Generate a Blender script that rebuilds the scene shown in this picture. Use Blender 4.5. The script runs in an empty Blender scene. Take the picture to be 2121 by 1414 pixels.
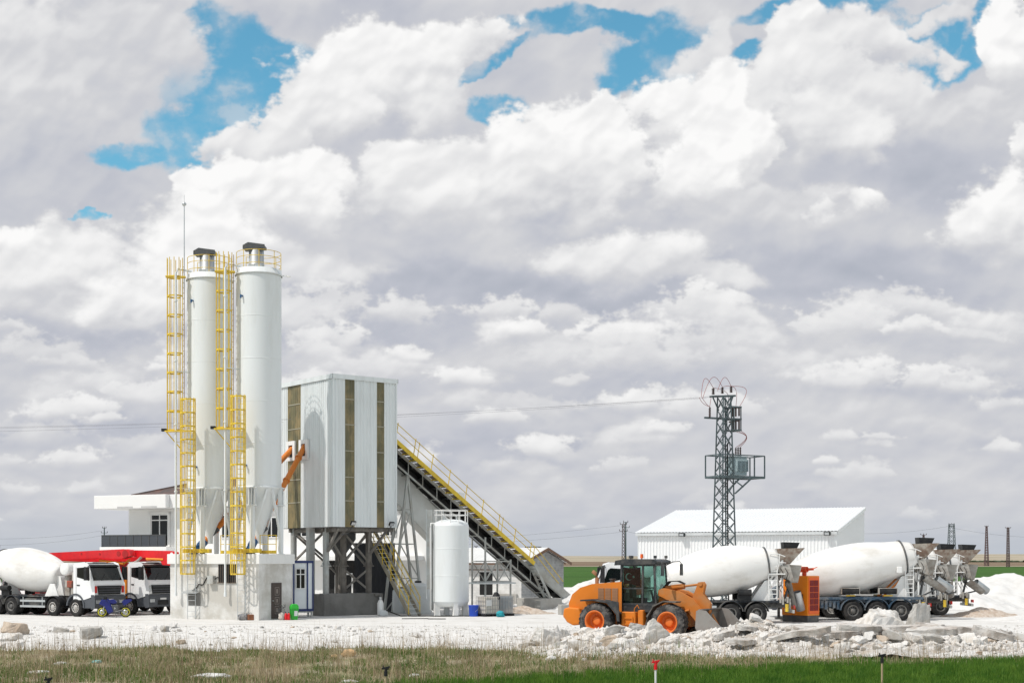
import bpy, bmesh, math, random
import numpy as np
from mathutils import Vector, Matrix, noise as mnoise
R = math.radians
PI = math.pi
random.seed(7)
scene = bpy.context.scene
COL = scene.collection

# ------------------------------------------------------------------ camera
H = 3.3            # eye height above the yard
F = 2946.0         # 50 mm lens on a 36 mm wide sensor, in photo pixels
CX, HY = 1060.5, 1160.0
cam_data = bpy.data.cameras.new('camera')
cam_data.lens = 50; cam_data.sensor_width = 36; cam_data.sensor_fit = 'HORIZONTAL'
cam_data.shift_y = (HY - 707.0) / 2121.0
cam_data.clip_start = 0.5; cam_data.clip_end = 30000
cam = bpy.data.objects.new('camera', cam_data); COL.objects.link(cam)
cam.location = (0, 0, H); cam.rotation_euler = (PI / 2, 0, 0)
scene.camera = cam

def at(px, Y, z=None, py=None):
    """a point Y metres away in the direction the photo shows px (and py)"""
    x = (px - CX) / F * Y
    if z is None:
        z = 0.0 if py is None else H - (py - HY) / F * Y
    return Vector((x, Y, z))
def depth(py, z=0.0):
    return (H - z) * F / (py - HY)

# ------------------------------------------------------------------ sun
SUN_EL = R(55); SUN_H = Vector((-0.86, -0.51, 0)).normalized()
S = Vector((SUN_H.x * math.cos(SUN_EL), SUN_H.y * math.cos(SUN_EL), math.sin(SUN_EL)))
sd = bpy.data.lights.new('sun', 'SUN'); sd.energy = 3.0; sd.angle = R(0.5); sd.color = (1.0, 0.955, 0.89)
sun = bpy.data.objects.new('sun', sd); COL.objects.link(sun)
sun.rotation_euler = S.to_track_quat('Z', 'Y').to_euler()
scene.view_settings.view_transform = 'Standard'
scene.view_settings.look = 'None'
scene.view_settings.gamma = 1.0
scene.view_settings.exposure = 0.15
scene.cycles.max_bounces = 8
scene.cycles.transparent_max_bounces = 12

# ------------------------------------------------------------------ sky: where the cloud deck opens and where its heads stand (photo px: x, y, rx, ry, tilt)
GAPS = [(455, 40, 62, 32, 0), (500, 95, 95, 60, 30), (575, 110, 40, 40, 0), (490, 180, 95, 60, 0), (420, 258, 105, 62, -28), (280, 322, 75, 26, -8), (420, 318, 40, 34, 0),
        (1100, 45, 55, 30, 0), (1240, 40, 150, 24, 0), (1380, 60, 70, 50, -20), (1330, 120, 85, 60, -35), (1290, 180, 60, 32, -10), (1150, 75, 70, 22, -10), (1035, 220, 48, 26, 0), (1010, 120, 60, 12, -30),
        (1540, 118, 45, 20, -10), (1700, 18, 120, 22, -5), (1925, 55, 60, 40, -10), (1890, 115, 30, 40, 0), (1985, 105, 55, 32, -30), (2060, 22, 40, 22, -30), (205, 462, 24, 5, 0)]
TONE0 = 0.49
GREYS = [(700, 20, 300, 55, 0, 0.14), (150, 380, 330, 150, 0, 0.10), (100, 20, 300, 50, 0, 0.10), (850, 600, 480, 60, 0, 0.26), (640, 690, 350, 55, 0, 0.2),
         (1900, 340, 240, 90, 0, 0.2), (1750, 570, 430, 70, 0, 0.22), (1230, 450, 200, 50, 0, 0.12), (830, 250, 110, 50, -10, 0.10), (180, 690, 260, 50, 0, 0.2),
         (1330, 640, 320, 50, 0, 0.2), (1150, 800, 500, 50, 0, 0.12), (1950, 800, 300, 40, 0, 0.15), (150, 890, 300, 40, 0, 0.15), (1000, 930, 300, 40, 0, 0.12), (1950, 620, 200, 40, 0, 0.1)]
# x, y, rx, ry, tilt, tone of the top, tone of the base, softness of the rim [, wobble]
HEADS = [(60, 170, 300, 210, 0, 0.66, 0.46, 0.5), (300, 110, 150, 150, -20, 0.60, 0.45, 0.35), (40, 60, 120, 60, 0, 0.75, 0.5, 0.6),
 (1455, 95, 42, 140, 35, 0.74, 0.6, 0.5), (1950, 25, 110, 28, -10, 0.66, 0.6, 0.4),
 (970, 85, 75, 75, -30, 0.92, 0.6, 0.25), (760, 150, 220, 110, -8, 0.95, 0.62, 0.2), (640, 240, 130, 100, -20, 0.86, 0.60, 0.2), (540, 310, 120, 70, 0, 0.78, 0.55, 0.25), (880, 210, 120, 80, -20, 0.74, 0.5, 0.5),
 (470, 400, 110, 60, 0, 0.98, 0.7, 0.14), (600, 400, 170, 90, 0, 0.98, 0.7, 0.2), (420, 530, 190, 140, -20, 0.96, 0.7, 0.4), (640, 560, 170, 60, 0, 0.70, 0.5, 0.5),
 (110, 560, 180, 120, -10, 0.84, 0.5, 0.35), (40, 500, 90, 50, 0, 0.94, 0.7, 0.3), (270, 620, 150, 90, 0, 0.86, 0.55, 0.45),
 (860, 340, 140, 80, -20, 0.84, 0.6, 0.3), (1480, 230, 170, 110, 0, 0.97, 0.8, 0.2), (1520, 290, 120, 110, 0, 1.0, 0.85, 0.18), (1440, 350, 100, 90, 0, 0.97, 0.7, 0.25),
 (960, 400, 240, 120, 0, 0.84, 0.52, 0.35), (1080, 325, 150, 115, 0, 0.92, 0.55, 0.2), (1245, 335, 120, 130, 0, 0.96, 0.40, 0.16), (1170, 390, 190, 110, 0, 0.84, 0.42, 0.45),
 (1690, 65, 90, 60, 0, 0.94, 0.7, 0.15), (1800, 80, 110, 60, 0, 0.80, 0.6, 0.3), (1680, 180, 150, 140, 0, 0.82, 0.48, 0.2), (1830, 200, 120, 90, 0, 0.74, 0.5, 0.35), (2090, 95, 85, 95, 0, 1.0, 0.8, 0.14), (1990, 230, 160, 60, 0, 0.62, 0.42, 0.4),
 (1740, 270, 140, 90, 0, 0.80, 0.5, 0.4), (1920, 110, 60, 25, 30, 0.75, 0.6, 0.5), (1600, 430, 220, 70, 0, 0.62, 0.45, 0.3), (1780, 415, 60, 25, 0, 0.88, 0.6, 0.4), (1700, 428, 28, 28, 0, 0.88, 0.6, 0.5), (2060, 460, 150, 100, 0, 0.97, 0.65, 0.25), (2115, 330, 40, 60, 0, 0.92, 0.7, 0.3),
 (1290, 540, 220, 80, 0, 0.84, 0.5, 0.35), (1480, 590, 160, 40, 0, 0.66, 0.45, 0.5), (1030, 690, 60, 40, 0, 0.78, 0.5, 0.4), (1190, 730, 150, 50, 0, 0.66, 0.45, 0.5), (1560, 680, 120, 50, 0, 0.74, 0.5, 0.4), (1980, 670, 150, 50, 0, 0.74, 0.45, 0.4),
 (760, 750, 170, 50, 0, 0.70, 0.5, 0.5), (1300, 910, 110, 50, 0, 0.70, 0.5, 0.4), (180, 800, 170, 55, -10, 0.66, 0.42, 0.5), (1000, 840, 170, 40, 0, 0.62, 0.45, 0.5), (1700, 740, 180, 40, 0, 0.62, 0.42, 0.5), (2060, 760, 110, 40, 0, 0.58, 0.4, 0.5), (980, 785, 90, 30, 0, .66, .45, .5), (700, 860, 150, 30, 0, .6, .45, .5), (1960, 900, 160, 30, 0, .55, .42, .5), (1080, 970, 110, 22, 0, .6, .45, .5), (200, 1000, 140, 16, 0, .55, .45, .6)]
# ---- cloud map: the front face of a sky cube, u = x/y and v = z/y of the view ray
SK = 0.64                                   # map pixels per photo pixel
U0, U1, V0, V1 = -0.50, 0.50, -0.02, 0.50
SW, SH = int((U1 - U0) * F * SK), int((V1 - V0) * F * SK)
def lattice(seed, n=256):
    a = np.random.RandomState(seed).rand(n, n).astype(np.float32) * 6.2831853
    return np.cos(a), np.sin(a)
def perlin(x, y, seed):
    gx, gy = lattice(seed)
    xi = np.floor(x).astype(np.int32); yi = np.floor(y).astype(np.int32)
    fx = (x - xi).astype(np.float32); fy = (y - yi).astype(np.float32)
    x0 = xi & 255; y0 = yi & 255; x1 = (x0 + 1) & 255; y1 = (y0 + 1) & 255
    u = fx * fx * fx * (fx * (fx * 6 - 15) + 10); v = fy * fy * fy * (fy * (fy * 6 - 15) + 10)
    a = gx[y0, x0] * fx + gy[y0, x0] * fy
    b = gx[y0, x1] * (fx - 1) + gy[y0, x1] * fy
    c = gx[y1, x0] * fx + gy[y1, x0] * (fy - 1)
    d = gx[y1, x1] * (fx - 1) + gy[y1, x1] * (fy - 1)
    return (a + u * (b - a)) * (1 - v) + (c + u * (d - c)) * v
def fbm(x, y, seed, octs=6, gain=0.5, billow=False):
    s = np.zeros_like(x); amp = 1.0; tot = 0.0
    for o in range(octs):
        n = perlin(x, y, seed + o) * 1.5
        if billow: n = 1.0 - 2.0 * np.abs(n) * 1.3
        s += n * amp; tot += amp; amp *= gain
        x = x * 2.03 + 17.3; y = y * 2.03 - 9.1
    return s / tot
def sst(x, a, b):
    t = np.clip((x - a) / (b - a), 0, 1); return t * t * (3 - 2 * t)
def make_sky():
    jj, ii = np.meshgrid(np.arange(SW, dtype=np.float32), np.arange(SH, dtype=np.float32))
    px = CX + (U0 + (jj + .5) / SW * (U1 - U0)) * F            # photo pixel of the map pixel
    py = HY - (V0 + (ii + .5) / SH * (V1 - V0)) * F
    e = np.maximum(HY - py, -30.0)
    k = 420.0 / (e + 330.0)                                     # features shrink towards the horizon
    ny = 1500.0 * np.log(e + 700.0)
    nx = (px - CX) * (0.92 + 0.08 * k)
    wx = fbm(nx / 230, ny / 200, 11, 8, 0.55); wy = fbm(nx / 230, ny / 200, 31, 8, 0.55)
    fine = fbm(nx / 85, ny / 62, 51, 8, 0.62)
    mott = fbm(nx / 150 + wx * 0.2, ny / 110 + wy * 0.2, 151, 6, 0.5)
    bil = fbm(nx / 120 + wx * 0.35, ny / 105 + wy * 0.35, 71, 5, 0.48, True)
    soft = fbm(nx / 420, ny / 230, 91, 4, 0.5)
    size = np.clip(0.35 + e / 900.0, 0.3, 1.25)                # the edge wobble shrinks towards the horizon too
    X = px + wx * 95 * size; Y = py + wy * 75 * size
    XS = px + wx * 50 * size; YS = py + wy * 40 * size
    fine2 = fbm(px / 42, py / 26, 211, 5, 0.6)
    # relief of the billows, lit from the upper left
    hgt = bil * 46 + fine * 9 + mott * 22 + soft * 50
    gy, gx = np.gradient(hgt)
    lit = np.tanh((gx * 0.55 - gy * 0.85) * 0.55) 
    def blur(a, n):
        for ax in (0, 1):
            c = np.cumsum(np.pad(a, [(n + 1, n) if i == ax else (0, 0) for i in (0, 1)], mode='edge'), axis=ax, dtype=np.float64)
            a = ((c[2 * n + 1:] - c[:-2 * n - 1]) if ax == 0 else (c[:, 2 * n + 1:] - c[:, :-2 * n - 1])) / (2 * n + 1)
        return a.astype(np.float32)
    lit = blur(lit, 1) * 0.12 + blur(lit, 4) * 0.42 + blur(lit, 9) * 0.55
    tone = np.full_like(px, TONE0) + soft * 0.16 + mott * 0.13 + fine * 0.05
    for (x, y, rx, ry, rot, a) in GREYS:
        c, s = math.cos(math.radians(rot)), math.sin(math.radians(rot))
        ax = X - x; ay = Y - y
        l = np.hypot((ax * c + ay * s) / rx, (ay * c - ax * s) / ry)
        tone -= 1.2 * a * sst(l, 1.35, 0.15)
    tone += lit * 0.07
    cover = np.ones_like(px)
    hole = np.full_like(px, -0.5)
    for (x, y, rx, ry, rot) in GAPS:
        c, s = math.cos(math.radians(rot)), math.sin(math.radians(rot))
        ax = X - x; ay = Y - y
        hole = np.maximum(hole, 1.52 - np.hypot((ax * c + ay * s) / rx, (ay * c - ax * s) / ry))
    hole = hole + fine2 * 0.25 + fine * 0.42 + wx * 0.15 - 0.05
    cover = 1 - sst(hole, -0.10, 0.55) * (1 - 0.5 * sst(fine * 0.8 + mott, 0.12, 0.5))
    veil = sst(mott + 0.7 * fine + 0.35 * wx, -0.12, 0.75)
    cover = np.maximum(cover, veil * (0.45 + 0.4 * sst(px, 900, 1150)))
    for h in HEADS:
        x, y, rx, ry, rot, top, bot, crisp = h[:8]
        warpk = h[8] if len(h) > 8 else 1.0
        c, s = math.cos(math.radians(rot)), math.sin(math.radians(rot))
        ax = px + (X - px) * warpk - x; ay = py + (Y - py) * warpk - y
        dxn = (ax * c + ay * s) / rx; dyn = (ay * c - ax * s) / ry
        E = 1 - np.hypot(dxn, dyn) + fine * 0.26 + bil * 0.07
        a = sst(E + fine2 * 0.16, 0.0, crisp + 0.04)
        a = a * sst(dyn, 1.0, 0.05)                             # heads dissolve into their own base
        t = sst(dyn, 0.95, -0.45)
        col = bot + (top - bot) * t + lit * (0.04 + 0.12 * top) + soft * 0.05 + mott * 0.10 + fine * 0.05
        tone = tone * (1 - a) + col * a
        cover = np.maximum(cover, sst(E + fine2 * 0.22, -0.02, max(crisp, 0.16)) * sst(dyn, 1.1, 0.2))
    # many small far heads low over the horizon
    rnd = np.random.RandomState(5)
    items = sorted(rnd.rand(150) ** 0.85)
    for q in items:
        y = 630 + 480 * q; g = 1.0 - 0.75 * q
        x = rnd.uniform(-500, 2600); rx = g * rnd.uniform(60, 190); ry = rx * rnd.uniform(0.26, 0.5)
        top = 0.60 + 0.36 * rnd.rand() - 0.10 * q; bot = 0.32
        m = (abs(px[0] - x) < rx * 2.2); n = (abs(py[:, 0] - y) < ry * 3.5)
        b = np.ix_(n, m)
        dxn = (XS[b] - x) / rx; dyn = (YS[b] - y) / ry
        E = 1 - np.hypot(dxn, dyn) + fine2[b] * 0.75 + bil[b] * 0.1
        a = sst(E, 0.0, 0.45) * sst(dyn, 1.0, -0.1) * 0.85
        col = bot + (top - bot) * sst(dyn, 0.9, -0.4) + fine[b] * 0.06 + lit[b] * 0.08
        tone[b] = tone[b] * (1 - a) + col * a
    # low streaks
    low = sst(py, 1000, 1140)
    streak = fbm((px - CX) / 150 + wx * .5, py / 30, 131, 5, 0.55)
    tl = 0.40 + streak * 0.30 + sst(py, 1130, 960) * 0.06
    tone = tone * (1 - 0.45 * low) + tl * 0.45 * low
    return np.clip(tone, 0, 1.0), np.clip(cover, 0, 1)

# ------------------------------------------------------------------ world: Sky Texture behind a cloud deck
CLOUD_GAIN = 0.93
SKYTINT = (0.78, 1.42, 1.30)
SKY_STRENGTH = 0.10
CLOUD_RAMP = [(0.0, (0.385, 0.415, 0.485)), (0.30, (0.505, 0.523, 0.585)), (0.55, (0.63, 0.635, 0.66)), (0.78, (0.79, 0.79, 0.795)), (1.0, (0.94, 0.935, 0.93))]
world = bpy.data.worlds.new('World'); scene.world = world; world.use_nodes = True
WT = world.node_tree; WT.nodes.clear()
def WN(t, **kw):
    n = WT.nodes.new(t)
    for k, v in kw.items(): setattr(n, k, v)
    return n
def wset(sock, v):
    if isinstance(v, bpy.types.NodeSocket): WT.links.new(v, sock)
    else: sock.default_value = v
def wm(op, a, b=None, c=None):
    n = WN('ShaderNodeMath', operation=op)
    for i, v in enumerate((a, b, c)):
        if v is not None: wset(n.inputs[i], v)
    return n.outputs[0]
def wramp(x, a, b, lo=0.0, hi=1.0):
    n = WN('ShaderNodeMapRange'); n.interpolation_type = 'SMOOTHSTEP'
    for i, v in enumerate((x, a, b, lo, hi)): wset(n.inputs[i], v)
    return n.outputs[0]
def wxyz(*v):
    n = WN('ShaderNodeCombineXYZ')
    for i, q in enumerate(v): wset(n.inputs[i], q)
    return n.outputs[0]
def wmixf(f, a, b):
    n = WN('ShaderNodeMix', data_type='FLOAT'); wset(n.inputs[0], f); wset(n.inputs[2], a); wset(n.inputs[3], b); return n.outputs[0]
def wmixc(f, a, b):
    n = WN('ShaderNodeMix', data_type='RGBA'); wset(n.inputs[0], f); wset(n.inputs[6], a); wset(n.inputs[7], b); return n.outputs[2]
_t, _c = make_sky()
_img = bpy.data.images.new('cloud_map', SW, SH, alpha=False, float_buffer=True, is_data=True)
_px = np.ones((SH, SW, 4), np.float32); _px[..., 0] = _t; _px[..., 1] = _c; _px[..., 2] = 0
_img.pixels.foreach_set(_px.ravel()); _img.update(); _img.pack()
tc = WN('ShaderNodeTexCoord')
sep = WN('ShaderNodeSeparateXYZ'); WT.links.new(tc.outputs['Generated'], sep.inputs[0])
vx, vy, vz = sep.outputs
fy = wm('MAXIMUM', vy, 0.05)
mu = wm('DIVIDE', vx, fy); mv = wm('DIVIDE', vz, fy)
tex = WN('ShaderNodeTexImage'); tex.image = _img; tex.extension = 'EXTEND'; tex.interpolation = 'Cubic'
wset(tex.inputs['Vector'], wxyz(wm('DIVIDE', wm('SUBTRACT', mu, U0), U1 - U0), wm('DIVIDE', wm('SUBTRACT', mv, V0), V1 - V0), 0.0))
ts = WN('ShaderNodeSeparateColor'); WT.links.new(tex.outputs[0], ts.inputs[0])
inside = wm('MULTIPLY', wm('MULTIPLY', wramp(wm('ABSOLUTE', mu), 0.49, 0.42), wramp(mv, 0.49, 0.42)), wramp(vy, 0.05, 0.2))
# the rest of the sky: the same broken deck as plain noise
pz = wm('ADD', wm('ABSOLUTE', vz), 0.18)
nz = WN('ShaderNodeTexNoise', noise_dimensions='2D'); wset(nz.inputs['Vector'], wxyz(wm('DIVIDE', vx, pz), wm('DIVIDE', vy, pz), 0.0))
nz.inputs['Scale'].default_value = 1.3; nz.inputs['Detail'].default_value = 6; nz.inputs['Roughness'].default_value = 0.55
tone = wmixf(inside, wramp(nz.outputs[0], 0.3, 0.72, 0.30, 0.95), ts.outputs[0])
cover = wmixf(inside, wramp(nz.outputs[0], 0.36, 0.47), ts.outputs[1])
ramp = WN('ShaderNodeValToRGB'); WT.links.new(tone, ramp.inputs[0])
cr = ramp.color_ramp
cr.elements[0].color = (*CLOUD_RAMP[0][1], 1); cr.elements[1].color = (*CLOUD_RAMP[-1][1], 1)
for p_, c_ in CLOUD_RAMP[1:-1]: cr.elements.new(p_).color = (*c_, 1)
vs = WN('ShaderNodeVectorMath', operation='SCALE'); WT.links.new(ramp.outputs[0], vs.inputs[0]); vs.inputs['Scale'].default_value = CLOUD_GAIN / SKY_STRENGTH
sky = WN('ShaderNodeTexSky', sky_type='NISHITA'); sky.sun_disc = False
sky.sun_elevation = SUN_EL; sky.sun_rotation = math.atan2(S.x, S.y); sky.dust_density = 0.3; sky.ozone_density = 2.0
vb = WN('ShaderNodeVectorMath', operation='MULTIPLY'); WT.links.new(sky.outputs[0], vb.inputs[0]); vb.inputs[1].default_value = SKYTINT
air = wramp(vz, 0.045, -0.004, 0.0, 0.6)
cl = wmixc(air, vs.outputs[0], tuple(v * CLOUD_GAIN / SKY_STRENGTH for v in (0.44, 0.495, 0.56)) + (1,))
bg = WN('ShaderNodeBackground'); bg.inputs['Strength'].default_value = SKY_STRENGTH
wset(bg.inputs['Color'], wmixc(cover, vb.outputs[0], cl))
wo = WN('ShaderNodeOutputWorld'); WT.links.new(bg.outputs[0], wo.inputs['Surface'])

# ------------------------------------------------------------------ mesh helpers
def basis(d):
    d = Vector(d).normalized()
    u = d.orthogonal().normalized() if abs(d.z) > 0.95 else Vector((0, 0, 1)).cross(d).normalized()
    return u, d.cross(u).normalized(), d
class MB:
    """collects shapes; build() links them as ONE mesh object"""
    def __init__(s, M=None): s.v = []; s.f = []; s.sm = []; s.M = M
    def add(s, vs, fs, smooth=False):
        o = len(s.v)
        s.v += [tuple(s.M @ Vector(v)) if s.M is not None else tuple(v) for v in vs]
        s.f += [tuple(i + o for i in f) for f in fs]; s.sm += [smooth] * len(fs)
        return s
    def box(s, x0, x1, y0, y1, z0, z1):
        vs = [(x, y, z) for z in (z0, z1) for y in (y0, y1) for x in (x0, x1)]
        return s.add(vs, [(0, 2, 3, 1), (4, 5, 7, 6), (0, 1, 5, 4), (2, 6, 7, 3), (0, 4, 6, 2), (1, 3, 7, 5)])
    def bar(s, p, q, w, h=None, up=(0, 0, 1)):
        """square bar from p to q, w across, h along up"""
        p = Vector(p); q = Vector(q); d = (q - p).normalized(); h = h or w
        up = Vector(up)
        if abs(d.dot(up)) > 0.97: up = Vector((1, 0, 0)) if abs(d.x) < 0.9 else Vector((0, 1, 0))
        a = d.cross(up).normalized() * (w / 2); b = a.cross(d).normalized() * (h / 2)
        vs = [e + i * a + j * b for e in (p, q) for j in (-1, 1) for i in (-1, 1)]
        return s.add(vs, [(0, 2, 3, 1), (4, 5, 7, 6), (0, 1, 5, 4), (2, 6, 7, 3), (0, 4, 6, 2), (1, 3, 7, 5)])
    def tube(s, p, q, r, r2=None, n=10, caps=True):
        p = Vector(p); q = Vector(q); r2 = r if r2 is None else r2
        u, w, _ = basis(q - p); vs = []
        for c, rr in ((p, r), (q, r2)):
            vs += [c + (u * math.cos(2 * PI * i / n) + w * math.sin(2 * PI * i / n)) * rr for i in range(n)]
        s.add(vs, [(i, (i + 1) % n, n + (i + 1) % n, n + i) for i in range(n)], True)
        if caps: s.add(vs, [tuple(range(n))[::-1], tuple(range(n, 2 * n))])
        return s
    def path(s, pts, r, n=6, closed=False):
        pts = [Vector(p) for p in pts]; m = len(pts); vs = []
        for i, p in enumerate(pts):
            a = pts[i - 1] if i or closed else p; b = pts[(i + 1) % m] if i < m - 1 or closed else p
            u, w, _ = basis(b - a)
            vs += [p + (u * math.cos(2 * PI * k / n) + w * math.sin(2 * PI * k / n)) * r for k in range(n)]
        fs = [(i * n + k, i * n + (k + 1) % n, ((i + 1) % m) * n + (k + 1) % n, ((i + 1) % m) * n + k) for i in range(m if closed else m - 1) for k in range(n)]
        s.add(vs, fs, True)
        if not closed: s.add(vs, [tuple(range(n))[::-1], tuple(range((m - 1) * n, m * n))])
        return s
    def lathe(s, prof, o=(0, 0, 0), d=(0, 0, 1), n=32, smooth=True, a0=0.0, a1=2 * PI):
        """profile of (radius, height) turned about the axis d through o"""
        o = Vector(o); u, w, d = basis(d); full = abs(a1 - a0 - 2 * PI) < 1e-6; k = n if full else n + 1; vs = []
        for r, h in prof:
            vs += [o + d * h + (u * math.cos(a0 + (a1 - a0) * i / n) + w * math.sin(a0 + (a1 - a0) * i / n)) * r for i in range(k)]
        fs = []
        for j in range(len(prof) - 1):
            for i in range(n):
                i2 = (i + 1) % k
                fs.append((j * k + i, j * k + i2, (j + 1) * k + i2, (j + 1) * k + i))
        return s.add(vs, fs, smooth)
    def prism(s, poly, e0, e1, plane='xz', smooth=False):
        """polygon in a plane pulled out along the third axis from e0 to e1"""
        n = len(poly)
        mk = {'xz': lambda a, b, e: (a, e, b), 'yz': lambda a, b, e: (e, a, b), 'xy': lambda a, b, e: (a, b, e)}[plane]
        vs = [mk(a, b, e) for e in (e0, e1) for a, b in poly]
        s.add(vs, [tuple(range(n)), tuple(range(n, 2 * n))[::-1]])
        return s.add(vs, [(i, n + i, n + (i + 1) % n, (i + 1) % n) for i in range(n)], smooth)
    def hull(s, pts):
        bm = bmesh.new()
        for p in pts: bm.verts.new(p)
        bmesh.ops.convex_hull(bm, input=bm.verts)
        for v in [v for v in bm.verts if not v.link_faces]: bm.verts.remove(v)
        bm.verts.index_update()
        vs = [tuple(v.co) for v in bm.verts]; fs = [tuple(v.index for v in f.verts) for f in bm.faces]
        bm.free(); return s.add(vs, fs)
    def quad(s, *p, smooth=False): return s.add(p, [tuple(range(len(p)))], smooth)
    def build(s, name, m, parent=None, bevel=0.0, seg=2, fix=True):
        me = bpy.data.meshes.new(name); me.from_pydata(s.v, [], s.f)
        me.polygons.foreach_set('use_smooth', s.sm); me.update()
        if bevel or fix:
            bm = bmesh.new(); bm.from_mesh(me)
            bmesh.ops.recalc_face_normals(bm, faces=bm.faces)
            if bevel:
                bmesh.ops.remove_doubles(bm, verts=bm.verts, dist=1e-5)
                es = [e for e in bm.edges if len(e.link_faces) == 2 and e.calc_face_angle(0) > 0.6]
                bmesh.ops.bevel(bm, geom=es, offset=bevel, segments=seg, affect='EDGES', profile=0.6, clamp_overlap=True)
            bm.to_mesh(me); bm.free()
        me.materials.append(m)
        o = bpy.data.objects.new(name, me); COL.objects.link(o); o.parent = parent
        return o
def tag(o, label=None, cat=None, group=None, kind=None):
    for k, v in (('label', label), ('category', cat), ('group', group), ('kind', kind)):
        if v: o[k] = v
    return o
def thing(name, label, cat, loc=(0, 0, 0), rz=0.0, group=None):
    o = bpy.data.objects.new(name, None); COL.objects.link(o)
    o.location = loc; o.rotation_euler = (0, 0, rz); o.empty_display_size = 0.3
    return tag(o, label, cat, group)
def copy_tree(o, parent=None):
    c = o.copy(); COL.objects.link(c)
    if parent is not None: c.parent = parent
    for ch in o.children: copy_tree(ch, c)
    return c
def frame(x, y, rz, z=0.0): return Matrix.Translation((x, y, z)) @ Matrix.Rotation(rz, 4, 'Z')

# ------------------------------------------------------------------ materials
MATS = {}
def mat(name, col, rough=0.6, metal=0.0, var=0.12, vs=1.5, bump=0.0, bs=12.0, stain=None, sa=0.5, ss=0.6, sth=0.52, stretch=(1, 1, 1), spec=0.5, world=False):
    """colour with an uneven value, an optional second (dirt, rust) colour in noise patches, and a bump"""
    if name in MATS: return MATS[name]
    m = bpy.data.materials.new(name); m.use_nodes = True; nt = m.node_tree; N = nt.nodes; L = nt.links
    b = N['Principled BSDF']; b.inputs['Roughness'].default_value = rough; b.inputs['Metallic'].default_value = metal
    b.inputs['Specular IOR Level'].default_value = spec
    tc = N.new('ShaderNodeTexCoord'); mp = N.new('ShaderNodeMapping'); mp.inputs['Scale'].default_value = stretch
    if world:
        g = N.new('ShaderNodeNewGeometry'); L.new(g.outputs['Position'], mp.inputs['Vector'])
    else: L.new(tc.outputs['Object'], mp.inputs['Vector'])
    def noise(scale, det=5, r=0.6):
        n = N.new('ShaderNodeTexNoise'); n.inputs['Scale'].default_value = scale; n.inputs['Detail'].default_value = det; n.inputs['Roughness'].default_value = r
        L.new(mp.outputs[0], n.inputs['Vector']); return n.outputs['Fac']
    mr = N.new('ShaderNodeMapRange'); mr.inputs[1].default_value = 0.25; mr.inputs[2].default_value = 0.75
    mr.inputs[3].default_value = 1 - var; mr.inputs[4].default_value = 1 + var; L.new(noise(vs), mr.inputs[0])
    vm = N.new('ShaderNodeVectorMath'); vm.operation = 'SCALE'; vm.inputs[0].default_value = col[:3]; L.new(mr.outputs[0], vm.inputs['Scale'])
    out = vm.outputs[0]
    if stain is not None:
        mx = N.new('ShaderNodeMix'); mx.data_type = 'RGBA'
        r2 = N.new('ShaderNodeMapRange'); r2.inputs[1].default_value = sth - 0.07; r2.inputs[2].default_value = sth + 0.10; r2.inputs[3].default_value = 0; r2.inputs[4].default_value = sa
        L.new(noise(ss, 7, 0.65), r2.inputs[0]); L.new(r2.outputs[0], mx.inputs[0]); L.new(out, mx.inputs[6]); mx.inputs[7].default_value = (*stain, 1)
        out = mx.outputs[2]
    L.new(out, b.inputs['Base Color'])
    if bump:
        bp = N.new('ShaderNodeBump'); bp.inputs['Strength'].default_value = bump; bp.inputs['Distance'].default_value = 0.05
        L.new(noise(bs, 6, 0.6), bp.inputs['Height']); L.new(bp.outputs[0], b.inputs['Normal'])
    MATS[name] = m
    return m
DUST = (0.52, 0.48, 0.42)
white_paint = mat('white_paint', (0.80, 0.80, 0.79), 0.42, var=0.04, stain=(0.62, 0.58, 0.52), sa=0.35, ss=0.9, sth=0.58)
silo_paint = mat('silo_paint', (0.745, 0.775, 0.785), 0.45, var=0.03, vs=0.5, stain=(0.56, 0.57, 0.54), sa=0.5, ss=0.5, sth=0.56, stretch=(1.4, 1.4, 0.25))
steel_grey = mat('steel_grey', (0.45, 0.47, 0.46), 0.55, 0.2, var=0.12, stain=(0.34, 0.30, 0.26), sa=0.5, ss=1.6)
dark_steel = mat('dark_steel', (0.085, 0.09, 0.095), 0.5, 0.3, var=0.2, stain=(0.2, 0.17, 0.14), sa=0.4, ss=2.2)
galv = mat('galvanised', (0.55, 0.57, 0.58), 0.38, 0.7, var=0.1, vs=3)
yellow = mat('yellow_paint', (0.76, 0.545, 0.04), 0.5, var=0.1, stain=(0.42, 0.24, 0.05), sa=0.5, ss=2.5)
orange = mat('orange_paint', (0.66, 0.20, 0.025), 0.5, spec=0.3, var=0.08, stain=(0.50, 0.20, 0.08), sa=0.5, ss=1.5)
red_paint = mat('red_paint', (0.74, 0.012, 0.018), 0.35, var=0.06, stain=(0.4, 0.01, 0.02), sa=0.4, ss=2.0)
blue_paint = mat('blue_paint', (0.012, 0.09, 0.23), 0.4, var=0.15, stain=(0.01, 0.03, 0.07), sa=0.6, ss=4)
navy = mat('navy_paint', (0.015, 0.03, 0.13), 0.45, var=0.1)
black_rubber = mat('black_rubber', (0.013, 0.013, 0.014), 0.8, spec=0.25, var=0.2, stain=(0.10, 0.095, 0.088), sa=0.3, ss=3.0, sth=0.5)
black_plastic = mat('black_plastic', (0.013, 0.014, 0.016), 0.55, spec=0.3, var=0.15, stain=(0.06, 0.057, 0.052), sa=0.3, ss=3)
grey_plastic = mat('grey_plastic', (0.075, 0.082, 0.095), 0.6, var=0.1)
dark_glass = mat('dark_glass', (0.006, 0.008, 0.009), 0.05, var=0.2, spec=0.4)
chrome = mat('headlight_glass', (0.62, 0.64, 0.66), 0.15, 0.6, var=0.1)
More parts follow.
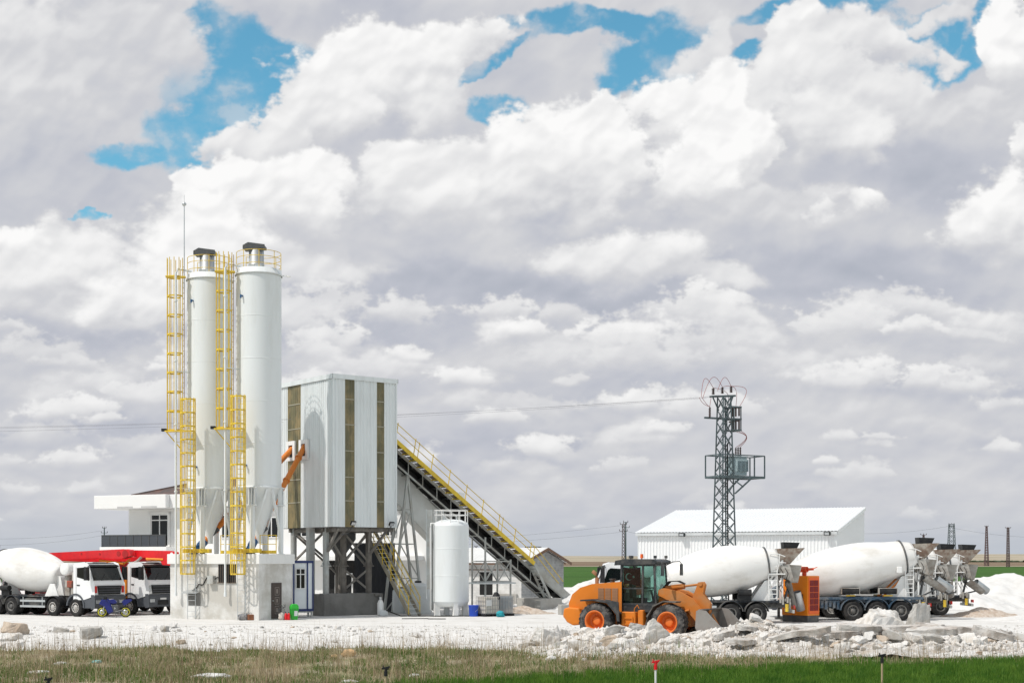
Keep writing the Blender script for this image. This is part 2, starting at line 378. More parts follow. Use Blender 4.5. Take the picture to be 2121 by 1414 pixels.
concrete = mat('concrete', (0.40, 0.39, 0.365), 0.9, var=0.14, vs=1.2, bump=0.25, bs=9, stain=(0.30, 0.28, 0.25), sa=0.6, ss=1.1)
concrete_dark = mat('concrete_dark', (0.20, 0.195, 0.185), 0.9, var=0.2, vs=1.0, bump=0.3, bs=8, stain=(0.12, 0.115, 0.105), sa=0.6, ss=0.8)
white_wall = mat('white_wall', (0.82, 0.82, 0.81), 0.85, var=0.03, vs=0.4, bump=0.05, bs=30)

# ------------------------------------------------------------------ ground, fields, hills
def heightfield(name, xs, ys, fz, m, kind='structure', smooth=True):
    X, Y = np.meshgrid(xs, ys); Z = fz(X, Y).astype(np.float32)
    nx, ny = len(xs), len(ys)
    co = np.stack([X, Y, Z], -1).reshape(-1, 3).astype(np.float32)
    i = np.arange((ny - 1) * (nx - 1)); r, c = i // (nx - 1), i % (nx - 1); a = r * nx + c
    q = np.stack([a, a + 1, a + nx + 1, a + nx], -1).astype(np.int32)
    me = bpy.data.meshes.new(name); me.vertices.add(len(co)); me.vertices.foreach_set('co', co.ravel())
    me.loops.add(q.size); me.loops.foreach_set('vertex_index', q.ravel()); me.polygons.add(len(q))
    me.polygons.foreach_set('loop_start', np.arange(0, q.size, 4, dtype=np.int32))
    me.polygons.foreach_set('use_smooth', np.ones(len(q), bool)); me.update(calc_edges=True); me.validate()
    me.materials.append(m)
    o = bpy.data.objects.new(name, me); COL.objects.link(o)
    if kind: o['kind'] = kind
    return o
def N2(x, y, s, seed, octs=5, gain=0.5): return fbm(np.asarray(x, np.float32) / s + 50, np.asarray(y, np.float32) / s + 50, seed, octs, gain)

def ground_mat(name, cols, scales, rough=0.95, bump=0.5, bscale=3.0, bdist=0.06, lines=None):
    """several earth colours mixed by world-space noise"""
    m = bpy.data.materials.new(name); m.use_nodes = True; nt = m.node_tree; N = nt.nodes; L = nt.links
    b = N['Principled BSDF']; b.inputs['Roughness'].default_value = rough; b.inputs['Specular IOR Level'].default_value = 0.15
    g = N.new('ShaderNodeNewGeometry')
    def noise(sx, sy, det=8, r=0.62):
        mp = N.new('ShaderNodeMapping'); mp.inputs['Scale'].default_value = (sx, sy, sx); L.new(g.outputs['Position'], mp.inputs['Vector'])
        n = N.new('ShaderNodeTexNoise'); n.inputs['Scale'].default_value = 1.0; n.inputs['Detail'].default_value = det; n.inputs['Roughness'].default_value = r
        L.new(mp.outputs[0], n.inputs['Vector']); return n.outputs['Fac']
    out = None
    for i, c in enumerate(cols):
        if out is None:
            rgb = N.new('ShaderNodeRGB'); rgb.outputs[0].default_value = (*c, 1); out = rgb.outputs[0]; continue
        sx, sy, lo, hi, amt = scales[i - 1]
        mr = N.new('ShaderNodeMapRange'); mr.inputs[1].default_value = lo; mr.inputs[2].default_value = hi; mr.inputs[4].default_value = amt
        L.new(noise(sx, sy), mr.inputs[0])
        mx = N.new('ShaderNodeMix'); mx.data_type = 'RGBA'; L.new(mr.outputs[0], mx.inputs[0]); L.new(out, mx.inputs[6]); mx.inputs[7].default_value = (*c, 1); out = mx.outputs[2]
    L.new(out, b.inputs['Base Color'])
    bp = N.new('ShaderNodeBump'); bp.inputs['Strength'].default_value = bump; bp.inputs['Distance'].default_value = bdist
    L.new(noise(bscale, bscale, 8, 0.7), bp.inputs['Height']); L.new(bp.outputs[0], b.inputs['Normal'])
    return m
chalk = ground_mat('chalk_yard', [(0.62, 0.612, 0.595), (0.46, 0.44, 0.41), (0.67, 0.665, 0.655), (0.33, 0.31, 0.28)],
                   [(0.22, 0.7, 0.52, 0.70, 0.75), (1.5, 1.5, 0.45, 0.62, 0.7), (0.45, 1.6, 0.57, 0.68, 0.85)], bump=0.7, bscale=2.5)
soil = ground_mat('verge_soil', [(0.28, 0.25, 0.17), (0.42, 0.385, 0.30), (0.12, 0.155, 0.05)], [(0.7, 0.9, 0.45, 0.6, 0.7), (0.35, 0.5, 0.48, 0.6, 0.7)], bump=0.8, bscale=5)
wheat_far = ground_mat('wheat_green', [(0.045, 0.115, 0.018), (0.035, 0.09, 0.014), (0.075, 0.14, 0.03)], [(0.05, 0.02, 0.45, 0.6, 0.8), (0.02, 0.25, 0.5, 0.62, 0.5)], bump=1.0, bscale=2.0, bdist=0.2)
plough = ground_mat('ploughed_brown', [(0.19, 0.135, 0.09), (0.13, 0.095, 0.065), (0.25, 0.2, 0.14)], [(0.004, 0.012, 0.45, 0.6, 0.8), (0.01, 0.004, 0.5, 0.65, 0.7)], bump=0.3, bscale=0.5)
straw = ground_mat('far_straw', [(0.40, 0.35, 0.265), (0.17, 0.15, 0.10), (0.46, 0.41, 0.34)], [(0.0012, 0.006, 0.46, 0.56, 0.8), (0.003, 0.012, 0.5, 0.6, 0.6)], bump=0.1, bscale=0.2)

def edge_n(X):
    X = np.asarray(X, np.float32)
    return N2(X, 0 * X, 2.5, 621, 4) * 2.2 + np.interp(X, [-3, 1, 5, 9, 22], [2.6, 1.6, -1.4, -2.4, -2.6])
def yard_z(X, Y):
    X = np.asarray(X, np.float32); Y = np.asarray(Y, np.float32)
    rough = np.clip((74 - Y) / 12, 0, 1)                           # broken ground between the yard and the verge
    z = N2(X, Y, 9, 301, 4) * 0.10 * rough + N2(X, Y, 1.7, 311, 5, 0.6) * 0.20 * rough + N2(X * 0.5, Y, 1.1, 315, 4, 0.6) * 0.10 * rough
    z += N2(X, Y, 1.2, 331, 4) * 0.015
    z -= 0.28 * np.exp(-((Y - 60 - 2.5 * np.sin(X * 0.11)) / 3.0) ** 2) * (X < 2)    # shallow washed-out ditch
    z -= 0.45 * np.clip((53.2 + edge_n(X) - Y) / 1.4, 0, 1)
    return z
heightfield('yard', np.linspace(-62, 62, 420), np.concatenate([np.linspace(30, 76, 300), np.linspace(76.4, 175, 120)]), yard_z, chalk)
def ground_z(X, Y): return -0.55 + 0 * X
heightfield('ground', np.linspace(-9000, 9000, 12), np.linspace(-300, 9000, 12), ground_z, soil)
def field_z(X, Y): return -0.12 + np.clip((Y - 160) / 200, 0, 1) * 0.2 + N2(X, Y, 60, 341, 3) * 0.08
heightfield('wheat_field', np.linspace(-420, 420, 60), np.linspace(150, 720, 60), field_z, wheat_far)
heightfield('stubble_strip', np.linspace(-420, 420, 30), np.linspace(719, 790, 6), lambda X, Y: 0.25 + 0 * X, straw)
heightfield('ploughed_field', np.linspace(-1300, 1300, 60), np.linspace(789, 2050, 30), lambda X, Y: 0.25 + np.clip((Y - 1200) / 900, 0, 1) * 1.2, plough)
def hill_z(X, Y):
    t = np.clip((Y - 2000) / 2200, 0, 1)
    return 1.2 + t * t * (3 - 2 * t) * (15.5 + N2(X, Y, 900, 351, 4) * 9 + np.clip(X / 1500, -1, 1) * 3)
heightfield('hills', np.linspace(-3200, 3200, 120), np.linspace(2040, 4400, 40), hill_z, straw)
# a dark line of far scrub at the edge of the ploughed land
scrub = mat('scrub_green', (0.035, 0.055, 0.022), 0.9, var=0.4, vs=0.2)
mb = MB()
rg = random.Random(3)
for i in range(900):
    x = rg.uniform(300, 900); y = 1850 + rg.uniform(-40, 60); h = rg.uniform(1.0, 3.2); w = rg.uniform(2, 7)
    mb.hull([(x + rg.uniform(-w, w), y + rg.uniform(-w, w), 0.5 + rg.uniform(0, h) ) for _ in range(9)])
tag(mb.build('scrub', scrub, fix=False), 'dark low line of scrub across the far fields at the right', 'scrub', kind='stuff')

# ------------------------------------------------------------------ silo house: low rendered block that carries the silos
A26 = R(64)                                    # its local x runs along the door wall, local y along the long stained wall
stained = mat('stained_render', (0.74, 0.735, 0.72), 0.9, var=0.06, vs=1.0, bump=0.15, bs=10, stain=(0.40, 0.375, 0.325), sa=0.7, ss=0.45, sth=0.47)
render_band = mat('rendered_band', (0.78, 0.78, 0.765), 0.9, var=0.04, bump=0.1, bs=14, stain=(0.45, 0.44, 0.42), sa=0.5, ss=0.9, sth=0.60, stretch=(1, 1, 0.35))
C0 = at(536, 78.4)
hs = thing('silo_house', 'low white rendered block with stained walls, brown door and two silos on its roof', 'building', (C0.x, C0.y, 0), A26)
LX, LY, HH = 3.15, 6.15, 3.1
MB().box(0, LX, 0, LY, -0.3, HH).build('wall', stained, hs)
MB().box(-0.12, LX + 0.14, -0.12, LY + 0.14, HH + 0.002, 3.66).build('parapet', render_band, hs, 0.02, 1)
# door wall faces local -y
door_m = mat('door_brown', (0.055, 0.036, 0.03), 0.45, var=0.2, vs=3)
dr = MB().box(1.15, 2.1, -0.05, -0.005, 0.05, 2.05).build('door', door_m, hs, 0.01, 1)
m = MB()
for z0, z1 in ((0.3, 0.75), (0.85, 1.25), (1.35, 1.8)):
    for a, b, c, d in ((1.42, 1.83, z1 - 0.03, z1), (1.42, 1.83, z0, z0 + 0.03), (1.42, 1.45, z0, z1), (1.80, 1.83, z0, z1), (1.55, 1.70, z0 + 0.1, z1 - 0.1)): m.box(a, b, -0.07, -0.052, c, d)
m.build('door_moulding', mat('door_relief', (0.24, 0.20, 0.18), 0.5), dr)
MB().tube((1.22, -0.05, 1.05), (1.22, -0.13, 1.05), 0.025).build('handle', galv, dr)
# window with bars and a niche with a tin hood on the long wall (local -x)
def onwall(y, z, d=0.0): return (-d, y, z)
w = MB().box(-0.02, -0.004, 1.55, 2.75, 2.05, 3.08).build('window', mat('window_dark', (0.012, 0.012, 0.013), 0.3), hs)
m = MB()
for i in range(9): y = 1.6 + i * 0.137; m.box(-0.05, -0.03, y, y + 0.02, 2.07, 3.06)
m.box(-0.06, -0.02, 1.5, 2.8, 2.03, 2.07); m.build('grille', mat('rusty_bar', (0.16, 0.12, 0.09), 0.7, var=0.3), w)
m = MB().box(-0.02, -0.004, 4.0, 4.85, 0.75, 1.45)
nb = m.build('niche', concrete_dark, hs)
MB().prism([(-0.01, 1.62), (-0.42, 1.48), (-0.42, 1.45), (-0.01, 1.58)], 3.95, 5.05, 'xz').build('hood', galv, nb)
for i in range(1):
    MB().path([onwall(4.7 - k * 0.1, 1.5 + 0.75 * min(1, k / 12) - 0.12 * math.sin(k * 0.9) * (k > 5), 0.04) for k in range(0, 22)], 0.03, 5).build('cable', black_rubber, hs)
    MB().box(-0.25, -0.01, 2.95, 3.35, 2.0, 2.45).build('cable_box', steel_grey, hs)

# ------------------------------------------------------------------ cement silos
def make_silo(kind):
    t = thing('cement_silo', kind, 'silo', group='twin cement silos')
    Rr = 1.27; zb, zt = 7.46, 19.35                                # cylinder between these heights
    sh_ = MB().lathe([(Rr, zb), (Rr, zt)], n=64)
    for k in range(1, 5): z = zb + (zt - zb) * k / 5; sh_.lathe([(Rr - 0.01, z - 0.03), (Rr + 0.008, z - 0.015), (Rr + 0.008, z + 0.015), (Rr - 0.01, z + 0.03)], n=64)
    sh_.build('shell', silo_paint, t)
    m = MB().lathe([(Rr + 0.04, zt - 0.02), (Rr + 0.07, zt - 0.02), (Rr + 0.07, zt + 0.05), (Rr + 0.02, zt + 0.06), (Rr + 0.0, zt + 0.32), (0.55, zt + 0.42), (0.0, zt + 0.45)], n=56)
    m.build('roof', silo_paint, t)
    MB().lathe([(Rr, zb), (Rr + 0.05, zb - 0.02), (Rr + 0.05, zb - 0.12), (Rr - 0.02, zb - 0.14), (0.20, zb - 2.75), (0.20, zb - 3.2)], n=48).build('cone', silo_paint, t)
    # filter on the roof, with its fan box
    f = MB().lathe([(0.42, zt + 0.35), (0.42, zt + 0.55), (0.45, zt + 0.56), (0.45, zt + 0.6), (0.42, zt + 0.61), (0.42, zt + 1.45), (0, zt + 1.45)], (-0.1, -0.2, 0), n=28).build('filter', galv, t)
    fb = MB(); fb.prism([(-0.78, zt + 1.42), (-0.78, zt + 1.62), (-0.5, zt + 1.78), (0.42, zt + 1.66), (0.42, zt + 1.50), (-0.6, zt + 1.42)], -0.62, 0.2, 'xz')
    fb.build('filter_hood', dark_steel, f, 0.02, 1)
    for k in (-0.45, -0.21, 0.03): MB().box(-0.80, -0.775, k - 0.08, k + 0.08, zt + 1.46, zt + 1.6).build('louvre', mat('pale_grey', (0.45, 0.46, 0.47), 0.5), f)
    # roof railing
    m = MB()
    for z in (0.55, 0.95, 1.28): m.path([((Rr - 0.03) * math.cos(a), (Rr - 0.03) * math.sin(a), zt + z) for a in [R(-165 + 300 * i / 30) for i in range(31)]], 0.018, 5)
    for i in range(8): a = R(-165 + 300 * i / 7); m.tube(((Rr - 0.03) * math.cos(a), (Rr - 0.03) * math.sin(a), zt + 0.1), ((Rr - 0.03) * math.cos(a), (Rr - 0.03) * math.sin(a), zt + 1.28), 0.02, n=5)
    m.build('roof_railing', yellow, t)
    MB().bar((Rr, 0.1, zt + 0.05), (Rr + 0.42, 0.1, zt + 0.02), 0.06).box(Rr + 0.3, Rr + 0.5, 0.0, 0.2, zt - 0.03, zt + 0.02).build('bracket', white_paint, t)
    # four legs: a bolted shoe on the cone, a column and two braces
    for k in range(4):
        a = R(-96 + 90 * k); x, y = 1.27 * math.cos(a), 1.27 * math.sin(a); ca, sa = math.cos(a), math.sin(a)
        lg = MB().tube((x, y, 3.62), (x, y, 6.35), 0.15, n=14).tube((x, y, 3.62), (x, y, 3.68), 0.24, n=14).build('leg', silo_paint, t)
        m = MB(Matrix.Translation((x, y, 0)) @ Matrix.Rotation(a, 4, 'Z'))
        m.box(-0.2, 0.2, -0.27, 0.27, 6.36, 6.42); m.box(-0.12, 0.16, -0.26, 0.26, 7.34, 7.40)
        for yy in (-0.2, -0.04, 0.12): m.box(-0.12, 0.12, yy, yy + 0.05, 6.42, 7.34)
        m.build('shoe', silo_paint, lg)
        a2 = R(-96 + 90 * k + 45); 
        for s_ in (-1, 1):
            a3 = a + s_ * R(38)
            lgb = MB().bar((1.24 * math.cos(a3), 1.24 * math.sin(a3), 7.3), (x * 0.98 + 0.05 * s_ * -sa, y * 0.98 + 0.05 * s_ * ca, 4.75), 0.12, 0.10)
            lgb.build('brace', silo_paint, lg)
    # level sensors
    for ang_, z in ((-124, 18.05), (-112, 8.6)):
        a = R(ang_); m = MB().tube((1.26 * math.cos(a), 1.26 * math.sin(a), z), (1.42 * math.cos(a), 1.42 * math.sin(a), z), 0.05, n=8)
        m.tube((1.42 * math.cos(a), 1.42 * math.sin(a), z + 0.06), (1.42 * math.cos(a), 1.42 * math.sin(a), z - 0.14), 0.045, n=8)
        m.build('level_sensor', blue_paint, t)
    # filling pipe
    px_, py_ = -1.62, -1.36
    m = MB().path([(px_ * 0.62, py_ * 0.2, zt + 0.5), (px_ * 0.95, py_ * 0.8, zt + 0.5), (px_, py_, zt + 0.2), (px_, py_, 1.35)], 0.062, 10)
    for z in (18.0, 14.6, 11.0, 7.2): m.tube((px_, py_, z - 0.04), (px_, py_, z + 0.04), 0.1, n=10)
    m.tube((px_, py_, 1.3), (px_, py_, 1.5), 0.085, n=10)
    for z in (14.0, 10.0, 7.4): m.bar((px_, py_, z), (px_ * 0.6, py_ * 0.62, z), 0.05)
    m.build('filling_pipe', silo_paint, t)
    # ladder: upper caged run on the left, a landing, lower caged run in front, and a bare ladder to the ground
    lx, ly = -1.36, -0.62
    def cage(m, cx, cy, z0, z1, rr, step, n=6, open_ang=0.0):
        zs = [z0 + step * i for i in range(int((z1 - z0) / step) + 1)]
        pts = [(cx + rr * math.cos(open_ang + R(40 + 280 * i / 8)), cy + rr * math.sin(open_ang + R(40 + 280 * i / 8))) for i in range(9)]
        for z in zs:
            for p, q in zip(pts[:-1], pts[1:]): m.bar((*p, z), (*q, z), 0.014, 0.085)
        for i in range(0, 9): m.bar((*pts[i], z0), (*pts[i], z1), 0.05, 0.035)
    def rungs(m, x, y, z0, z1, ang_, w=0.44):
        c, s_ = math.cos(ang_) * w / 2, math.sin(ang_) * w / 2
        for e in (-1, 1): m.bar((x + e * c, y + e * s_, z0), (x + e * c, y + e * s_, z1), 0.045, 0.03)
        for i in range(int((z1 - z0) / 0.3)): m.tube((x - c, y - s_, z0 + 0.15 + i * 0.3), (x + c, y + s_, z0 + 0.15 + i * 0.3), 0.014, n=5)
    m = MB(); rungs(m, lx, ly, 10.6, 20.4, R(-65)); ld = m.build('ladder', mat('ladder_rust', (0.33, 0.22, 0.08), 0.6, var=0.2, stain=(0.30, 0.15, 0.06), sa=0.5, ss=3), t)
    m = MB(); cage(m, lx - 0.42, ly - 0.2, 10.7, 20.5, 0.46, 1.09, open_ang=R(25)); m.build('cage', yellow, ld)
    for zz in (20.5,): m = MB(); m.bar((lx - 0.9, ly - 0.5, 19.4), (lx + 0.2, ly - 0.3, 19.4), 0.5, 0.05, up=(0, 0, 1)); m.build('landing', yellow, ld)
    m = MB(); m.bar((lx - 0.85, ly - 0.5, 10.62), (lx + 0.75, ly - 0.75, 10.62), 0.55, 0.06); m.bar((lx - 0.85, ly - 0.55, 10.6), (lx + 0.0, ly - 0.55, 9.6), 0.06)
    m.build('landing', yellow, ld)
    MB().box(lx - 1.12, lx - 0.86, ly - 0.62, ly - 0.36, 10.62, 10.78).build('floodlight', black_plastic, ld)
    x2, y2 = -0.62, -1.85
    m = MB(); rungs(m, x2, y2, 3.4, 12.4, 0.0); l2 = m.build('ladder', yellow, t)
    m = MB(); cage(m, x2 - 0.14, y2 - 0.36, 2.55, 12.4, 0.40, 0.75, open_ang=R(90)); m.build('cage', yellow, l2)
    m = MB(); rungs(m, x2, y2, 0.0, 3.5, 0.0); m.build('lower_ladder', galv, l2)
    m = MB(); cage(m, x2 + 0.05, y2 + 0.2, 0, 0, 0.1, 9) if False else None
    m = MB().box(x2 - 0.5, x2 + 1.0, y2 + 0.02, y2 + 0.7, 3.72, 3.95); m.build('landing', yellow, l2, 0.01, 1)
    return t
sb = make_silo('tall pale cement silo nearer the cladded tower, its roof rail standing free against the clouds')
pB = at(536, 80.45); sb.location = (pB.x, pB.y, 0)
sa_ = copy_tree(sb); pA = at(434, 81.9); sa_.location = (pA.x, pA.y, 0)
sa_['label'] = 'left cement silo with the thin lightning rod above its yellow ladder cage'
m = MB().tube((-1.25, -0.9, 18.8), (-1.25, -0.9, 23.6), 0.035, 0.028, n=6).tube((-1.25, -0.9, 23.6), (-1.25, -0.9, 24.1), 0.012, n=5)
m.lathe([(0.0, 23.4), (0.1, 23.5), (0.13, 23.58), (0.05, 23.68), (0.0, 23.7)], (-1.25, -0.9, 0), n=10)
m.build('lightning_rod', galv, sa_)
# yellow guard rails between the legs on the silo house roof
for nm, lab, base, r0 in (('guard_rail', 'yellow guard rail between the silo legs at the tower end of the silo house roof', pB, R(0)), ('guard_rail', 'yellow guard rail low between the two silos on the silo house roof', at(487, 81.4), R(-8))):
    t = thing(nm, lab, 'railing', (base.x, base.y, 3.66), r0)
    m = MB()
    x0, x1 = (0.25, 1.15) if base is pB else (-0.5, 0.9)
    for z in (0.55, 1.05): m.bar((x0, -1.0, z), (x1, -1.0, z), 0.035)
    for x in (x0, (x0 + x1) / 2, x1): m.bar((x, -1.0, 0), (x, -1.0, 1.07), 0.04)
    m.build('rail', yellow, t); MB().box(x0, x1, -1.03, -0.99, 0.02, 0.2).build('toe_board', yellow, t)

# ------------------------------------------------------------------ mixing tower with pressed steel cladding, conveyor frame
A38 = R(38); T0 = at(690, 83.5)
TW, TD, TZ0, TZ1 = 4.4, 6.3, 5.28, 14.1
clad = mat('cladding_pale', (0.74, 0.775, 0.785), 0.42, 0.15, var=0.03, vs=0.6, stain=(0.50, 0.52, 0.51), sa=0.35, ss=0.7, sth=0.57, stretch=(2, 2, 0.3))
amber = mat('amber_sheet', (0.145, 0.13, 0.068), 0.35, var=0.4, vs=1.2, stain=(0.33, 0.25, 0.12), sa=0.8, ss=0.9, sth=0.54, stretch=(1, 1, 0.55))
tw = thing('mixing_tower', 'tall concrete mixing tower in pale ribbed cladding with amber strips, on steel legs', 'tower', (T0.x, T0.y, 0), A38)
def corr(m, a0, a1, z0, z1, fixed, axis, out, pitch=0.24, dep=0.035):
    """trapezoid ribbed sheet between a0..a1 along an axis, standing at 'fixed' on the other, ribs towards 'out'"""
    prof = []; a = a0
    while a < a1 - 1e-4:
        for da, d in ((0, 0), (0.13, 0), (0.155, 1), (0.215, 1)):
            if a + da < a1: prof.append((a + da, d * dep))
        a += pitch
    prof.append((a1, 0))
    vs = []
    for z in (z0, z1):
        for p, d in prof: vs.append((p, fixed + out * d, z) if axis == 'x' else (fixed + out * d, p, z))
    n = len(prof)
    m.add(vs, [(i, i + 1, n + i + 1, n + i) for i in range(n - 1)])
m = MB()
corr(m, 0, 0.81, TZ0, TZ1, 0, 'x', -1); corr(m, 1.47, 3.03, TZ0, TZ1, 0, 'x', -1); corr(m, 3.56, TW, TZ0, TZ1, 0, 'x', -1)
m.build('front_cladding', clad, tw, fix=False)
m = MB(); corr(m, 0, 3.8, TZ0, TZ1, 0, 'y', -1); corr(m, 5.42, TD, TZ0, TZ1, 0, 'y', -1)
m.build('side_cladding', clad, tw, fix=False)
m = MB(); corr(m, 0, TW, TZ0, TZ1, TD, 'x', 1); corr(m, 0, 1.3, TZ0, TZ1, TW, 'y', 1); corr(m, 3.9, TD, TZ0, TZ1, TW, 'y', 1); corr(m, 1.3, 3.9, TZ0, 8.0, TW, 'y', 1); corr(m, 1.3, 3.9, 12.2, TZ1, TW, 'y', 1)
m.build('rear_cladding', clad, tw, fix=False)
for a0, a1, ax in ((0.81, 1.47, 'x'), (3.03, 3.56, 'x'), (3.8, 5.42, 'y')):
    m = MB(); corr(m, a0, a1, TZ0, TZ1, 0.012, ax, -1, dep=0.028); pn = m.build('translucent_strip', amber, tw, fix=False)
    for z in (6.8, 8.2, 9.75, 11.3, 12.8):
        m = MB()
        if ax == 'x': m.box(a0, a1, -0.034, -0.02, z, z + 0.05)
        else: m.box(-0.034, -0.02, a0, a1, z, z + 0.05)
        m.build('sheet_joint', mat('joint_pale', (0.38, 0.36, 0.28), 0.5), pn)
m = MB().box(-0.09, TW + 0.09, -0.09, TD + 0.09, TZ1, TZ1 + 0.02)
m.box(-0.1, TW + 0.1, -0.1, -0.06, TZ1 - 0.12, TZ1 + 0.16); m.box(-0.1, -0.06, -0.1, TD + 0.1, TZ1 - 0.12, TZ1 + 0.16); m.box(TW + 0.06, TW + 0.1, -0.1, TD + 0.1, TZ1 - 0.1, TZ1 + 0.16)
m.build('roof_edge', clad, tw)
m = MB().box(-0.05, 0.05, -0.052, 0.05, TZ0, TZ1 - 0.12).box(TW - 0.05, TW + 0.05, -0.052, 0.05, TZ0, TZ1 - 0.12); m.build('corner_trim', clad, tw)
MB().box(0.05, TW - 0.05, 0.05, TD - 0.05, TZ0 - 0.02, TZ0 + 0.08).build('floor', dark_steel, tw)
# dark inner frame seen through the strips
# hatch frames where the screw conveyors enter
for y0, y1 in ((2.75, 3.8), (4.3, 5.35)):
    m = MB()
    for b_ in ((y0, y0 + 0.28, 9.4, 10.6), (y1 - 0.28, y1, 9.4, 10.6), (y0 + 0.28, y1 - 0.28, 10.35, 10.6), (y0 + 0.28, y1 - 0.28, 9.4, 9.6)): m.box(-0.16, -0.03, *b_)
    h_ = m.build('hatch_frame', white_paint, tw)
    MB().box(-0.05, -0.036, y0 + 0.28, y1 - 0.28, 9.6, 10.35).build('opening', mat('void_black', (0.01, 0.01, 0.01), 0.9), h_)
def leg(x, y, z0=1.35, r=0.19, m_=steel_grey):
    l = MB().tube((x, y, z0), (x, y, TZ0), r, n=14).build('leg', m_, tw)
    f_ = MB().tube((x, y, 2.93), (x, y, 3.0), r + 0.14, n=14)
    for k in range(4): f_.bar((x + (r + 0.1) * math.cos(k * PI / 2), y + (r + 0.1) * math.sin(k * PI / 2), 3.0), (x + r * math.cos(k * PI / 2), y + r * math.sin(k * PI / 2), 3.25), 0.03)
    f_.build('flange', m_, l)
LG = [(0.4, 1.5), (3.4, 1.5), (0.4, 5.4), (3.4, 5.1), (1.85, 1.9), (2.6, 3.4)]
tower_shade_brown = mat('tower_dusty_shade_brown', (0.15, 0.135, 0.12), 0.75, 0.1, var=0.2, stain=(0.26, 0.24, 0.21), sa=0.6, ss=1.4)  # shade under the tower is put into this brown, along with real dirt
for i, (x, y) in enumerate(LG): leg(x, y, 1.3 if i in (0, 1, 4) else 0.0, m_=steel_grey if i in (0, 2) else tower_shade_brown)
m = MB()
def br(a, b, za, zb, w=0.11): m.bar((*a, za), (*b, zb), w)
br(LG[0], LG[4], 5.1, 3.3); br(LG[4], LG[1], 3.1, 5.1); br(LG[4], LG[1], 5.0, 3.2); br(LG[4], LG[1], 2.8, 1.5); br(LG[4], LG[1], 1.5, 2.8); br(LG[0], LG[2], 3.4, 5.1); br(LG[2], LG[0], 3.2, 5.1)
br(LG[1], LG[3], 5.0, 2.8); br(LG[3], LG[1], 5.0, 2.8); br(LG[2], LG[3], 5.0, 2.4); br(LG[0], (0.4, 0.1), 3.7, 5.2, 0.14); br(LG[1], (3.9, 0.1), 3.6, 5.2, 0.14); br(LG[1], (2.6, 0.1), 3.7, 5.2, 0.12); br(LG[0], (1.0, 0.1), 3.7, 5.2, 0.12)
m.build('brace', mat('tower_brace', (0.24, 0.225, 0.205), 0.7, 0.1, var=0.2, stain=(0.14, 0.12, 0.105), sa=0.6, ss=1.4), tw)  # brace colour darkened as well for the shade below the tower, plus dirt
m = MB()
for y in (0.25, 1.5, 3.4, 5.4): m.box(0.1, TW - 0.1, y - 0.1, y + 0.1, TZ0 - 0.26, TZ0 - 0.03)
for x in (0.4, 1.9, 3.4): m.box(x - 0.08, x + 0.08, 0.36, 5.2, TZ0 - 0.30, TZ0 - 0.06)
m.build('floor_beam', tower_shade_brown, tw)
m = MB().lathe([(0.95, 5.1), (0.95, 4.6), (0.35, 3.7), (0.3, 3.5)], (2.3, 3.0, 0), n=20); m.build('discharge_funnel', dark_steel, tw)
MB().box(-0.05, 0.35, 0.95, 2.3, -0.2, 1.3).box(0.352, 3.9, 1.1, 2.25, -0.2, 1.32).build('plinth', concrete_dark, tw, 0.02, 1)
MB().tube((3.95, 1.0, 0), (3.95, 1.0, 1.25), 0.14).tube((3.5, 1.0, 1.22), (4.05, 1.0, 1.22), 0.1).build('drain_pipe', concrete_dark, tw)
for x in (1.15, 3.85):
    m = MB().bar((x, 0.1, 4.95), (x, -0.3, 5.35), 0.05); m.bar((x - 0.5, 0.15, 4.8), (x, 0.1, 4.95), 0.05)
    fl = m.build('lamp_bracket', dark_steel, tw)
    q = MB(Matrix.Translation((x, -0.36, 5.5)) @ Matrix.Rotation(R(35), 4, 'X')); q.box(-0.17, 0.17, -0.06, 0.06, -0.13, 0.13); fq = q.build('floodlight', black_plastic, fl, 0.015, 1)
    q = MB(Matrix.Translation((x, -0.36, 5.5)) @ Matrix.Rotation(R(35), 4, 'X')); q.box(-0.14, 0.14, -0.066, -0.061, -0.10, 0.10); q.build('lens', chrome, fq)
# tall cable trunk beside the cabin
MB().box(-0.25, 0.15, 2.35, 2.75, 0.35, TZ0).build('cable_trunk', steel_grey, tw, 0.02, 1)

# ------------------------------------------------------------------ orange screw conveyors from the silo cones into the tower
TM = Matrix.Translation((T0.x, T0.y, 0)) @ Matrix.Rotation(A38, 4, 'Z')
for ysl, base, off, lab in ((3.28, pB, -0.36, 'orange screw conveyor tube running from the silo nearer the tower to the front hatch'), (4.82, pA, -0.5, 'orange screw conveyor tube running from the left silo to the rear hatch of the tower')):
    e = TM @ Vector((-0.12, ysl, 10.05)); s0 = Vector((base.x + off, base.y - 0.5, 4.05))
    d = (e - s0).normalized()
    t = thing('screw_conveyor', lab, 'conveyor', tuple(s0), 0, 'orange screw conveyors')
    def P(k): return d * k
    Ln = (e - s0).length
    m = MB().tube(P(0.5), P(Ln + 0.35), 0.165, n=14)
    for k in np.arange(1.6, Ln, 2.1): m.tube(P(k - 0.04), P(k + 0.04), 0.22, n=14)
    m.build('tube', orange, t)
    m = MB().tube(P(-0.65), P(0.1), 0.19, n=14).tube(P(0.1), P(0.5), 0.24, n=14).tube(P(-0.75), P(-0.65), 0.15, n=12)
    for k in range(5): m.tube(P(-0.55 + k * 0.12), P(-0.52 + k * 0.12), 0.22, n=12)
    m.build('motor', blue_paint, t)
    m = MB().tube(P(0.9), P(0.9) + Vector((0.5, 0.35, 0.5)), 0.13, n=10); m.build('inlet', dark_steel, t)
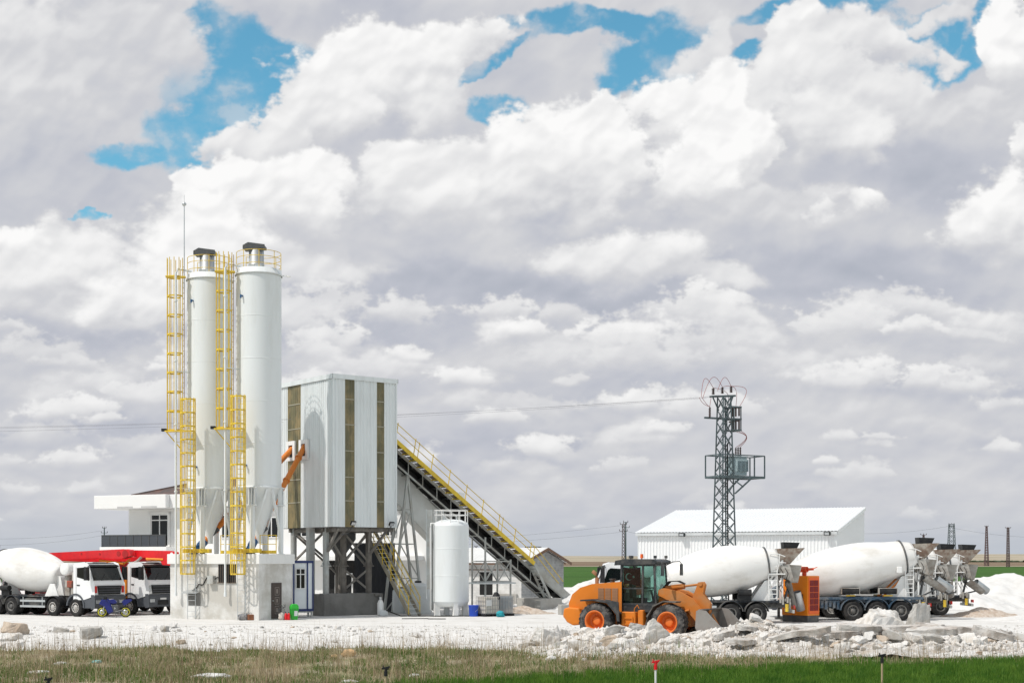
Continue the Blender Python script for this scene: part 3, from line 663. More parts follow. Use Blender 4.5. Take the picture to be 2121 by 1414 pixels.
# ------------------------------------------------------------------ steel stairs up to the tower
t = thing('steel_staircase', 'steep steel staircase with yellow handrails rising beside the tower legs', 'stairs', tuple(TM @ Vector((4.45, -2.0, 0))), A38)
m = MB()
for x in (-0.36, 0.36): m.bar((x, 0, 0), (x, 5.0, 5.1), 0.05, 0.26)
m.build('stringer', mat('stair_beige', (0.34, 0.31, 0.24), 0.6, var=0.15, stain=(0.22, 0.18, 0.13), sa=0.6, ss=2), t)
m = MB()
for i in range(20): k = (i + 0.6) / 20; m.box(-0.34, 0.34, 5.0 * k - 0.12, 5.0 * k + 0.12, 5.1 * k, 5.1 * k + 0.035)
m.build('tread', galv, t)
for x in (-0.4, 0.4):
    m = MB()
    for dz in (0.55, 1.05): m.bar((x, 0.05, 0.05 + dz), (x, 5.0, 5.1 + dz), 0.035)
    for k in range(6): m.bar((x, 0.1 + k * 0.96, 0.1 + k * 0.98), (x, 0.1 + k * 0.96, 1.12 + k * 0.98), 0.035)
    m.build('handrail', yellow, t)
# ------------------------------------------------------------------ belt conveyor
slope = math.atan(0.69); X0, X1 = 4.45, 20.6
def cz(x): return 11.58 - 0.69 * (x - 4.4)                          # height of the walkway stringer
t = thing('belt_conveyor', 'long inclined belt conveyor with yellow walkway rail running down from the tower', 'conveyor', (T0.x, T0.y, 0), A38)
m = MB(); m.bar((X0, 1.88, cz(X0)), (16.7, 1.88, cz(16.7)), 0.06, 0.26); m.build('walkway_stringer', yellow, t)
m = MB(); x = X0 + 0.15; k = 0
wood = mat('walkway_plate', (0.33, 0.36, 0.36), 0.6, var=0.2, stain=(0.22, 0.13, 0.08), sa=0.85, ss=0.35, sth=0.5)
while x < 16.6:
    m.add([(x, 1.92, cz(x) - 0.06), (x + 0.50, 1.92, cz(x + 0.50) - 0.06), (x + 0.50, 2.55, cz(x + 0.5) - 0.06), (x, 2.55, cz(x) - 0.06)], [(0, 1, 2, 3)])
    x += 0.56
m.build('walkway_plates', wood, t, fix=False)
m = MB(); x = X0 + 0.43
while x < 16.6: m.bar((x, 1.9, cz(x) - 0.12), (x, 2.58, cz(x) - 0.12), 0.06, 0.08); x += 0.56
m.build('walkway_bracket', yellow, t)
m = MB()
for dz in (0.62, 1.12): m.bar((X0, 1.86, cz(X0) + dz), (16.9, 1.86, cz(16.9) + dz), 0.035)
x = 5.6
while x < 16.9:
    m.bar((x, 1.86, cz(x)), (x + 0.2, 1.86, cz(x) + 1.1), 0.04)
    if int(x * 10) % 3 == 0: m.bar((x + 0.28, 1.86, cz(x + 0.28)), (x + 0.48, 1.86, cz(x + .28) + 1.08), 0.035)
    x += 1.33
m.bar((16.9, 1.86, cz(16.9) + 1.12), (19.2, 1.86, cz(19.2) + 0.5), 0.035); m.bar((16.9, 1.86, cz(16.9) + .62), (18.8, 1.86, cz(18.8) + 0.1), 0.035)
m.build('railing', yellow, t)
frame_m = mat('conveyor_frame', (0.42, 0.43, 0.41), 0.55, 0.1, var=0.12, stain=(0.28, 0.25, 0.21), sa=0.6, ss=1.2)
m = MB()
for y in (2.62, 3.55):
    m.bar((X0, y, cz(X0) - 0.18), (X1, y, cz(X1) - 0.18), 0.08, 0.20); m.bar((X0, y, cz(X0) - 1.05), (X1 - 1.2, y, cz(X1 - 1.2) - 1.05), 0.08, 0.10)
x = X0 + 0.4; f_ = 0
while x < X1 - 1.6:
    for y in (2.62, 3.55): m.bar((x, y, cz(x) - 0.2), (x, y, cz(x) - 1.05), 0.045)
    m.bar((x, 2.62, cz(x) - 1.05), (x, 3.55, cz(x) - 1.05), 0.07); x += 1.1
m.build('truss', frame_m, t)
belt = mat('belt_black', (0.02, 0.02, 0.021), 0.7, var=0.3, stain=(0.09, 0.085, 0.08), sa=0.5, ss=1)
m = MB()
for dz in (-0.22, -0.9):
    m.add([(X0, 2.68, cz(X0) + dz), (X1, 2.68, cz(X1) + dz), (X1, 3.5, cz(X1) + dz), (X0, 3.5, cz(X0) + dz), (X0, 2.68, cz(X0) + dz + 0.03), (X1, 2.68, cz(X1) + dz + 0.03), (X1, 3.5, cz(X1) + dz + 0.03), (X0, 3.5, cz(X0) + dz + 0.03)],
          [(0, 1, 2, 3), (4, 5, 6, 7), (0, 1, 5, 4), (2, 3, 7, 6), (0, 3, 7, 4), (1, 2, 6, 5)])
m.build('belt', belt, t)
m = MB(); m.bar((X0, 3.44, cz(X0) - 0.62), (X1 - 1.3, 3.44, cz(X1 - 1.3) - 0.62), 0.03, 0.62); m.build('belt_skirt', belt, t)
m = MB()
for x in np.arange(X0 + 0.3, X1, 0.9): m.tube((x, 2.66, cz(x) - 0.32), (x, 3.52, cz(x) - 0.32), 0.06, n=8)
m.tube((X1, 2.66, cz(X1) - 0.5), (X1, 3.52, cz(X1) - 0.5), 0.36, n=16)
m.build('roller', dark_steel, t)
m = MB(); m.bar((16.9, 2.56, cz(16.9) + 0.1), (X1, 2.56, cz(X1) + 0.1), 0.05, 0.55); m.build('side_guard', frame_m, t)
lad = MB()
for y in (1.9, 2.5): lad.bar((16.75, y, cz(16.75)), (18.35, y - 0.25, 0.0), 0.05, 0.16)
for i in range(13): k = (i + 0.5) / 13; lad.box(16.75 + 1.6 * k - 0.1, 16.75 + 1.6 * k + 0.1, 1.92 - 0.25 * k, 2.48 - 0.25 * k, cz(16.75) * (1 - k), cz(16.75) * (1 - k) + 0.03)
lad.build('ladder', frame_m, t)
# trestles
def trestle(x, spread, zt, y0=2.62, y1=3.55):
    m = MB()
    for y in (y0, y1):
        for s_ in (-1, 1): m.bar((x, y, zt), (x + s_ * spread, y, 0), 0.13)
        for k in (0.25, 0.5, 0.75): m.bar((x - spread * k, y, zt * (1 - k)), (x + spread * k, y, zt * (1 - k)), 0.07)
        m.bar((x - spread * .5, y, zt * .5), (x + spread * .75, y, zt * .25), 0.06); m.bar((x + spread * .25, y, zt * .75), (x - spread * .5, y, zt * .5), 0.06); m.bar((x - spread, y, 0), (x + spread * .75, y, zt * .25), 0.06)
    for k in (0.0, 0.5, 1.0):
        for s_ in (-1, 1): m.bar((x + s_ * spread * k, y0, zt * (1 - k)), (x + s_ * spread * k, y1, zt * (1 - k)), 0.07)
    m.build('trestle', frame_m, t)
trestle(7.0, 1.15, cz(7.0) - 1.1)
m = MB()
for x in (12.9, 15.0):
    for y in (2.3, 3.75): m.bar((x, y, 0), (x, y, cz(x) - 0.9), 0.09)
for z in (1.9, 3.25):
    for y in (2.3, 3.75): m.bar((12.9, y, z), (15.0, y, z), 0.07)
    for x in (12.9, 15.0): m.bar((x, 2.3, z), (x, 3.75, z), 0.07)
for y in (2.3, 3.75):
    for a, b in ((12.9, 13.95), (13.95, 15.0)): m.bar((a, y, 1.9), (b, y, 3.25), 0.05); m.bar((a, y, 3.25), (b, y, 1.9), 0.05)
    m.bar((13.95, y, 1.9), (13.95, y, 3.25), 0.06)
m.build('trestle', frame_m, t)
MB().box(12.6, 15.3, 2.1, 3.9, 1.75, 1.86).build('spill_tray', galv, t)
MB().box(17.0, 18.9, 1.6, 4.2, -0.2, 0.75).build('footing', concrete, t, 0.03, 1)
# inclined enclosed chute beside it (pale panels)
t = thing('skip_chute', 'pale enclosed chute sloping down behind the white tank under the belt conveyor', 'chute', (T0.x, T0.y, 0), A38)
m = MB(); 
def hz_(x): return 9.9 - 0.86 * (x - 4.6)
m.bar((4.6, 3.75, hz_(4.6)), (10.7, 3.75, hz_(10.7)), 0.9, 1.75); m.build('panel', mat('chute_pale', (0.60, 0.61, 0.59), 0.5, var=0.05, stain=(0.45, 0.43, 0.38), sa=0.4, ss=0.6), t, 0.02, 1)
m = MB(); m.bar((9.6, 3.75, hz_(9.6)), (9.6, 3.75, -0.1), 0.2); m.bar((10.4, 3.75, hz_(10.4)), (10.9, 3.75, -0.1), 0.16); m.build('leg', frame_m, t)

# ------------------------------------------------------------------ trucks
drum_white = mat('drum_white', (0.80, 0.79, 0.77), 0.38, var=0.03, vs=0.5, stain=(0.56, 0.53, 0.48), sa=0.65, ss=0.8, sth=0.54, stretch=(0.5, 1, 1))
dirty_steel = mat('cement_caked', (0.40, 0.385, 0.355), 0.85, var=0.2, vs=2, bump=0.3, bs=10, stain=(0.17, 0.13, 0.10), sa=0.7, ss=1.6, sth=0.5)
cab_white = mat('cab_white', (0.80, 0.81, 0.82), 0.28, var=0.02)
chassis_m = mat('chassis_dark', (0.022, 0.028, 0.038), 0.6, 0.2, var=0.3, stain=(0.24, 0.225, 0.2), sa=0.6, ss=1.8, sth=0.5)
rim_m = mat('rim_grey', (0.50, 0.49, 0.47), 0.55, 0.2, var=0.1, stain=(0.3, 0.25, 0.2), sa=0.6, ss=4)
rim_dark = mat('rim_dark', (0.10, 0.10, 0.10), 0.6, 0.2, var=0.2, stain=(0.25, 0.23, 0.2), sa=0.5, ss=4)
rim_orange = mat('rim_orange', (0.72, 0.17, 0.02), 0.5, var=0.08, stain=(0.55, 0.12, 0.03), sa=0.6, ss=3)
lamp_red = mat('lamp_red', (0.55, 0.02, 0.015), 0.3)
lamp_amber = mat('lamp_amber', (0.80, 0.22, 0.01), 0.3)
def wheel(par, x, y, r, w, side, rim=rim_m, rr=0.54, dish=0.25, holes=10, z=None):
    """side = -1: outer face towards local -y"""
    z = r if z is None else z
    a = (0, side, 0); o = (x, y, z); h = w / 2
    m = MB().lathe([(r * rr, h * 0.9), (r * (rr + 0.04), h), (r * 0.86, h), (r * 0.965, h * 0.80), (r, h * 0.45), (r, -h * 0.45), (r * 0.965, -h * 0.8), (r * 0.86, -h), (r * rr, -h), (r * rr, h * 0.9)], o, a, 40)
    for g in (-0.22, 0.0, 0.22): m.lathe([(r + 0.002, w * g - 0.02), (r + 0.010, w * g - 0.012), (r + 0.010, w * g + 0.012), (r + 0.002, w * g + 0.02)], o, a, 40)
    t = m.build('tyre', black_rubber, par)
    R0 = r * rr
    m = MB().lathe([(R0 + 0.012, h * 0.92), (R0 + 0.012, h * 0.99), (R0 - 0.02, h * 0.99), (R0 - 0.05, h * 0.8), (R0 * 0.86, h * (1 - dish * 2.2)), (R0 * 0.5, h * (1 - dish * 1.2)), (R0 * 0.42, h * (1 - dish)), (R0 * 0.40, h * 0.95), (R0 * 0.2, h * 1.02), (0, h * 1.03)], o, a, 32)
    rm = m.build('rim', rim, t)
    m = MB(); u, v, d = basis(a)
    for k in range(holes):
        c = Vector(o) + (u * math.cos(2 * PI * k / holes) + v * math.sin(2 * PI * k / holes)) * R0 * 0.70 + d * (h * (1 - dish * 1.72))
        m.tube(c - d * 0.03, c + d * 0.02, 0.035, n=7)
    m.build('rim_hole', black_plastic, rm)
    return t
def fender(par, x, y0, y1, r, z, m_, a0=5, a1=175, th=0.03):
    m = MB(); n = 14; vs = []
    for rr in (r, r + th):
        for y in (y0, y1): vs += [(x + rr * math.cos(R(a0 + (a1 - a0) * i / n)), y, z + rr * math.sin(R(a0 + (a1 - a0) * i / n))) for i in range(n + 1)]
    k = n + 1; fs = []
    for i in range(n):
        fs += [(i, i + 1, k + i + 1, k + i), (2 * k + i, 2 * k + i + 1, 3 * k + i + 1, 3 * k + i), (i, i + 1, 2 * k + i + 1, 2 * k + i), (k + i, k + i + 1, 3 * k + i + 1, 3 * k + i)]
    m.add(vs, fs + [(0, k, 3 * k, 2 * k), (n, k + n, 3 * k + n, 2 * k + n)]); return m.build('mudguard', m_, par)
def cab(par, red_lamps=True):
    """forward-control cab: local x forward, front axle at x = 0"""
    prof = [(-0.12, 1.05), (-0.12, 3.0), (-0.02, 3.08), (0.72, 3.14), (0.98, 3.06), (1.38, 2.08), (1.48, 1.9), (1.50, 1.28), (0.62, 1.05)]
    body = MB().prism(prof, -1.2, 1.2, 'xz').build('cab', cab_white, par, 0.07, 3)
    for s in (-1, 1):
        y = 1.203 * s
        win = MB().prism([(0.12, 2.86), (0.78, 2.90), (0.92, 2.80), (1.13, 2.22), (1.10, 2.12), (0.12, 2.32)], y, y + 0.012 * s, 'xz').build('side_window', dark_glass, body)
        MB().prism([(0.05, 1.10), (0.05, 2.92), (0.035, 2.92), (0.035, 1.10)], y, y + 0.006 * s, 'xz').build('door_gap', black_plastic, body)
        MB().box(0.12, 0.34, min(y, y + 0.03 * s), max(y, y + 0.03 * s), 1.82, 1.88).build('door_handle', black_plastic, body)
        arm = MB().path([(1.0, 1.15 * s, 2.96), (1.22, 1.36 * s, 2.98), (1.24, 1.46 * s, 2.9)], 0.025, 6)
        arm.prism([(1.12, 2.15), (1.12, 2.92), (1.30, 2.92), (1.34, 2.15)], 1.36 * s, 1.62 * s, 'xz'); arm.build('mirror', black_plastic, body, 0.02, 1)
        hl = MB().box(1.56, 1.585, min(0.72 * s, 1.12 * s), max(0.72 * s, 1.12 * s), 0.78, 0.98).build('headlight', chrome, par)
        MB().box(1.505, 1.53, min(0.98 * s, 1.15 * s), max(0.98 * s, 1.15 * s), 1.40, 1.80).build('marker', lamp_red if red_lamps else chrome, body)
        fender(par, 0, min(0.72 * s, 1.24 * s), max(0.72 * s, 1.24 * s), 0.64, 0.62, grey_plastic, -8, 178, 0.10)
        MB().box(0.62, 1.45, min(0.85 * s, 1.19 * s), max(0.85 * s, 1.19 * s), 0.5, 1.06).build('step', grey_plastic if s else None, par, 0.03, 1)
    # windscreen follows the raked front
    n = Vector((0.98, 0, 0.4)).normalized()
    def pt(k, y): return (0.985 + (1.385 - 0.985) * k + 0.012, y, 3.045 + (2.10 - 3.045) * k + 0.006)
    ws = MB().add([pt(0.02, -1.08), pt(0.02, 1.08), pt(0.97, 1.12), pt(0.97, -1.12)], [(0, 1, 2, 3)]); ws.build('windscreen', dark_glass, body, fix=False)
    m = MB().prism([(0.70, 3.16), (1.12, 3.0), (1.15, 2.93), (0.72, 3.1)], -1.1, 1.1, 'xz'); m.build('sun_visor', black_plastic, body)
    for y in (-0.5, 0.35): MB().bar(pt(0.98, y), pt(0.55, y + 0.45), 0.03).build('wiper', black_plastic, body)
    g = MB().prism([(-0.95, 1.82), (0.95, 1.82), (0.86, 1.30), (-0.86, 1.30)], 1.502, 1.535, 'yz').build('grille', black_plastic, body)
    m = MB()
    for z in (1.72, 1.56, 1.42): m.box(1.536, 1.56, -0.85, 0.85, z - 0.02, z + 0.02)
    m.build('grille_bar', grey_plastic, g)
    MB().prism([(1.30, 0.48), (1.30, 1.26), (1.52, 1.26), (1.56, 1.1), (1.56, 0.55), (1.5, 0.48)], -1.22, 1.22, 'xz').build('bumper', grey_plastic, par, 0.03, 1)
    MB().box(1.562, 1.575, -0.45, 0.45, 0.62, 0.9).build('bumper_grille', black_plastic, par)
    pl = MB().box(1.577, 1.585, -0.26, 0.26, 0.93, 1.04).build('number_plate', mat('plate_white', (0.75, 0.75, 0.74), 0.4), par)
    m = MB().box(0.2, 0.7, -0.55, 0.55, 3.14, 3.2); m.build('roof_hatch', white_paint, body)
    return body
def drum_profile(L, r0, rm, rr):
    """radius along the drum: blunt front, belly, taper to the roller ring and mouth"""
    pts = [(0.0, 0.0), (r0 * 0.9, 0.0), (r0, 0.04)]
    ks = [(0.0, r0), (0.10, r0 + (rm - r0) * 0.34), (0.22, r0 + (rm - r0) * 0.68), (0.36, r0 + (rm - r0) * 0.92), (0.50, rm), (0.62, rm * 0.995), (0.74, rm * 0.93), (0.87, rm * 0.80), (1.0, rr)]
    for i in range(1, 28):
        k = i / 27
        for (a, ra), (b, rb) in zip(ks[:-1], ks[1:]):
            if a <= k <= b:
                j = ks.index((a, ra)); t = (k - a) / (b - a)
                p0 = ks[max(j - 1, 0)]; p3 = ks[min(j + 2, len(ks) - 1)]
                m0 = (rb - p0[1]) / (b - p0[0]) * (b - a); m1 = (p3[1] - ra) / (p3[0] - a) * (b - a)
                v = (2 * t**3 - 3 * t * t + 1) * ra + (t**3 - 2 * t * t + t) * m0 + (-2 * t**3 + 3 * t * t) * rb + (t**3 - t * t) * m1
                pts.append((v, k * L)); break
    return pts
def mixer_body(par, xf, zf, xr, zr, rm=1.3, r0=0.72, rr=0.86, swing=0.0, chute_len=1.3, chute_dir=(-1.0, 0.0, -0.62)):
    """drum between a front bearing and the roller ring, then ladder, hopper, collector and chute at the tail (local -x)"""
    a = Vector((xf, 0, zf)); b = Vector((xr, 0, zr)); L = (b - a).length; d = (b - a).normalized()
    pr = drum_profile(L, r0, rm, rr)
    drum = MB().lathe(pr, a, d, 56).lathe([(rr, L), (rr * 0.93, L + 0.15), (rr * 0.84, L + 0.45), (rr * 0.78, L + 0.62), (rr * 0.70, L + 0.62), (0, L + 0.4)], a, d, 40).build('drum', drum_white, par)
    MB().lathe([(rr - 0.02, L - 0.06), (rr + 0.05, L - 0.06), (rr + 0.05, L + 0.03), (rr - 0.02, L + 0.03)], a, d, 48).build('roller_ring', dark_steel, drum)
    m = MB()
    for k in (0.36, 0.64):
        q = min(pr, key=lambda p: abs(p[1] - k * L) if p[0] > 0 else 9)
        m.lathe([(q[0] - 0.01, q[1] - 0.015), (q[0] + 0.008, q[1]), (q[0] - 0.01, q[1] + 0.015)], a, d, 56)
    m.build('weld_seam', drum_white, drum)
    # front pedestal and tail pedestal
    m = MB().prism([(xf + 0.55, 1.15), (xf + 0.25, zf + 0.05), (xf + 0.02, zf + 0.1), (xf - 0.35, 1.15)], -0.45, 0.45, 'xz'); m.prism([(xf + 0.62, 1.15), (xf + 0.3, 1.9), (xf - 0.1, 1.9), (xf - 0.55, 1.15)], -0.95, -0.85, 'xz'); m.prism([(xf + 0.62, 1.15), (xf + 0.3, 1.9), (xf - 0.1, 1.9), (xf - 0.55, 1.15)], 0.85, 0.95, 'xz')
    m.build('front_pedestal', white_paint, par, 0.02, 1)
    for s in (-1, 1):
        m = MB()
        m.prism([(xr + 0.95, 1.12), (xr + 0.18, zr - rr - 0.02), (xr - 0.12, zr - rr - 0.02), (xr - 0.30, 1.12)], 0.52 * s, 0.62 * s, 'xz')
        m.tube((xr - 0.05, 0.42 * s, zr - rr - 0.12), (xr + 0.1, 0.42 * s, zr - rr - 0.12), 0.14, n=14)
        m.bar((xr - 0.1, 0.56 * s, zr - rr), (xr - 0.75, 0.56 * s, zr + 0.15), 0.1); m.bar((xr - 0.75, 0.56 * s, zr + 0.2), (xr - 0.75, 0.56 * s, 1.3), 0.09)
        m.build('tail_pedestal', white_paint, par, 0.01, 1)
    # charging hopper with a dark rubber-lined bucket on top
    hx = xr - 0.62
    m = MB(); vs = [(hx + 0.04, -0.46, zr + 0.02), (hx + 0.04, 0.46, zr + 0.02), (hx - 0.55, 0.44, zr - 0.02), (hx - 0.55, -0.44, zr - 0.02), (hx + 0.05, -0.52, zr + 0.80), (hx + 0.05, 0.52, zr + 0.80), (hx - 1.32, 0.56, zr + 0.84), (hx - 1.32, -0.56, zr + 0.84)]
    m.add(vs, [(0, 1, 5, 4), (1, 2, 6, 5), (2, 3, 7, 6), (3, 0, 4, 7)]); hp = m.build('hopper', mat('hopper_rusty', (0.36, 0.325, 0.28), 0.85, var=0.25, vs=2, bump=0.3, bs=10, stain=(0.15, 0.085, 0.055), sa=0.85, ss=1.8, sth=0.48), par, fix=False)
    m = MB(); vs = [(hx - 0.25, -0.40, zr + 0.78), (hx - 0.25, 0.40, zr + 0.78), (hx - 0.92, 0.42, zr + 0.78), (hx - 0.92, -0.42, zr + 0.78), (hx - 0.22, -0.42, zr + 1.15), (hx - 0.22, 0.42, zr + 1.15), (hx - 1.08, 0.42, zr + 1.12), (hx - 1.08, -0.42, zr + 1.12)]
    m.add(vs, [(0, 1, 5, 4), (1, 2, 6, 5), (2, 3, 7, 6), (3, 0, 4, 7)]); m.build('bucket', black_plastic, hp, fix=False)
    # discharge collector: two plates closing to a spout
    m = MB(); vs = [(hx - 0.30, -0.62, zr - 0.02), (hx - 0.30, 0.62, zr - 0.02), (hx - 1.15, 0.58, zr - 0.08), (hx - 1.15, -0.58, zr - 0.08), (hx - 0.62, -0.22, zr - 1.0), (hx - 0.62, 0.22, zr - 1.0), (hx - 1.02, 0.22, zr - 1.0), (hx - 1.02, -0.22, zr - 1.0)]
    m.add(vs, [(0, 1, 5, 4), (1, 2, 6, 5), (2, 3, 7, 6), (3, 0, 4, 7)])
    m.prism([(hx + 0.2, zr - 0.1), (hx - 0.5, zr - 0.05), (hx - 0.75, zr - 0.95), (hx - 0.1, zr - 0.7)], -0.66, -0.60, 'xz'); m.prism([(hx + 0.2, zr - 0.1), (hx - 0.5, zr - 0.05), (hx - 0.75, zr - 0.95), (hx - 0.1, zr - 0.7)], 0.60, 0.66, 'xz')
    m.build('collector', dirty_steel, par, fix=False)
    # swinging chute, a half pipe
    o = Vector((hx - 0.72, 0, zr - 0.98)); cd = Matrix.Rotation(swing, 3, 'Z') @ Vector(chute_dir).normalized()
    u, v, w = basis(cd); m = MB(); n = 12; vs = []
    for rad in (0.30, 0.275):
        for k, sc in ((-0.1, 1.15), (chute_len * 0.5, 1.0), (chute_len, 0.92)):
            vs += [o + w * k + (u * math.cos(PI + PI * i / n) * rad * sc + v * math.sin(PI + PI * i / n) * rad * sc) for i in range(n + 1)]
    k = n + 1; fs = []
    for q in (0, 3 * k):
        for j in range(2): fs += [(q + j * k + i, q + j * k + i + 1, q + (j + 1) * k + i + 1, q + (j + 1) * k + i) for i in range(n)]
    fs += [(j * k, (j + 1) * k, 3 * k + (j + 1) * k, 3 * k + j * k) for j in range(2)] + [(j * k + n, (j + 1) * k + n, 3 * k + (j + 1) * k + n, 3 * k + j * k + n) for j in range(2)]
    fs += [(2 * k + i, 2 * k + i + 1, 5 * k + i + 1, 5 * k + i) for i in range(n)]
    m.add(vs, fs); ch = m.build('chute', dirty_steel, par)
    # folded extension pipe carried on top of the chute
    e0 = o + w * (chute_len * 0.45) + v * 0.16; m = MB().lathe([(0.22, 0), (0.24, chute_len * 0.8), (0.21, chute_len * 0.8), (0.19, 0)], e0, w, 20); m.build('chute_extension', galv, ch)
    m = MB(); m.bar(o + w * chute_len * 0.7 - v * 0.25, (hx - 0.35, 0, 1.25), 0.08); m.tube((hx - 0.35, 0, 1.1), (hx - 0.6, 0, zr - 1.0), 0.07, n=8); m.build('chute_post', dark_steel, par)
    # ladder with platform and hand loop, on the right-hand side (local -y) or left
    for s in (1,):
        y0 = 0.72
        m = MB()
        for x in (hx + 0.62, hx + 0.18): m.bar((x, y0, 1.2), (x, y0, zr - 0.1), 0.05); 
        for i in range(8): m.bar((hx + 0.62, y0, 1.3 + i * 0.24), (hx + 0.18, y0, 1.3 + i * 0.24), 0.045)
        m.box(hx - 0.25, hx + 0.66, y0 - 0.35, y0 + 0.06, zr - 0.56, zr - 0.50)
        lad = m.build('ladder', white_paint, par)
        m = MB().path([(hx + 0.62, y0, zr - 0.2), (hx + 0.60, y0, zr + 0.35), (hx + 0.5, y0, zr + 0.50), (hx + 0.1, y0, zr + 0.52), (hx - 0.25, y0, zr + 0.38)], 0.025, 6)
        m.path([(hx + 0.18, y0, zr - 0.5), (hx + 0.05, y0, zr + 0.1), (hx + 0.05, y0, zr + 0.5)], 0.022, 6); m.path([(hx + 0.05, y0, zr + 0.1), (hx - 0.3, y0, zr + 0.05)], 0.022, 6)
        m.build('hand_rail', white_paint, lad)
    m = MB()
    for q in range(3): m.path([(hx + 0.3 - q * 0.22, 0.6, zr - 0.1 + q * 0.05), (hx + 0.1 - q * 0.25, 0.72, zr - 0.5), (hx + 0.15 - q * 0.2, 0.66, zr - 1.1), (hx - 0.1 - q * 0.2, 0.5, zr - 1.5)], 0.018, 5)
    m.build('hose', black_rubber, par)
    return drum
def tail_end(par, x, yw=1.15):
    """cross beam with lamps, controls and underrun bar at the end of the frame"""
    MB().box(x - 0.08, x, -yw, yw, 0.55, 0.72).box(x - 0.02, x + 0.08, -0.5, 0.5, 0.72, 1.1).build('underrun_bar', steel_grey, par)
    for s in (-1, 1):
        MB().box(x - 0.12, x - 0.085, min(s * 0.62, s * 1.1), max(s * 0.62, s * 1.1), 0.78, 0.95).build('tail_lamp', lamp_red, par)
        MB().box(x - 0.10, x - 0.082, min(s * 0.55, s * 1.12), max(s * 0.55, s * 1.12), 0.57, 0.70).build('reflector', mat('reflector_orange', (0.60, 0.10, 0.05), 0.4), par)
    m = MB()
    for i in range(5): m.box(x + 0.1 + i * 0.12, x + 0.18 + i * 0.12, 0.85, 1.0 + 0.05 * (i % 2), 1.0 + 0.08 * (i % 3), 1.3 + 0.1 * (i % 2))
    m.build('control_box', dirty_steel, par)
    MB().tube((x + 0.3, 1.02, 0.62), (x + 0.3, 1.02, 1.02), 0.09, n=12).build('water_bottle', yellow, par)

def make_mixer(label):
    t = thing('mixer_truck', label, 'mixer truck', group='white drum concrete mixer trucks')
    cab(t)
    m = MB()
    for s in (-1, 1): m.box(-8.75, 1.3, 0.36 * s - 0.05, 0.36 * s + 0.05, 0.82, 1.10)
    for x in (-0.6, -3.0, -4.3, -7.6, -8.6): m.box(x - 0.06, x + 0.06, -0.36, 0.36, 0.84, 1.08)
    m.box(-8.6, -1.7, -0.85, 0.85, 1.105, 1.19); m.build('chassis', chassis_m, t)
    for x, dual in ((0, 0), (-1.9, 0), (-5.5, 1), (-6.85, 1)):
        ax = MB().tube((x, -0.95, 0.53), (x, 0.95, 0.53), 0.09, n=8); ax.build('axle', chassis_m, t)
        for s in (-1, 1):
            wheel(t, x, 1.08 * s, 0.53, 0.31, s, rim_m if not dual else rim_dark, dish=0.1 if not dual else 0.62)
            if dual: MB().lathe([(0.3, -0.15), (0.5, -0.15), (0.53, -0.08), (0.53, 0.08), (0.5, 0.15), (0.3, 0.15)], (x, 0.74 * s, 0.53), (0, s, 0), 32).build('inner_tyre', black_rubber, t)
            fender(t, x, min(0.7 * s, 1.24 * s), max(0.7 * s, 1.24 * s), 0.62, 0.55, black_plastic if not dual else chassis_m, 8, 172) if x else None
    # tanks and side rails between the axles
    MB().box(-4.6, -2.75, -1.08, -0.45, 0.50, 1.02).build('fuel_tank', chassis_m, t, 0.05, 2)
    MB().box(-4.6, -2.9, 0.45, 1.08, 0.50, 1.02).build('air_tank', chassis_m, t, 0.05, 2)
    for s in (-1, 1):
        m = MB()
        for z in (0.55, 0.88): m.box(-4.75, -2.6, 1.16 * s - 0.015, 1.16 * s + 0.015, z - 0.06, z + 0.06)
        for x in (-4.5, -2.85): m.bar((x, 1.14 * s, 0.5), (x, 1.14 * s, 1.1), 0.05)
        m.build('side_guard', galv, t)
    # water tank lying across behind the cab, engine and hydraulics beneath
    MB().lathe([(0, 1.06), (0.3, 1.05), (0.37, 1.0), (0.38, 0.9), (0.38, -0.9), (0.37, -1.0), (0.3, -1.05), (0, -1.06)], (-1.15, 0, 2.78), (0, 1, 0), 36).build('water_tank', white_paint, t)
    m = MB().box(-1.35, -0.95, -0.8, 0.8, 1.2, 2.42).box(-0.75, -0.25, -0.9, 0.9, 1.1, 1.7).tube((-0.6, -0.8, 1.1), (-0.6, -0.8, 2.6), 0.09, n=10); m.build('engine_cover', dirty_steel, t, 0.03, 1)
    m = MB().box(-1.0, -0.55, -0.98, -0.62, 1.7, 2.1).box(-0.95, -0.5, 0.5, 1.0, 1.5, 2.3); m.build('hydraulic_pump', mat('hydraulic_red', (0.35, 0.06, 0.03), 0.6, var=0.3, stain=(0.1, 0.07, 0.05), sa=0.8, ss=4), t, 0.03, 1)
    mixer_body(t, -2.35, 2.28, -7.55, 3.12, swing=R(25))
    for s in (-1, 1): MB().tube((-6.6, 0.98 * s, 1.62), (-5.9, 0.98 * s, 1.62), 0.17, n=16).box(-6.6, -5.9, min(.8 * s, s), max(.8 * s, s), 1.2, 1.46).build('spare_tank', black_plastic, t)
    tail_end(t, -8.75)
    return t
def place(o, x, y, rz): o.location = (x, y, 0.0); o.rotation_euler = (0, 0, rz)

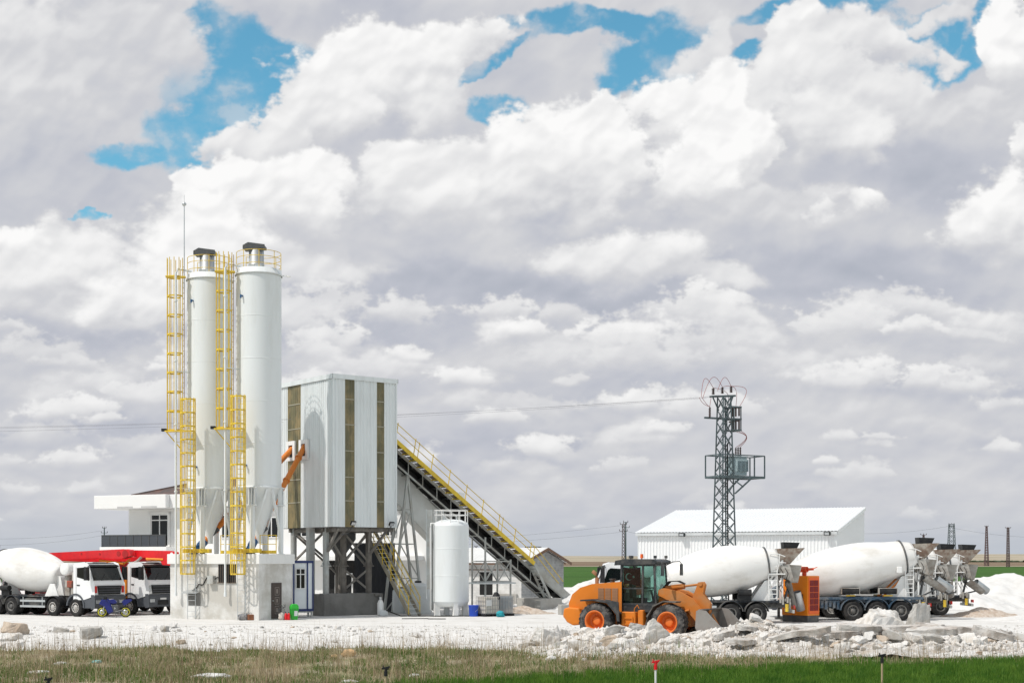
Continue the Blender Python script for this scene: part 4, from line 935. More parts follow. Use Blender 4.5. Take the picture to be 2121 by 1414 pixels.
m1 = make_mixer('white mixer truck cut off by the left edge, its cab behind the blue motorcycle')
place(m1, -25.07, 84.7, R(-30))
m4 = copy_tree(m1); m4['label'] = 'white mixer truck whose cab is hidden behind the orange wheel loader'
ringx = (1587 - CX) / F * 75.4
place(m4, ringx - 7.55, 75.4, R(180))
t = thing('flatbed_truck', 'white flatbed truck mostly hidden behind the silo house, only its cab edge showing', 'truck'); place(t, -20.7, 90.2, R(-30))
cab(t, False)
m = MB()
for s in (-1, 1): m.box(-6.5, 1.3, 0.36 * s - 0.05, 0.36 * s + 0.05, 0.82, 1.10)
m.build('chassis', chassis_m, t); MB().box(-6.6, -0.6, -1.2, 1.2, 1.12, 1.3).build('flatbed', chassis_m, t)
for x in (0, -4.6):
    for s in (-1, 1): wheel(t, x, 1.08 * s, 0.53, 0.32, s, rim_m, dish=0.1)
def swing_chute(root, pitch, yaw):
    """turn a copied chute about its spout"""
    o = Vector((-7.55 - 0.62 - 0.72, 0, 3.12 - 0.98))
    for c in root.children:
        if c.name.split('.')[0] == 'chute': c.matrix_basis = Matrix.Translation(o) @ Matrix.Rotation(yaw, 4, 'Z') @ Matrix.Rotation(pitch, 4, 'Y') @ Matrix.Translation(-o)
swing_chute(m4, R(-48), R(-25))
m6 = copy_tree(m1); m6['label'] = 'second of the three mixer tails at the right, its chute pipe mouth facing forward'
place(m6, (1914 - CX) / F * 83 - 7.55, 83.0, R(180))
swing_chute(m6, R(-8), R(38))
m7 = copy_tree(m1); m7['label'] = 'mixer truck farthest right, its chute reaching over the white gravel'
place(m7, (1960 - CX) / F * 86.5 - 7.55, 86.5, R(180))
# ------------------------------------------------------------------ mixer semi-trailer with three axles
blue_frame = mat('trailer_blue', (0.04, 0.085, 0.14), 0.55, 0.2, var=0.3, stain=(0.26, 0.25, 0.23), sa=0.6, ss=1.5, sth=0.5)
t = thing('mixer_trailer', 'long white mixer semi-trailer on three axles with blue frame, behind the orange generator', 'mixer trailer')
place(t, (1868 - CX) / F * 79.1, 79.1, R(180))
m = MB()
for s in (-1, 1): m.box(-1.1, 8.2, 0.45 * s - 0.06, 0.45 * s + 0.06, 0.98, 1.28)
for x in np.arange(-0.9, 8.2, 0.9): m.box(x - 0.05, x + 0.05, -1.05, 1.05, 1.1, 1.22)
for s in (-1, 1): m.box(-0.9, 5.2, 1.04 * s - 0.03, 1.04 * s + 0.03, 1.16, 1.30)
m.build('chassis', blue_frame, t)
for x in (0.36, 1.68, 3.0):
    MB().tube((x, -0.95, 0.54), (x, 0.95, 0.54), 0.08, n=8).build('axle', chassis_m, t)
    for s in (-1, 1):
        wheel(t, x, 1.04 * s, 0.545, 0.38, s, rim_dark, dish=0.42, rr=0.55)
        fender(t, x, min(0.8 * s, 1.26 * s), max(0.8 * s, 1.26 * s), 0.66, 0.54, blue_frame, 4, 176)
mixer_body(t, 6.6, 2.08, 0.0, 3.42, rm=1.36, r0=0.72, rr=0.98, swing=R(12), chute_len=1.35)
for x in (0.6, 2.65):
    for s in (-1, 1):
        m = MB().tube((x, 1.06 * s, 1.62), (x + 0.95, 1.06 * s, 1.62), 0.16, n=16); sp = m.build('tool_tube', black_plastic, t)
        MB().box(x, x + 0.95, 1.2 * s - 0.01, 1.2 * s + 0.01, 1.76, 1.80).box(x - 0.02, x, 0.9 * s, 1.22 * s, 1.45, 1.8).box(x + 0.95, x + 0.97, 0.9 * s, 1.22 * s, 1.45, 1.8).build('frame', dirty_steel, sp)
        MB().box(x + 0.2, x + 0.7, 1.08 * s - 0.012, 1.08 * s + 0.012, 1.345, 1.40).build('reflector', mat('reflector_yellow', (0.85, 0.55, 0.03), 0.4), sp)
for s in (-1, 1):
    m = MB().box(3.65, 5.2, min(.78 * s, .86 * s), max(.78 * s, .86 * s), 0.9, 1.1)
    for i in range(7): x = 3.7 + i * 0.22; m.box(x, x + 0.13, min(.8 * s, (1 + .03 * (i % 2)) * s), max(.8 * s, (1 + .03 * (i % 2)) * s), 0.62 + 0.07 * (i % 3), 1.1)
    m.build('valve_box', blue_frame, t)
for s in (-1, 1): MB().bar((6.7, 0.8 * s, 1.1), (6.7, 0.8 * s, 0.08), 0.14).box(6.5, 6.9, 0.8 * s - 0.15, 0.8 * s + 0.15, 0.0, 0.08).build('landing_leg', chassis_m, t)
m = MB().prism([(5.2, 1.25), (7.4, 1.25), (7.4, 1.6), (6.6, 2.1)], -0.5, 0.5, 'xz'); m.build('nose', blue_frame, t)
MB().box(0.28, 0.55, 0.88, 1.1, 2.62, 2.95).build('work_lamp', white_paint, t, 0.02, 1)
m = MB(); m.bar((1.2, 0.5, 1.3), (0.15, 0.55, 2.3), 0.1); m.bar((1.2, -0.5, 1.3), (0.15, -0.55, 2.3), 0.1); m.build('brace', orange, t)
tail_end(t, -1.2)
# ------------------------------------------------------------------ concrete pump truck with folded red boom
t = thing('pump_truck', 'concrete pump truck with a white cab and a long folded red boom', 'pump truck'); place(t, -22.6, 87.4, R(-30))
cab(t, False)
m = MB()
for s in (-1, 1): m.box(-8.6, 1.3, 0.36 * s - 0.05, 0.36 * s + 0.05, 0.82, 1.10)
m.box(-8.4, -1.3, -1.1, 1.1, 1.12, 1.22); m.build('chassis', chassis_m, t)
for x in (0, -4.6, -5.95):
    MB().tube((x, -0.95, 0.53), (x, 0.95, 0.53), 0.09, n=8).build('axle', chassis_m, t)
    for s in (-1, 1): wheel(t, x, 1.08 * s, 0.53, 0.32, s, rim_m, dish=0.1)
pump_orange = mat('pump_orange', (0.80, 0.27, 0.02), 0.45, var=0.08)
MB().box(-2.3, -1.3, -0.6, 0.6, 1.22, 2.5).tube((-1.8, 0, 2.4), (-1.8, 0, 3.15), 0.42, n=20).build('turret', red_paint, t, 0.03, 1)
m = MB().box(-0.55, -0.35, -1.15, -0.9, 1.0, 2.9).box(-1.2, -0.5, -1.15, -0.7, 0.7, 1.6).box(-1.25, -0.5, 0.7, 1.15, 0.7, 2.2); m.build('outrigger', pump_orange, t, 0.03, 1)
m = MB().prism([(-9.0, 3.42), (-9.0, 3.58), (-8.2, 3.74), (-1.0, 3.98), (-0.55, 3.94), (-0.4, 3.6), (-1.2, 3.42), (-3.2, 3.46), (-6.5, 3.34), (-8.0, 3.34)], -0.75, -0.35, 'xz')
b1 = m.build('boom_section', red_paint, t, 0.02, 1)
m = MB()
for x, z, r in ((-0.85, 3.7, 0.24), (-8.5, 3.56, 0.15), (-1.4, 3.72, 0.16), (-4.6, 3.72, 0.07), (-3.0, 3.7, 0.07)): m.tube((x, -0.77, z), (x, -0.33, z), r, n=18)
m.build('pivot', mat('pivot_red', (0.42, 0.01, 0.012), 0.4), b1)
m = MB().prism([(-0.9, 3.92), (2.55, 3.86), (2.75, 3.78), (2.62, 3.35), (2.35, 3.02), (1.75, 3.05), (1.5, 3.42), (-0.6, 3.55)], -0.25, 0.15, 'xz'); b2 = m.build('boom_section', red_paint, t, 0.02, 1)
m = MB().tube((2.5, -0.27, 3.66), (2.5, 0.2, 3.66), 0.13, n=14).tube((2.3, -0.27, 3.2), (2.3, 0.2, 3.2), 0.07, n=12); m.build('pin', white_paint, b2)
m = MB().prism([(-8.6, 3.3), (-8.6, 3.45), (1.2, 3.55), (1.5, 3.3), (-0.5, 3.25), (-5, 3.2)], 0.3, 0.7, 'xz'); m.build('boom_section', red_paint, t, 0.02, 1)
MB().tube((-3.2, -0.55, 3.28), (-1.2, -0.5, 3.1), 0.09, n=10).tube((-1.2, -0.5, 3.1), (-0.7, -0.5, 3.35), 0.06, n=10).build('boom_cylinder', pump_orange, t); MB().tube((0.4, -0.2, 3.4), (1.8, -0.2, 3.35), 0.09, n=10).build('boom_cylinder', pump_orange, t)
m = MB().path([(-0.9, -0.75, 2.2), (-0.75, -0.85, 2.8), (-0.35, -0.8, 3.05), (0.1, -0.7, 3.25), (0.35, -0.6, 3.5)], 0.075, 10); m.build('delivery_pipe', dirty_steel, t)
m = MB().box(-8.9, -8.0, -0.9, 0.9, 0.9, 1.9).box(-8.0, -3.0, -1.1, -0.6, 1.22, 1.9); m.build('pump_hopper', red_paint, t, 0.04, 1)
# ------------------------------------------------------------------ a pale van seen under the drum at the left edge
t = thing('white_van', 'white van with a dark grille, half hidden behind the wheels of the left mixer', 'van'); place(t, -32.2, 93.0, R(-75))
prof = [(-2.4, 0.45), (-2.4, 2.2), (-2.3, 2.35), (0.9, 2.35), (1.15, 2.2), (1.75, 1.35), (2.35, 1.15), (2.5, 0.95), (2.5, 0.4)]
b = MB().prism(prof, -0.95, 0.95, 'xz').build('body', cab_white, t, 0.06, 2)
MB().add([(1.19, -0.82, 2.14), (1.19, 0.82, 2.14), (1.75, 0.88, 1.39), (1.75, -0.88, 1.39)], [(0, 1, 2, 3)]).build('windscreen', dark_glass, b, fix=False)
g = MB().box(2.49, 2.52, -0.6, 0.6, 0.72, 0.98).build('grille', black_plastic, b)
MB().lathe([(0.11, 0), (0.13, 0.012), (0.15, 0)], (2.52, 0, 0.86), (1, 0, 0), 24).bar((2.525, 0, 0.86), (2.525, 0, 0.99), 0.02).bar((2.525, 0, 0.86), (2.525, 0.11, 0.79), 0.02).bar((2.525, 0, 0.86), (2.525, -0.11, 0.79), 0.02).build('emblem', chrome, g)
for s in (-1, 1): MB().box(2.46, 2.50, min(0.64 * s, 0.92 * s), max(0.64 * s, 0.92 * s), 0.8, 1.0).build('headlight', chrome, b)
for x in (-1.5, 1.6):
    for s in (-1, 1): wheel(t, x, 0.86 * s, 0.34, 0.22, s, rim_m)

# ------------------------------------------------------------------ masonry with courses
def block_mat(name, c1, c2, mortar, w=0.4, h=0.2, bump=0.4):
    m = bpy.data.materials.new(name); m.use_nodes = True; nt = m.node_tree; N = nt.nodes; L = nt.links
    b = N['Principled BSDF']; b.inputs['Roughness'].default_value = 0.9
    tc = N.new('ShaderNodeTexCoord'); sp = N.new('ShaderNodeSeparateXYZ'); L.new(tc.outputs['Object'], sp.inputs[0])
    ad = N.new('ShaderNodeMath'); ad.operation = 'ADD'; L.new(sp.outputs[0], ad.inputs[0]); L.new(sp.outputs[1], ad.inputs[1])
    cb = N.new('ShaderNodeCombineXYZ'); L.new(ad.outputs[0], cb.inputs[0]); L.new(sp.outputs[2], cb.inputs[1])
    br = N.new('ShaderNodeTexBrick'); L.new(cb.outputs[0], br.inputs['Vector']); br.inputs['Scale'].default_value = 1.0
    br.inputs['Brick Width'].default_value = w; br.inputs['Row Height'].default_value = h; br.inputs['Mortar Size'].default_value = 0.012
    br.inputs['Color1'].default_value = (*c1, 1); br.inputs['Color2'].default_value = (*c2, 1); br.inputs['Mortar'].default_value = (*mortar, 1)
    no = N.new('ShaderNodeTexNoise'); no.inputs['Scale'].default_value = 1.4; no.inputs['Detail'].default_value = 6; L.new(tc.outputs['Object'], no.inputs['Vector'])
    mr = N.new('ShaderNodeMapRange'); mr.inputs[1].default_value = 0.3; mr.inputs[2].default_value = 0.7; mr.inputs[3].default_value = 0.8; mr.inputs[4].default_value = 1.15; L.new(no.outputs[0], mr.inputs[0])
    vm = N.new('ShaderNodeVectorMath'); vm.operation = 'SCALE'; L.new(br.outputs[0], vm.inputs[0]); L.new(mr.outputs[0], vm.inputs['Scale']); L.new(vm.outputs[0], b.inputs['Base Color'])
    bp = N.new('ShaderNodeBump'); bp.inputs['Strength'].default_value = bump; bp.inputs['Distance'].default_value = 0.01; bp.invert = True
    L.new(br.outputs['Fac'], bp.inputs['Height']); L.new(bp.outputs[0], b.inputs['Normal'])
    return m
grey_block = block_mat('grey_block', (0.27, 0.275, 0.28), (0.37, 0.375, 0.375), (0.42, 0.41, 0.39))
white_block = block_mat('white_block', (0.66, 0.655, 0.64), (0.74, 0.735, 0.72), (0.62, 0.61, 0.59))
tile_m = mat('roof_tile', (0.13, 0.075, 0.065), 0.8, var=0.3, vs=3, stain=(0.07, 0.065, 0.065), sa=0.8, ss=1.2, sth=0.48)
brown_wood = mat('brown_timber', (0.16, 0.085, 0.05), 0.7, var=0.25, vs=4)
window_frame = mat('window_frame', (0.78, 0.78, 0.77), 0.4)
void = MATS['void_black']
def window(par, x0, x1, y, z0, z1, cols=2, rail=None, fr=0.07):
    """a glazed window on a wall that faces local -y; panes dark"""
    m = MB().box(x0, x1, y - 0.03, y - 0.004, z0, z1); f = m.build('window', dark_glass, par)
    m = MB()
    for a, b, c, d in ((x0, x1, z0, z0 + fr), (x0, x1, z1 - fr, z1), (x0, x0 + fr, z0 + fr, z1 - fr), (x1 - fr, x1, z0 + fr, z1 - fr)): m.box(a, b, y - 0.07, y - 0.032, c, d)
    for i in range(1, cols): x = x0 + (x1 - x0) * i / cols; m.box(x - fr / 2, x + fr / 2, y - 0.069, y - 0.032, z0 + fr, z1 - fr)
    if rail: m.box(x0 + fr, x1 - fr, y - 0.068, y - 0.032, rail - fr / 2, rail + fr / 2)
    m.build('frame', window_frame, f)
    return f
# ------------------------------------------------------------------ white flat-eaved house
hp_ = at(343, 104)
h = thing('white_house', 'white two storey house with deep flat eaves, dark glass balcony and brown tiled roof', 'house', (hp_.x, hp_.y, 0), R(-24))
MB().box(-4.65, 0.2, 1.6, 5.5, -0.5, 7.14).box(0.2, 21.0, 0.9, 5.5, -0.5, 7.14).build('wall', white_wall, h)
MB().box(-6.6, 0.0, 0.0, 6.2, 7.15, 8.14).box(0.002, 21.3, 0.45, 6.2, 7.152, 8.142).build('eaves', white_wall, h, 0.02, 1)
for x0 in (-4.4, -2.2): MB().box(x0, x0 + 1.4, -0.03, -0.004, 7.16, 7.30).build('eaves_vent', mat('vent_grey', (0.5, 0.5, 0.5), 0.6), h)
ridge = [(-3.6, 0.6, 8.146), (14.5, 0.6, 8.146), (14.5, 6.0, 8.146), (-3.6, 6.0, 8.146), (2.0, 3.3, 9.4), (10.5, 3.3, 9.4)]
MB().add(ridge, [(0, 1, 5, 4), (1, 2, 5), (2, 3, 4, 5), (3, 0, 4), (0, 3, 2, 1)]).build('roof', tile_m, h)
m = MB()
for a, b in ((0, 4), (1, 5), (4, 5), (2, 5), (3, 4)): m.bar(ridge[a], ridge[b], 0.25, 0.12)
m.build('ridge_tiles', tile_m, h)
MB().box(-6.0, 0.15, -0.1, 1.598, 3.95, 4.30).build('balcony_slab', white_wall, h, 0.02, 1)
smoke = mat('smoked_glass', (0.05, 0.055, 0.065), 0.08, var=0.1, spec=0.8)
bal = MB().box(-5.8, 0.05, -0.05, -0.03, 4.34, 5.15).box(-5.8, -5.78, -0.028, 1.6, 4.34, 5.15).build('balustrade', smoke, h)
m = MB().box(-5.84, 0.09, -0.08, -0.02, 5.15, 5.2).box(-5.84, 0.09, -0.08, -0.02, 4.302, 4.34)
for i in range(9): x = -5.82 + i * 0.73; m.box(x - 0.02, x + 0.02, -0.075, -0.052, 4.34, 5.15)
m.build('rail', dark_steel, bal)
d_ = window(h, -2.55, -0.95, 1.6, 4.32, 6.75, 2, 6.3, 0.08); MB().box(-2.7, -2.56, 1.5, 1.59, 4.32, 6.9).box(-0.94, -0.8, 1.5, 1.59, 4.32, 6.9).box(-2.7, -0.8, 1.5, 1.59, 6.76, 6.9).build('surround', white_wall, d_)
for x0, x1, z0, z1 in ((4.3, 5.6, 4.9, 6.6), (8.0, 9.2, 4.9, 6.4), (10.5, 11.7, 4.95, 6.4), (17.7, 18.7, 4.95, 6.3)): window(h, x0, x1, 0.9, z0, z1, 2, None)
MB().box(-2.4, 20.8, -0.3, 0.898, 3.3, 3.62).build('canopy', white_wall, h, 0.02, 1)
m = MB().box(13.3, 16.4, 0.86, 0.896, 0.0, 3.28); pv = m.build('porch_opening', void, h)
m = MB()
for x in (13.9, 14.6, 15.25): m.box(x - 0.05, x + 0.05, 0.8, 0.855, 0.0, 2.3)
m.box(13.9, 15.25, 0.8, 0.855, 2.3, 2.42); m.build('frame', window_frame, pv)
# ------------------------------------------------------------------ charcoal screen behind the stairs
sp_ = at(776, 91.5)
t = thing('dark_screen', 'tall charcoal sheet screen standing behind the tower stairs', 'screen', (sp_.x, sp_.y, 0), R(4))
charcoal = mat('charcoal_sheet', (0.035, 0.037, 0.042), 0.8, var=0.2, vs=0.8, stretch=(2, 2, 0.3))
m = MB(); corr(m, -1.3, 1.3, 0.0, 4.35, 0, 'x', -1, 0.3, 0.03); m.box(-1.3, 1.3, 0.01, 0.05, 0, 4.35); m.build('sheet', charcoal, t, fix=False)
MB().box(-1.32, 1.32, -0.05, 0.06, 4.352, 4.42).box(-1.25, -1.15, 0.06, 0.18, 0, 4.35).box(1.15, 1.25, 0.06, 0.18, 0, 4.35).build('frame', charcoal, t)
# ------------------------------------------------------------------ low block shed with pale roof, chimney
c_ = at(1080, 108)
t = thing('block_shed', 'low block shed with white sheet roof, grey block gable and a stub chimney', 'shed', (c_.x, c_.y, 0), R(64))
MB().box(-0.02, 0.2, 0.002, 11.0, -0.3, 3.2).box(7.7, 7.9, 0.002, 11.0, -0.3, 3.2).box(0.2, 7.7, 10.8, 11.0, -0.3, 3.2).build('front_wall', white_block, t)
MB().prism([(0.0, -0.3), (7.9, -0.3), (7.9, 3.2), (3.95, 4.15), (0.0, 3.2)], 0.0, 0.22, 'xz').build('gable', grey_block, t)
sheet = mat('sheet_roof', (0.70, 0.705, 0.70), 0.4, 0.1, var=0.03, stain=(0.58, 0.57, 0.54), sa=0.3, ss=0.5)
m = MB()
for x0, x1, z0, z1 in ((-0.55, 3.95, 3.12, 4.30), (8.45, 3.95, 3.12, 4.30)):
    n = 60; vs = []
    for x, z in ((x0, z0), (x1, z1)):
        for i in range(n + 1): y = -0.45 + 11.7 * i / n; vs.append((x, y, z + (0.025 if i % 2 else 0)))
    m.add(vs, [(i, i + 1, n + 2 + i, n + 1 + i) for i in range(n)])
rf = m.build('roof', sheet, t, fix=False)
m = MB()
for x0, x1, z0, z1 in ((-0.6, 3.95, 3.02, 4.20), (8.5, 3.95, 3.02, 4.20)): m.bar((x0, -0.44, z0), (x1, -0.44, z1), 0.07, 0.2); m.bar((x0, 0.1, z0 - 0.0), (x1, 0.1, z1), 0.05, 0.12)
m.bar((-0.52, -0.4, 3.03), (-0.52, 11.2, 3.03), 0.08, 0.10); m.build('barge_board', brown_wood, t)
MB().box(6.0, 6.95, 1.6, 2.5, 3.0, 4.28).build('chimney', grey_block, rf); MB().box(5.95, 7.0, 1.55, 2.55, 4.282, 4.42).build('chimney_cap', mat('soot', (0.04, 0.037, 0.035), 0.9), rf)
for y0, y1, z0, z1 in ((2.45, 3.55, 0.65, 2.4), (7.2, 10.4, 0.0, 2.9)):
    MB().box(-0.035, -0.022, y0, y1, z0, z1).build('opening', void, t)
MB().box(-0.06, -0.021, 0.2, 7.1, 2.55, 2.62).build('lintel', brown_wood, t)
MB().box(-0.3, -0.021, 0.3, 2.0, -0.2, 0.75).build('plinth', concrete, t)
# ------------------------------------------------------------------ white ribbed warehouse
w0 = at(1733, 130)
t = thing('warehouse', 'long white ribbed steel warehouse with a sloping white roof', 'warehouse', (w0.x, w0.y, 0), R(64))
wclad = mat('warehouse_cladding', (0.79, 0.795, 0.80), 0.4, 0.1, var=0.02, vs=0.3)
WD, WL, WE, WR_ = 11.6, 19.4, 6.0, 8.5
m = MB(); corr(m, 0, WL, 0, WE - 0.02, 0, 'y', -1, 0.32, 0.05); m.build('front_cladding', wclad, t, fix=False)
m = MB(); pitch = 0.32; x = 0.0; vs = []; n = 0
while x < WD:
    for da, dd in ((0, 0), (0.18, 0), (0.21, 1), (0.29, 1)):
        if x + da <= WD: vs.append((x + da, -0.05 * dd)); 
    x += pitch
vs.append((WD, 0)); n = len(vs)
m.add([(a, b, 0) for a, b in vs] + [(a, b, WE + (WR_ - WE) * a / WD - 0.02) for a, b in vs], [(i, i + 1, n + i + 1, n + i) for i in range(n - 1)]); m.build('gable_cladding', wclad, t, fix=False)
MB().box(WD - 0.1, WD, 0.01, WL, 0, WR_ - 0.1).prism([(0.06, 0), (WD - 0.1, 0), (WD - 0.1, WR_ - 0.15), (0.06, WE - 0.1)], WL - 0.1, WL, 'xz').build('back_wall', wclad, t)
m = MB(); n = int(WL / 0.16); vs = []
for x, z in ((-0.35, WE - 0.03), (WD + 0.1, WR_ + 0.03)):
    for i in range(n + 1): vs.append((x, -0.15 + (WL + 0.3) * i / n, z + (0.06 if i % 2 else 0)))
m.add(vs, [(i, i + 1, n + 2 + i, n + 1 + i) for i in range(n)]); m.build('roof', wclad, t, fix=False)
m = MB().box(-0.36, -0.10, -0.1, WL + 0.1, WE - 0.32, WE - 0.06); m.build('gutter', mat('gutter_grey', (0.55, 0.57, 0.58), 0.4), t)
m = MB().bar((0.0, -0.12, WE - 0.12), (WD, -0.12, WR_ - 0.12), 0.1, 0.28); m.build('verge_trim', wclad, t)
for y in (14.7, 0.75):
    m = MB().box(-0.66, -0.36, y - 0.28, y + 0.28, WE - 0.42, WE - 0.08).bar((-0.5, y, WE - 0.1), (-0.1, y, WE - 0.2), 0.06); fl = m.build('floodlight', black_plastic, t)
    MB().box(-0.675, -0.662, y - 0.2, y + 0.2, WE - 0.37, WE - 0.14).build('lens', chrome, fl)
# ------------------------------------------------------------------ white cabin with navy frame
k0 = at(607, 82.2)
t = thing('site_cabin', 'narrow white site cabin with navy blue frame beside the silo house', 'cabin', (k0.x, k0.y, 0), R(20))
panel = mat('cabin_panel', (0.72, 0.76, 0.79), 0.4, var=0.03)
MB().box(0.03, 1.17, 0.03, 1.15, 0.42, 3.2).build('wall', panel, t)
m = MB()
for x in (0.0, 0.80, 1.12): m.box(x, x + 0.08, -0.02, 0.028, 0.42, 3.2)
for z in (0.36, 3.15): m.box(0, 1.2, -0.02, 1.18, z, z + 0.14)
m.box(1.172, 1.2, 0.03, 0.12, 0.5, 3.15).box(1.172, 1.2, 1.08, 1.18, 0.5, 3.15); m.build('frame', navy, t)
w = window(t, 0.14, 0.72, 0.03, 1.65, 2.85, 2, 2.5, 0.05)
MB().box(0.05, 1.15, 0.02, 1.1, 0.28, 0.36).box(0.05, 0.15, 0.05, 0.15, 0, 0.28).box(1.05, 1.15, 0.05, 0.15, 0, 0.28).box(0.05, 0.15, 1.0, 1.1, 0, 0.28).box(1.05, 1.15, 1.0, 1.1, 0, 0.28).build('stand', steel_grey, t)
# ------------------------------------------------------------------ upright white tank with ladder shaft and crown railing
q = at(934, 85.0)
t = thing('water_tank', 'upright white steel tank on short legs with a crown railing and side ladder', 'tank', (q.x, q.y, 0))
MB().lathe([(0, 0.5), (0.55, 0.52), (0.95, 0.62), (1.07, 0.85)], n=48).lathe([(1.07, 0.85), (1.07, 5.35)], n=48).lathe([(1.07, 5.35), (1.0, 5.55), (0.6, 5.72), (0, 5.76)], n=48).lathe([(1.065, 2.34), (1.078, 2.36), (1.078, 2.40), (1.065, 2.42)], n=48).lathe([(1.065, 3.94), (1.078, 3.96), (1.078, 4.0), (1.065, 4.02)], n=48).build('shell', silo_paint, t)
for k in range(4):
    a = R(-70 + 90 * k); m = MB(Matrix.Rotation(a, 4, 'Z')); m.box(0.72, 1.02, -0.14, 0.14, 0, 0.95); m.box(0.68, 1.06, -0.18, 0.18, 0, 0.03); m.build('leg', white_paint, t)
m = MB()
for z in (6.0, 6.28): m.path([(1.0 * math.cos(R(a)), 1.0 * math.sin(R(a)), z) for a in range(0, 360, 15)], 0.022, 5, True)
for a in range(0, 360, 30): m.tube((1.0 * math.cos(R(a)), 1.0 * math.sin(R(a)), 5.45), (1.0 * math.cos(R(a)), 1.0 * math.sin(R(a)), 6.3), 0.022, n=5)
m.build('railing', white_paint, t)
m = MB().box(-1.42, -1.10, -0.3, 0.05, 1.6, 6.3); l_ = m.build('ladder_shaft', steel_grey, t)
m = MB()
for s in (-0.3, 0.05): m.bar((-1.44, s, 1.0), (-1.44, s, 6.35), 0.04)
for i in range(17): m.bar((-1.44, -0.3, 1.2 + 0.3 * i), (-1.44, 0.05, 1.2 + 0.3 * i), 0.03)
m.build('rungs', galv, l_)
MB().path([(-0.98, -0.5, 5.5), (-1.16, -0.62, 5.5), (-1.18, -0.64, 5.2), (-1.18, -0.64, 0.4), (-1.0, -0.7, 0.25)], 0.045, 8).build('overflow_pipe', white_paint, t)
MB().tube((-0.4, -0.4, 5.6), (-0.4, -0.4, 5.86), 0.1).build('manhole', galv, t); MB().tube((0.35, -0.3, 5.6), (0.35, -0.3, 5.95), 0.05).build('vent_pipe', galv, t); m = MB().path([(0.1, -0.7, 0.55), (0.15, -0.75, 0.3), (0.5, -0.85, 0.28), (0.55, -0.9, 0.45)], 0.06, 8); m.build('pipe_stub', galv, t)
# translucent plastic tanks behind the stairs
poly = mat('poly_white', (0.66, 0.69, 0.70), 0.45, var=0.04, stain=(0.5, 0.5, 0.48), sa=0.4, ss=1.0)
for px, Z, r, hgt, lab in ((866, 88.0, 0.82, 1.85, 'ribbed plastic tank bulging beside the foot of the tower stairs'), (833, 89.3, 0.62, 1.5, 'smaller ribbed plastic tank seen through the tower stairs')):
    q = at(px, Z); t = thing('plastic_tank', lab, 'tank', (q.x, q.y, 0))
    pr = [(0, 0), (r * 0.96, 0)]
    for i in range(12): z = hgt * (i + 0.5) / 13; pr += [(r * (0.97 + 0.03 * math.sin(PI * (i + .5) / 12)), z), (r * (0.985 + 0.035 * math.sin(PI * (i + .5) / 12)), z + hgt / 26)]
    pr += [(r * 0.9, hgt * 0.97), (r * 0.4, hgt * 1.04), (r * 0.2, hgt * 1.04)]
    MB().lathe(pr, n=36).build('shell', poly, t); MB().tube((0, 0, hgt * 1.03), (0, 0, hgt * 1.10), r * 0.26, n=20).build('lid', black_plastic, t)
# ------------------------------------------------------------------ caged liquid containers, barrel, bin and small stores
cagem = mat('cage_wire', (0.36, 0.36, 0.36), 0.5, 0.5)
def ibc(px, Z, rz, fill, lab):
    q = at(px, Z); t = thing('liquid_container', lab, 'container', (q.x, q.y, 0), rz)
    MB().box(-0.5, 0.5, -0.42, 0.42, 0.16, 1.16).build('bottle', fill, t, 0.07, 3)
    m = MB()
    for z in (0.17, 0.42, 0.67, 0.92, 1.17):
        for a, b in (((-.54, -.46), (.54, -.46)), ((-.54, .46), (.54, .46)), ((-.54, -.46), (-.54, .46)), ((.54, -.46), (.54, .46))): m.bar((*a, z), (*b, z), 0.022)
    for i in range(7): x = -0.54 + 0.18 * i; m.bar((x, -.46, 0.14), (x, -.46, 1.18), 0.02); m.bar((x, .46, 0.14), (x, .46, 1.18), 0.02)
    for i in range(6): y = -0.46 + 0.184 * i; m.bar((-.54, y, 0.14), (-.54, y, 1.18), 0.02); m.bar((.54, y, 0.14), (.54, y, 1.18), 0.02)
    m.build('cage', cagem, t)
    m = MB().box(-0.56, 0.56, -0.48, 0.48, 0.10, 0.14)
    for x in (-0.5, 0.0, 0.5): m.box(x - 0.06, x + 0.06, -0.47, 0.47, 0, 0.10)
    m.build('pallet', black_plastic, t)
    return t
c1 = ibc(1011, 84.2, R(38), mat('bottle_cream', (0.62, 0.59, 0.53), 0.5, var=0.1, stain=(0.45, 0.38, 0.3), sa=0.5, ss=1.5), 'cream filled caged liquid container with a white plate, next to the blue barrel')
MB().box(-0.5, -0.1, -0.49, -0.475, 0.62, 0.98).build('plate', mat('plate_pale', (0.66, 0.66, 0.65), 0.4), c1)
ibc(1041, 85.0, R(25), mat('bottle_grey', (0.30, 0.33, 0.35), 0.5, var=0.2, stain=(0.55, 0.5, 0.45), sa=0.8, ss=1.2), 'grey half emptied caged liquid container at the right of the pair')
q = at(981, 83.9); t = thing('blue_barrel', 'bright blue open plastic barrel between the white tank and the caged containers', 'barrel', (q.x, q.y, 0))
bb = mat('barrel_blue', (0.012, 0.07, 0.50), 0.4)
MB().lathe([(0, 0), (0.24, 0), (0.26, 0.05), (0.29, 0.6), (0.31, 0.62), (0.31, 0.66), (0.28, 0.66), (0.25, 0.08), (0, 0.06)], n=28).build('shell', bb, t); MB().path([(0.3, 0, 0.6), (0.26, -0.2, 0.42), (0.1, -0.31, 0.3)], 0.01, 5).build('handle', galv, t)
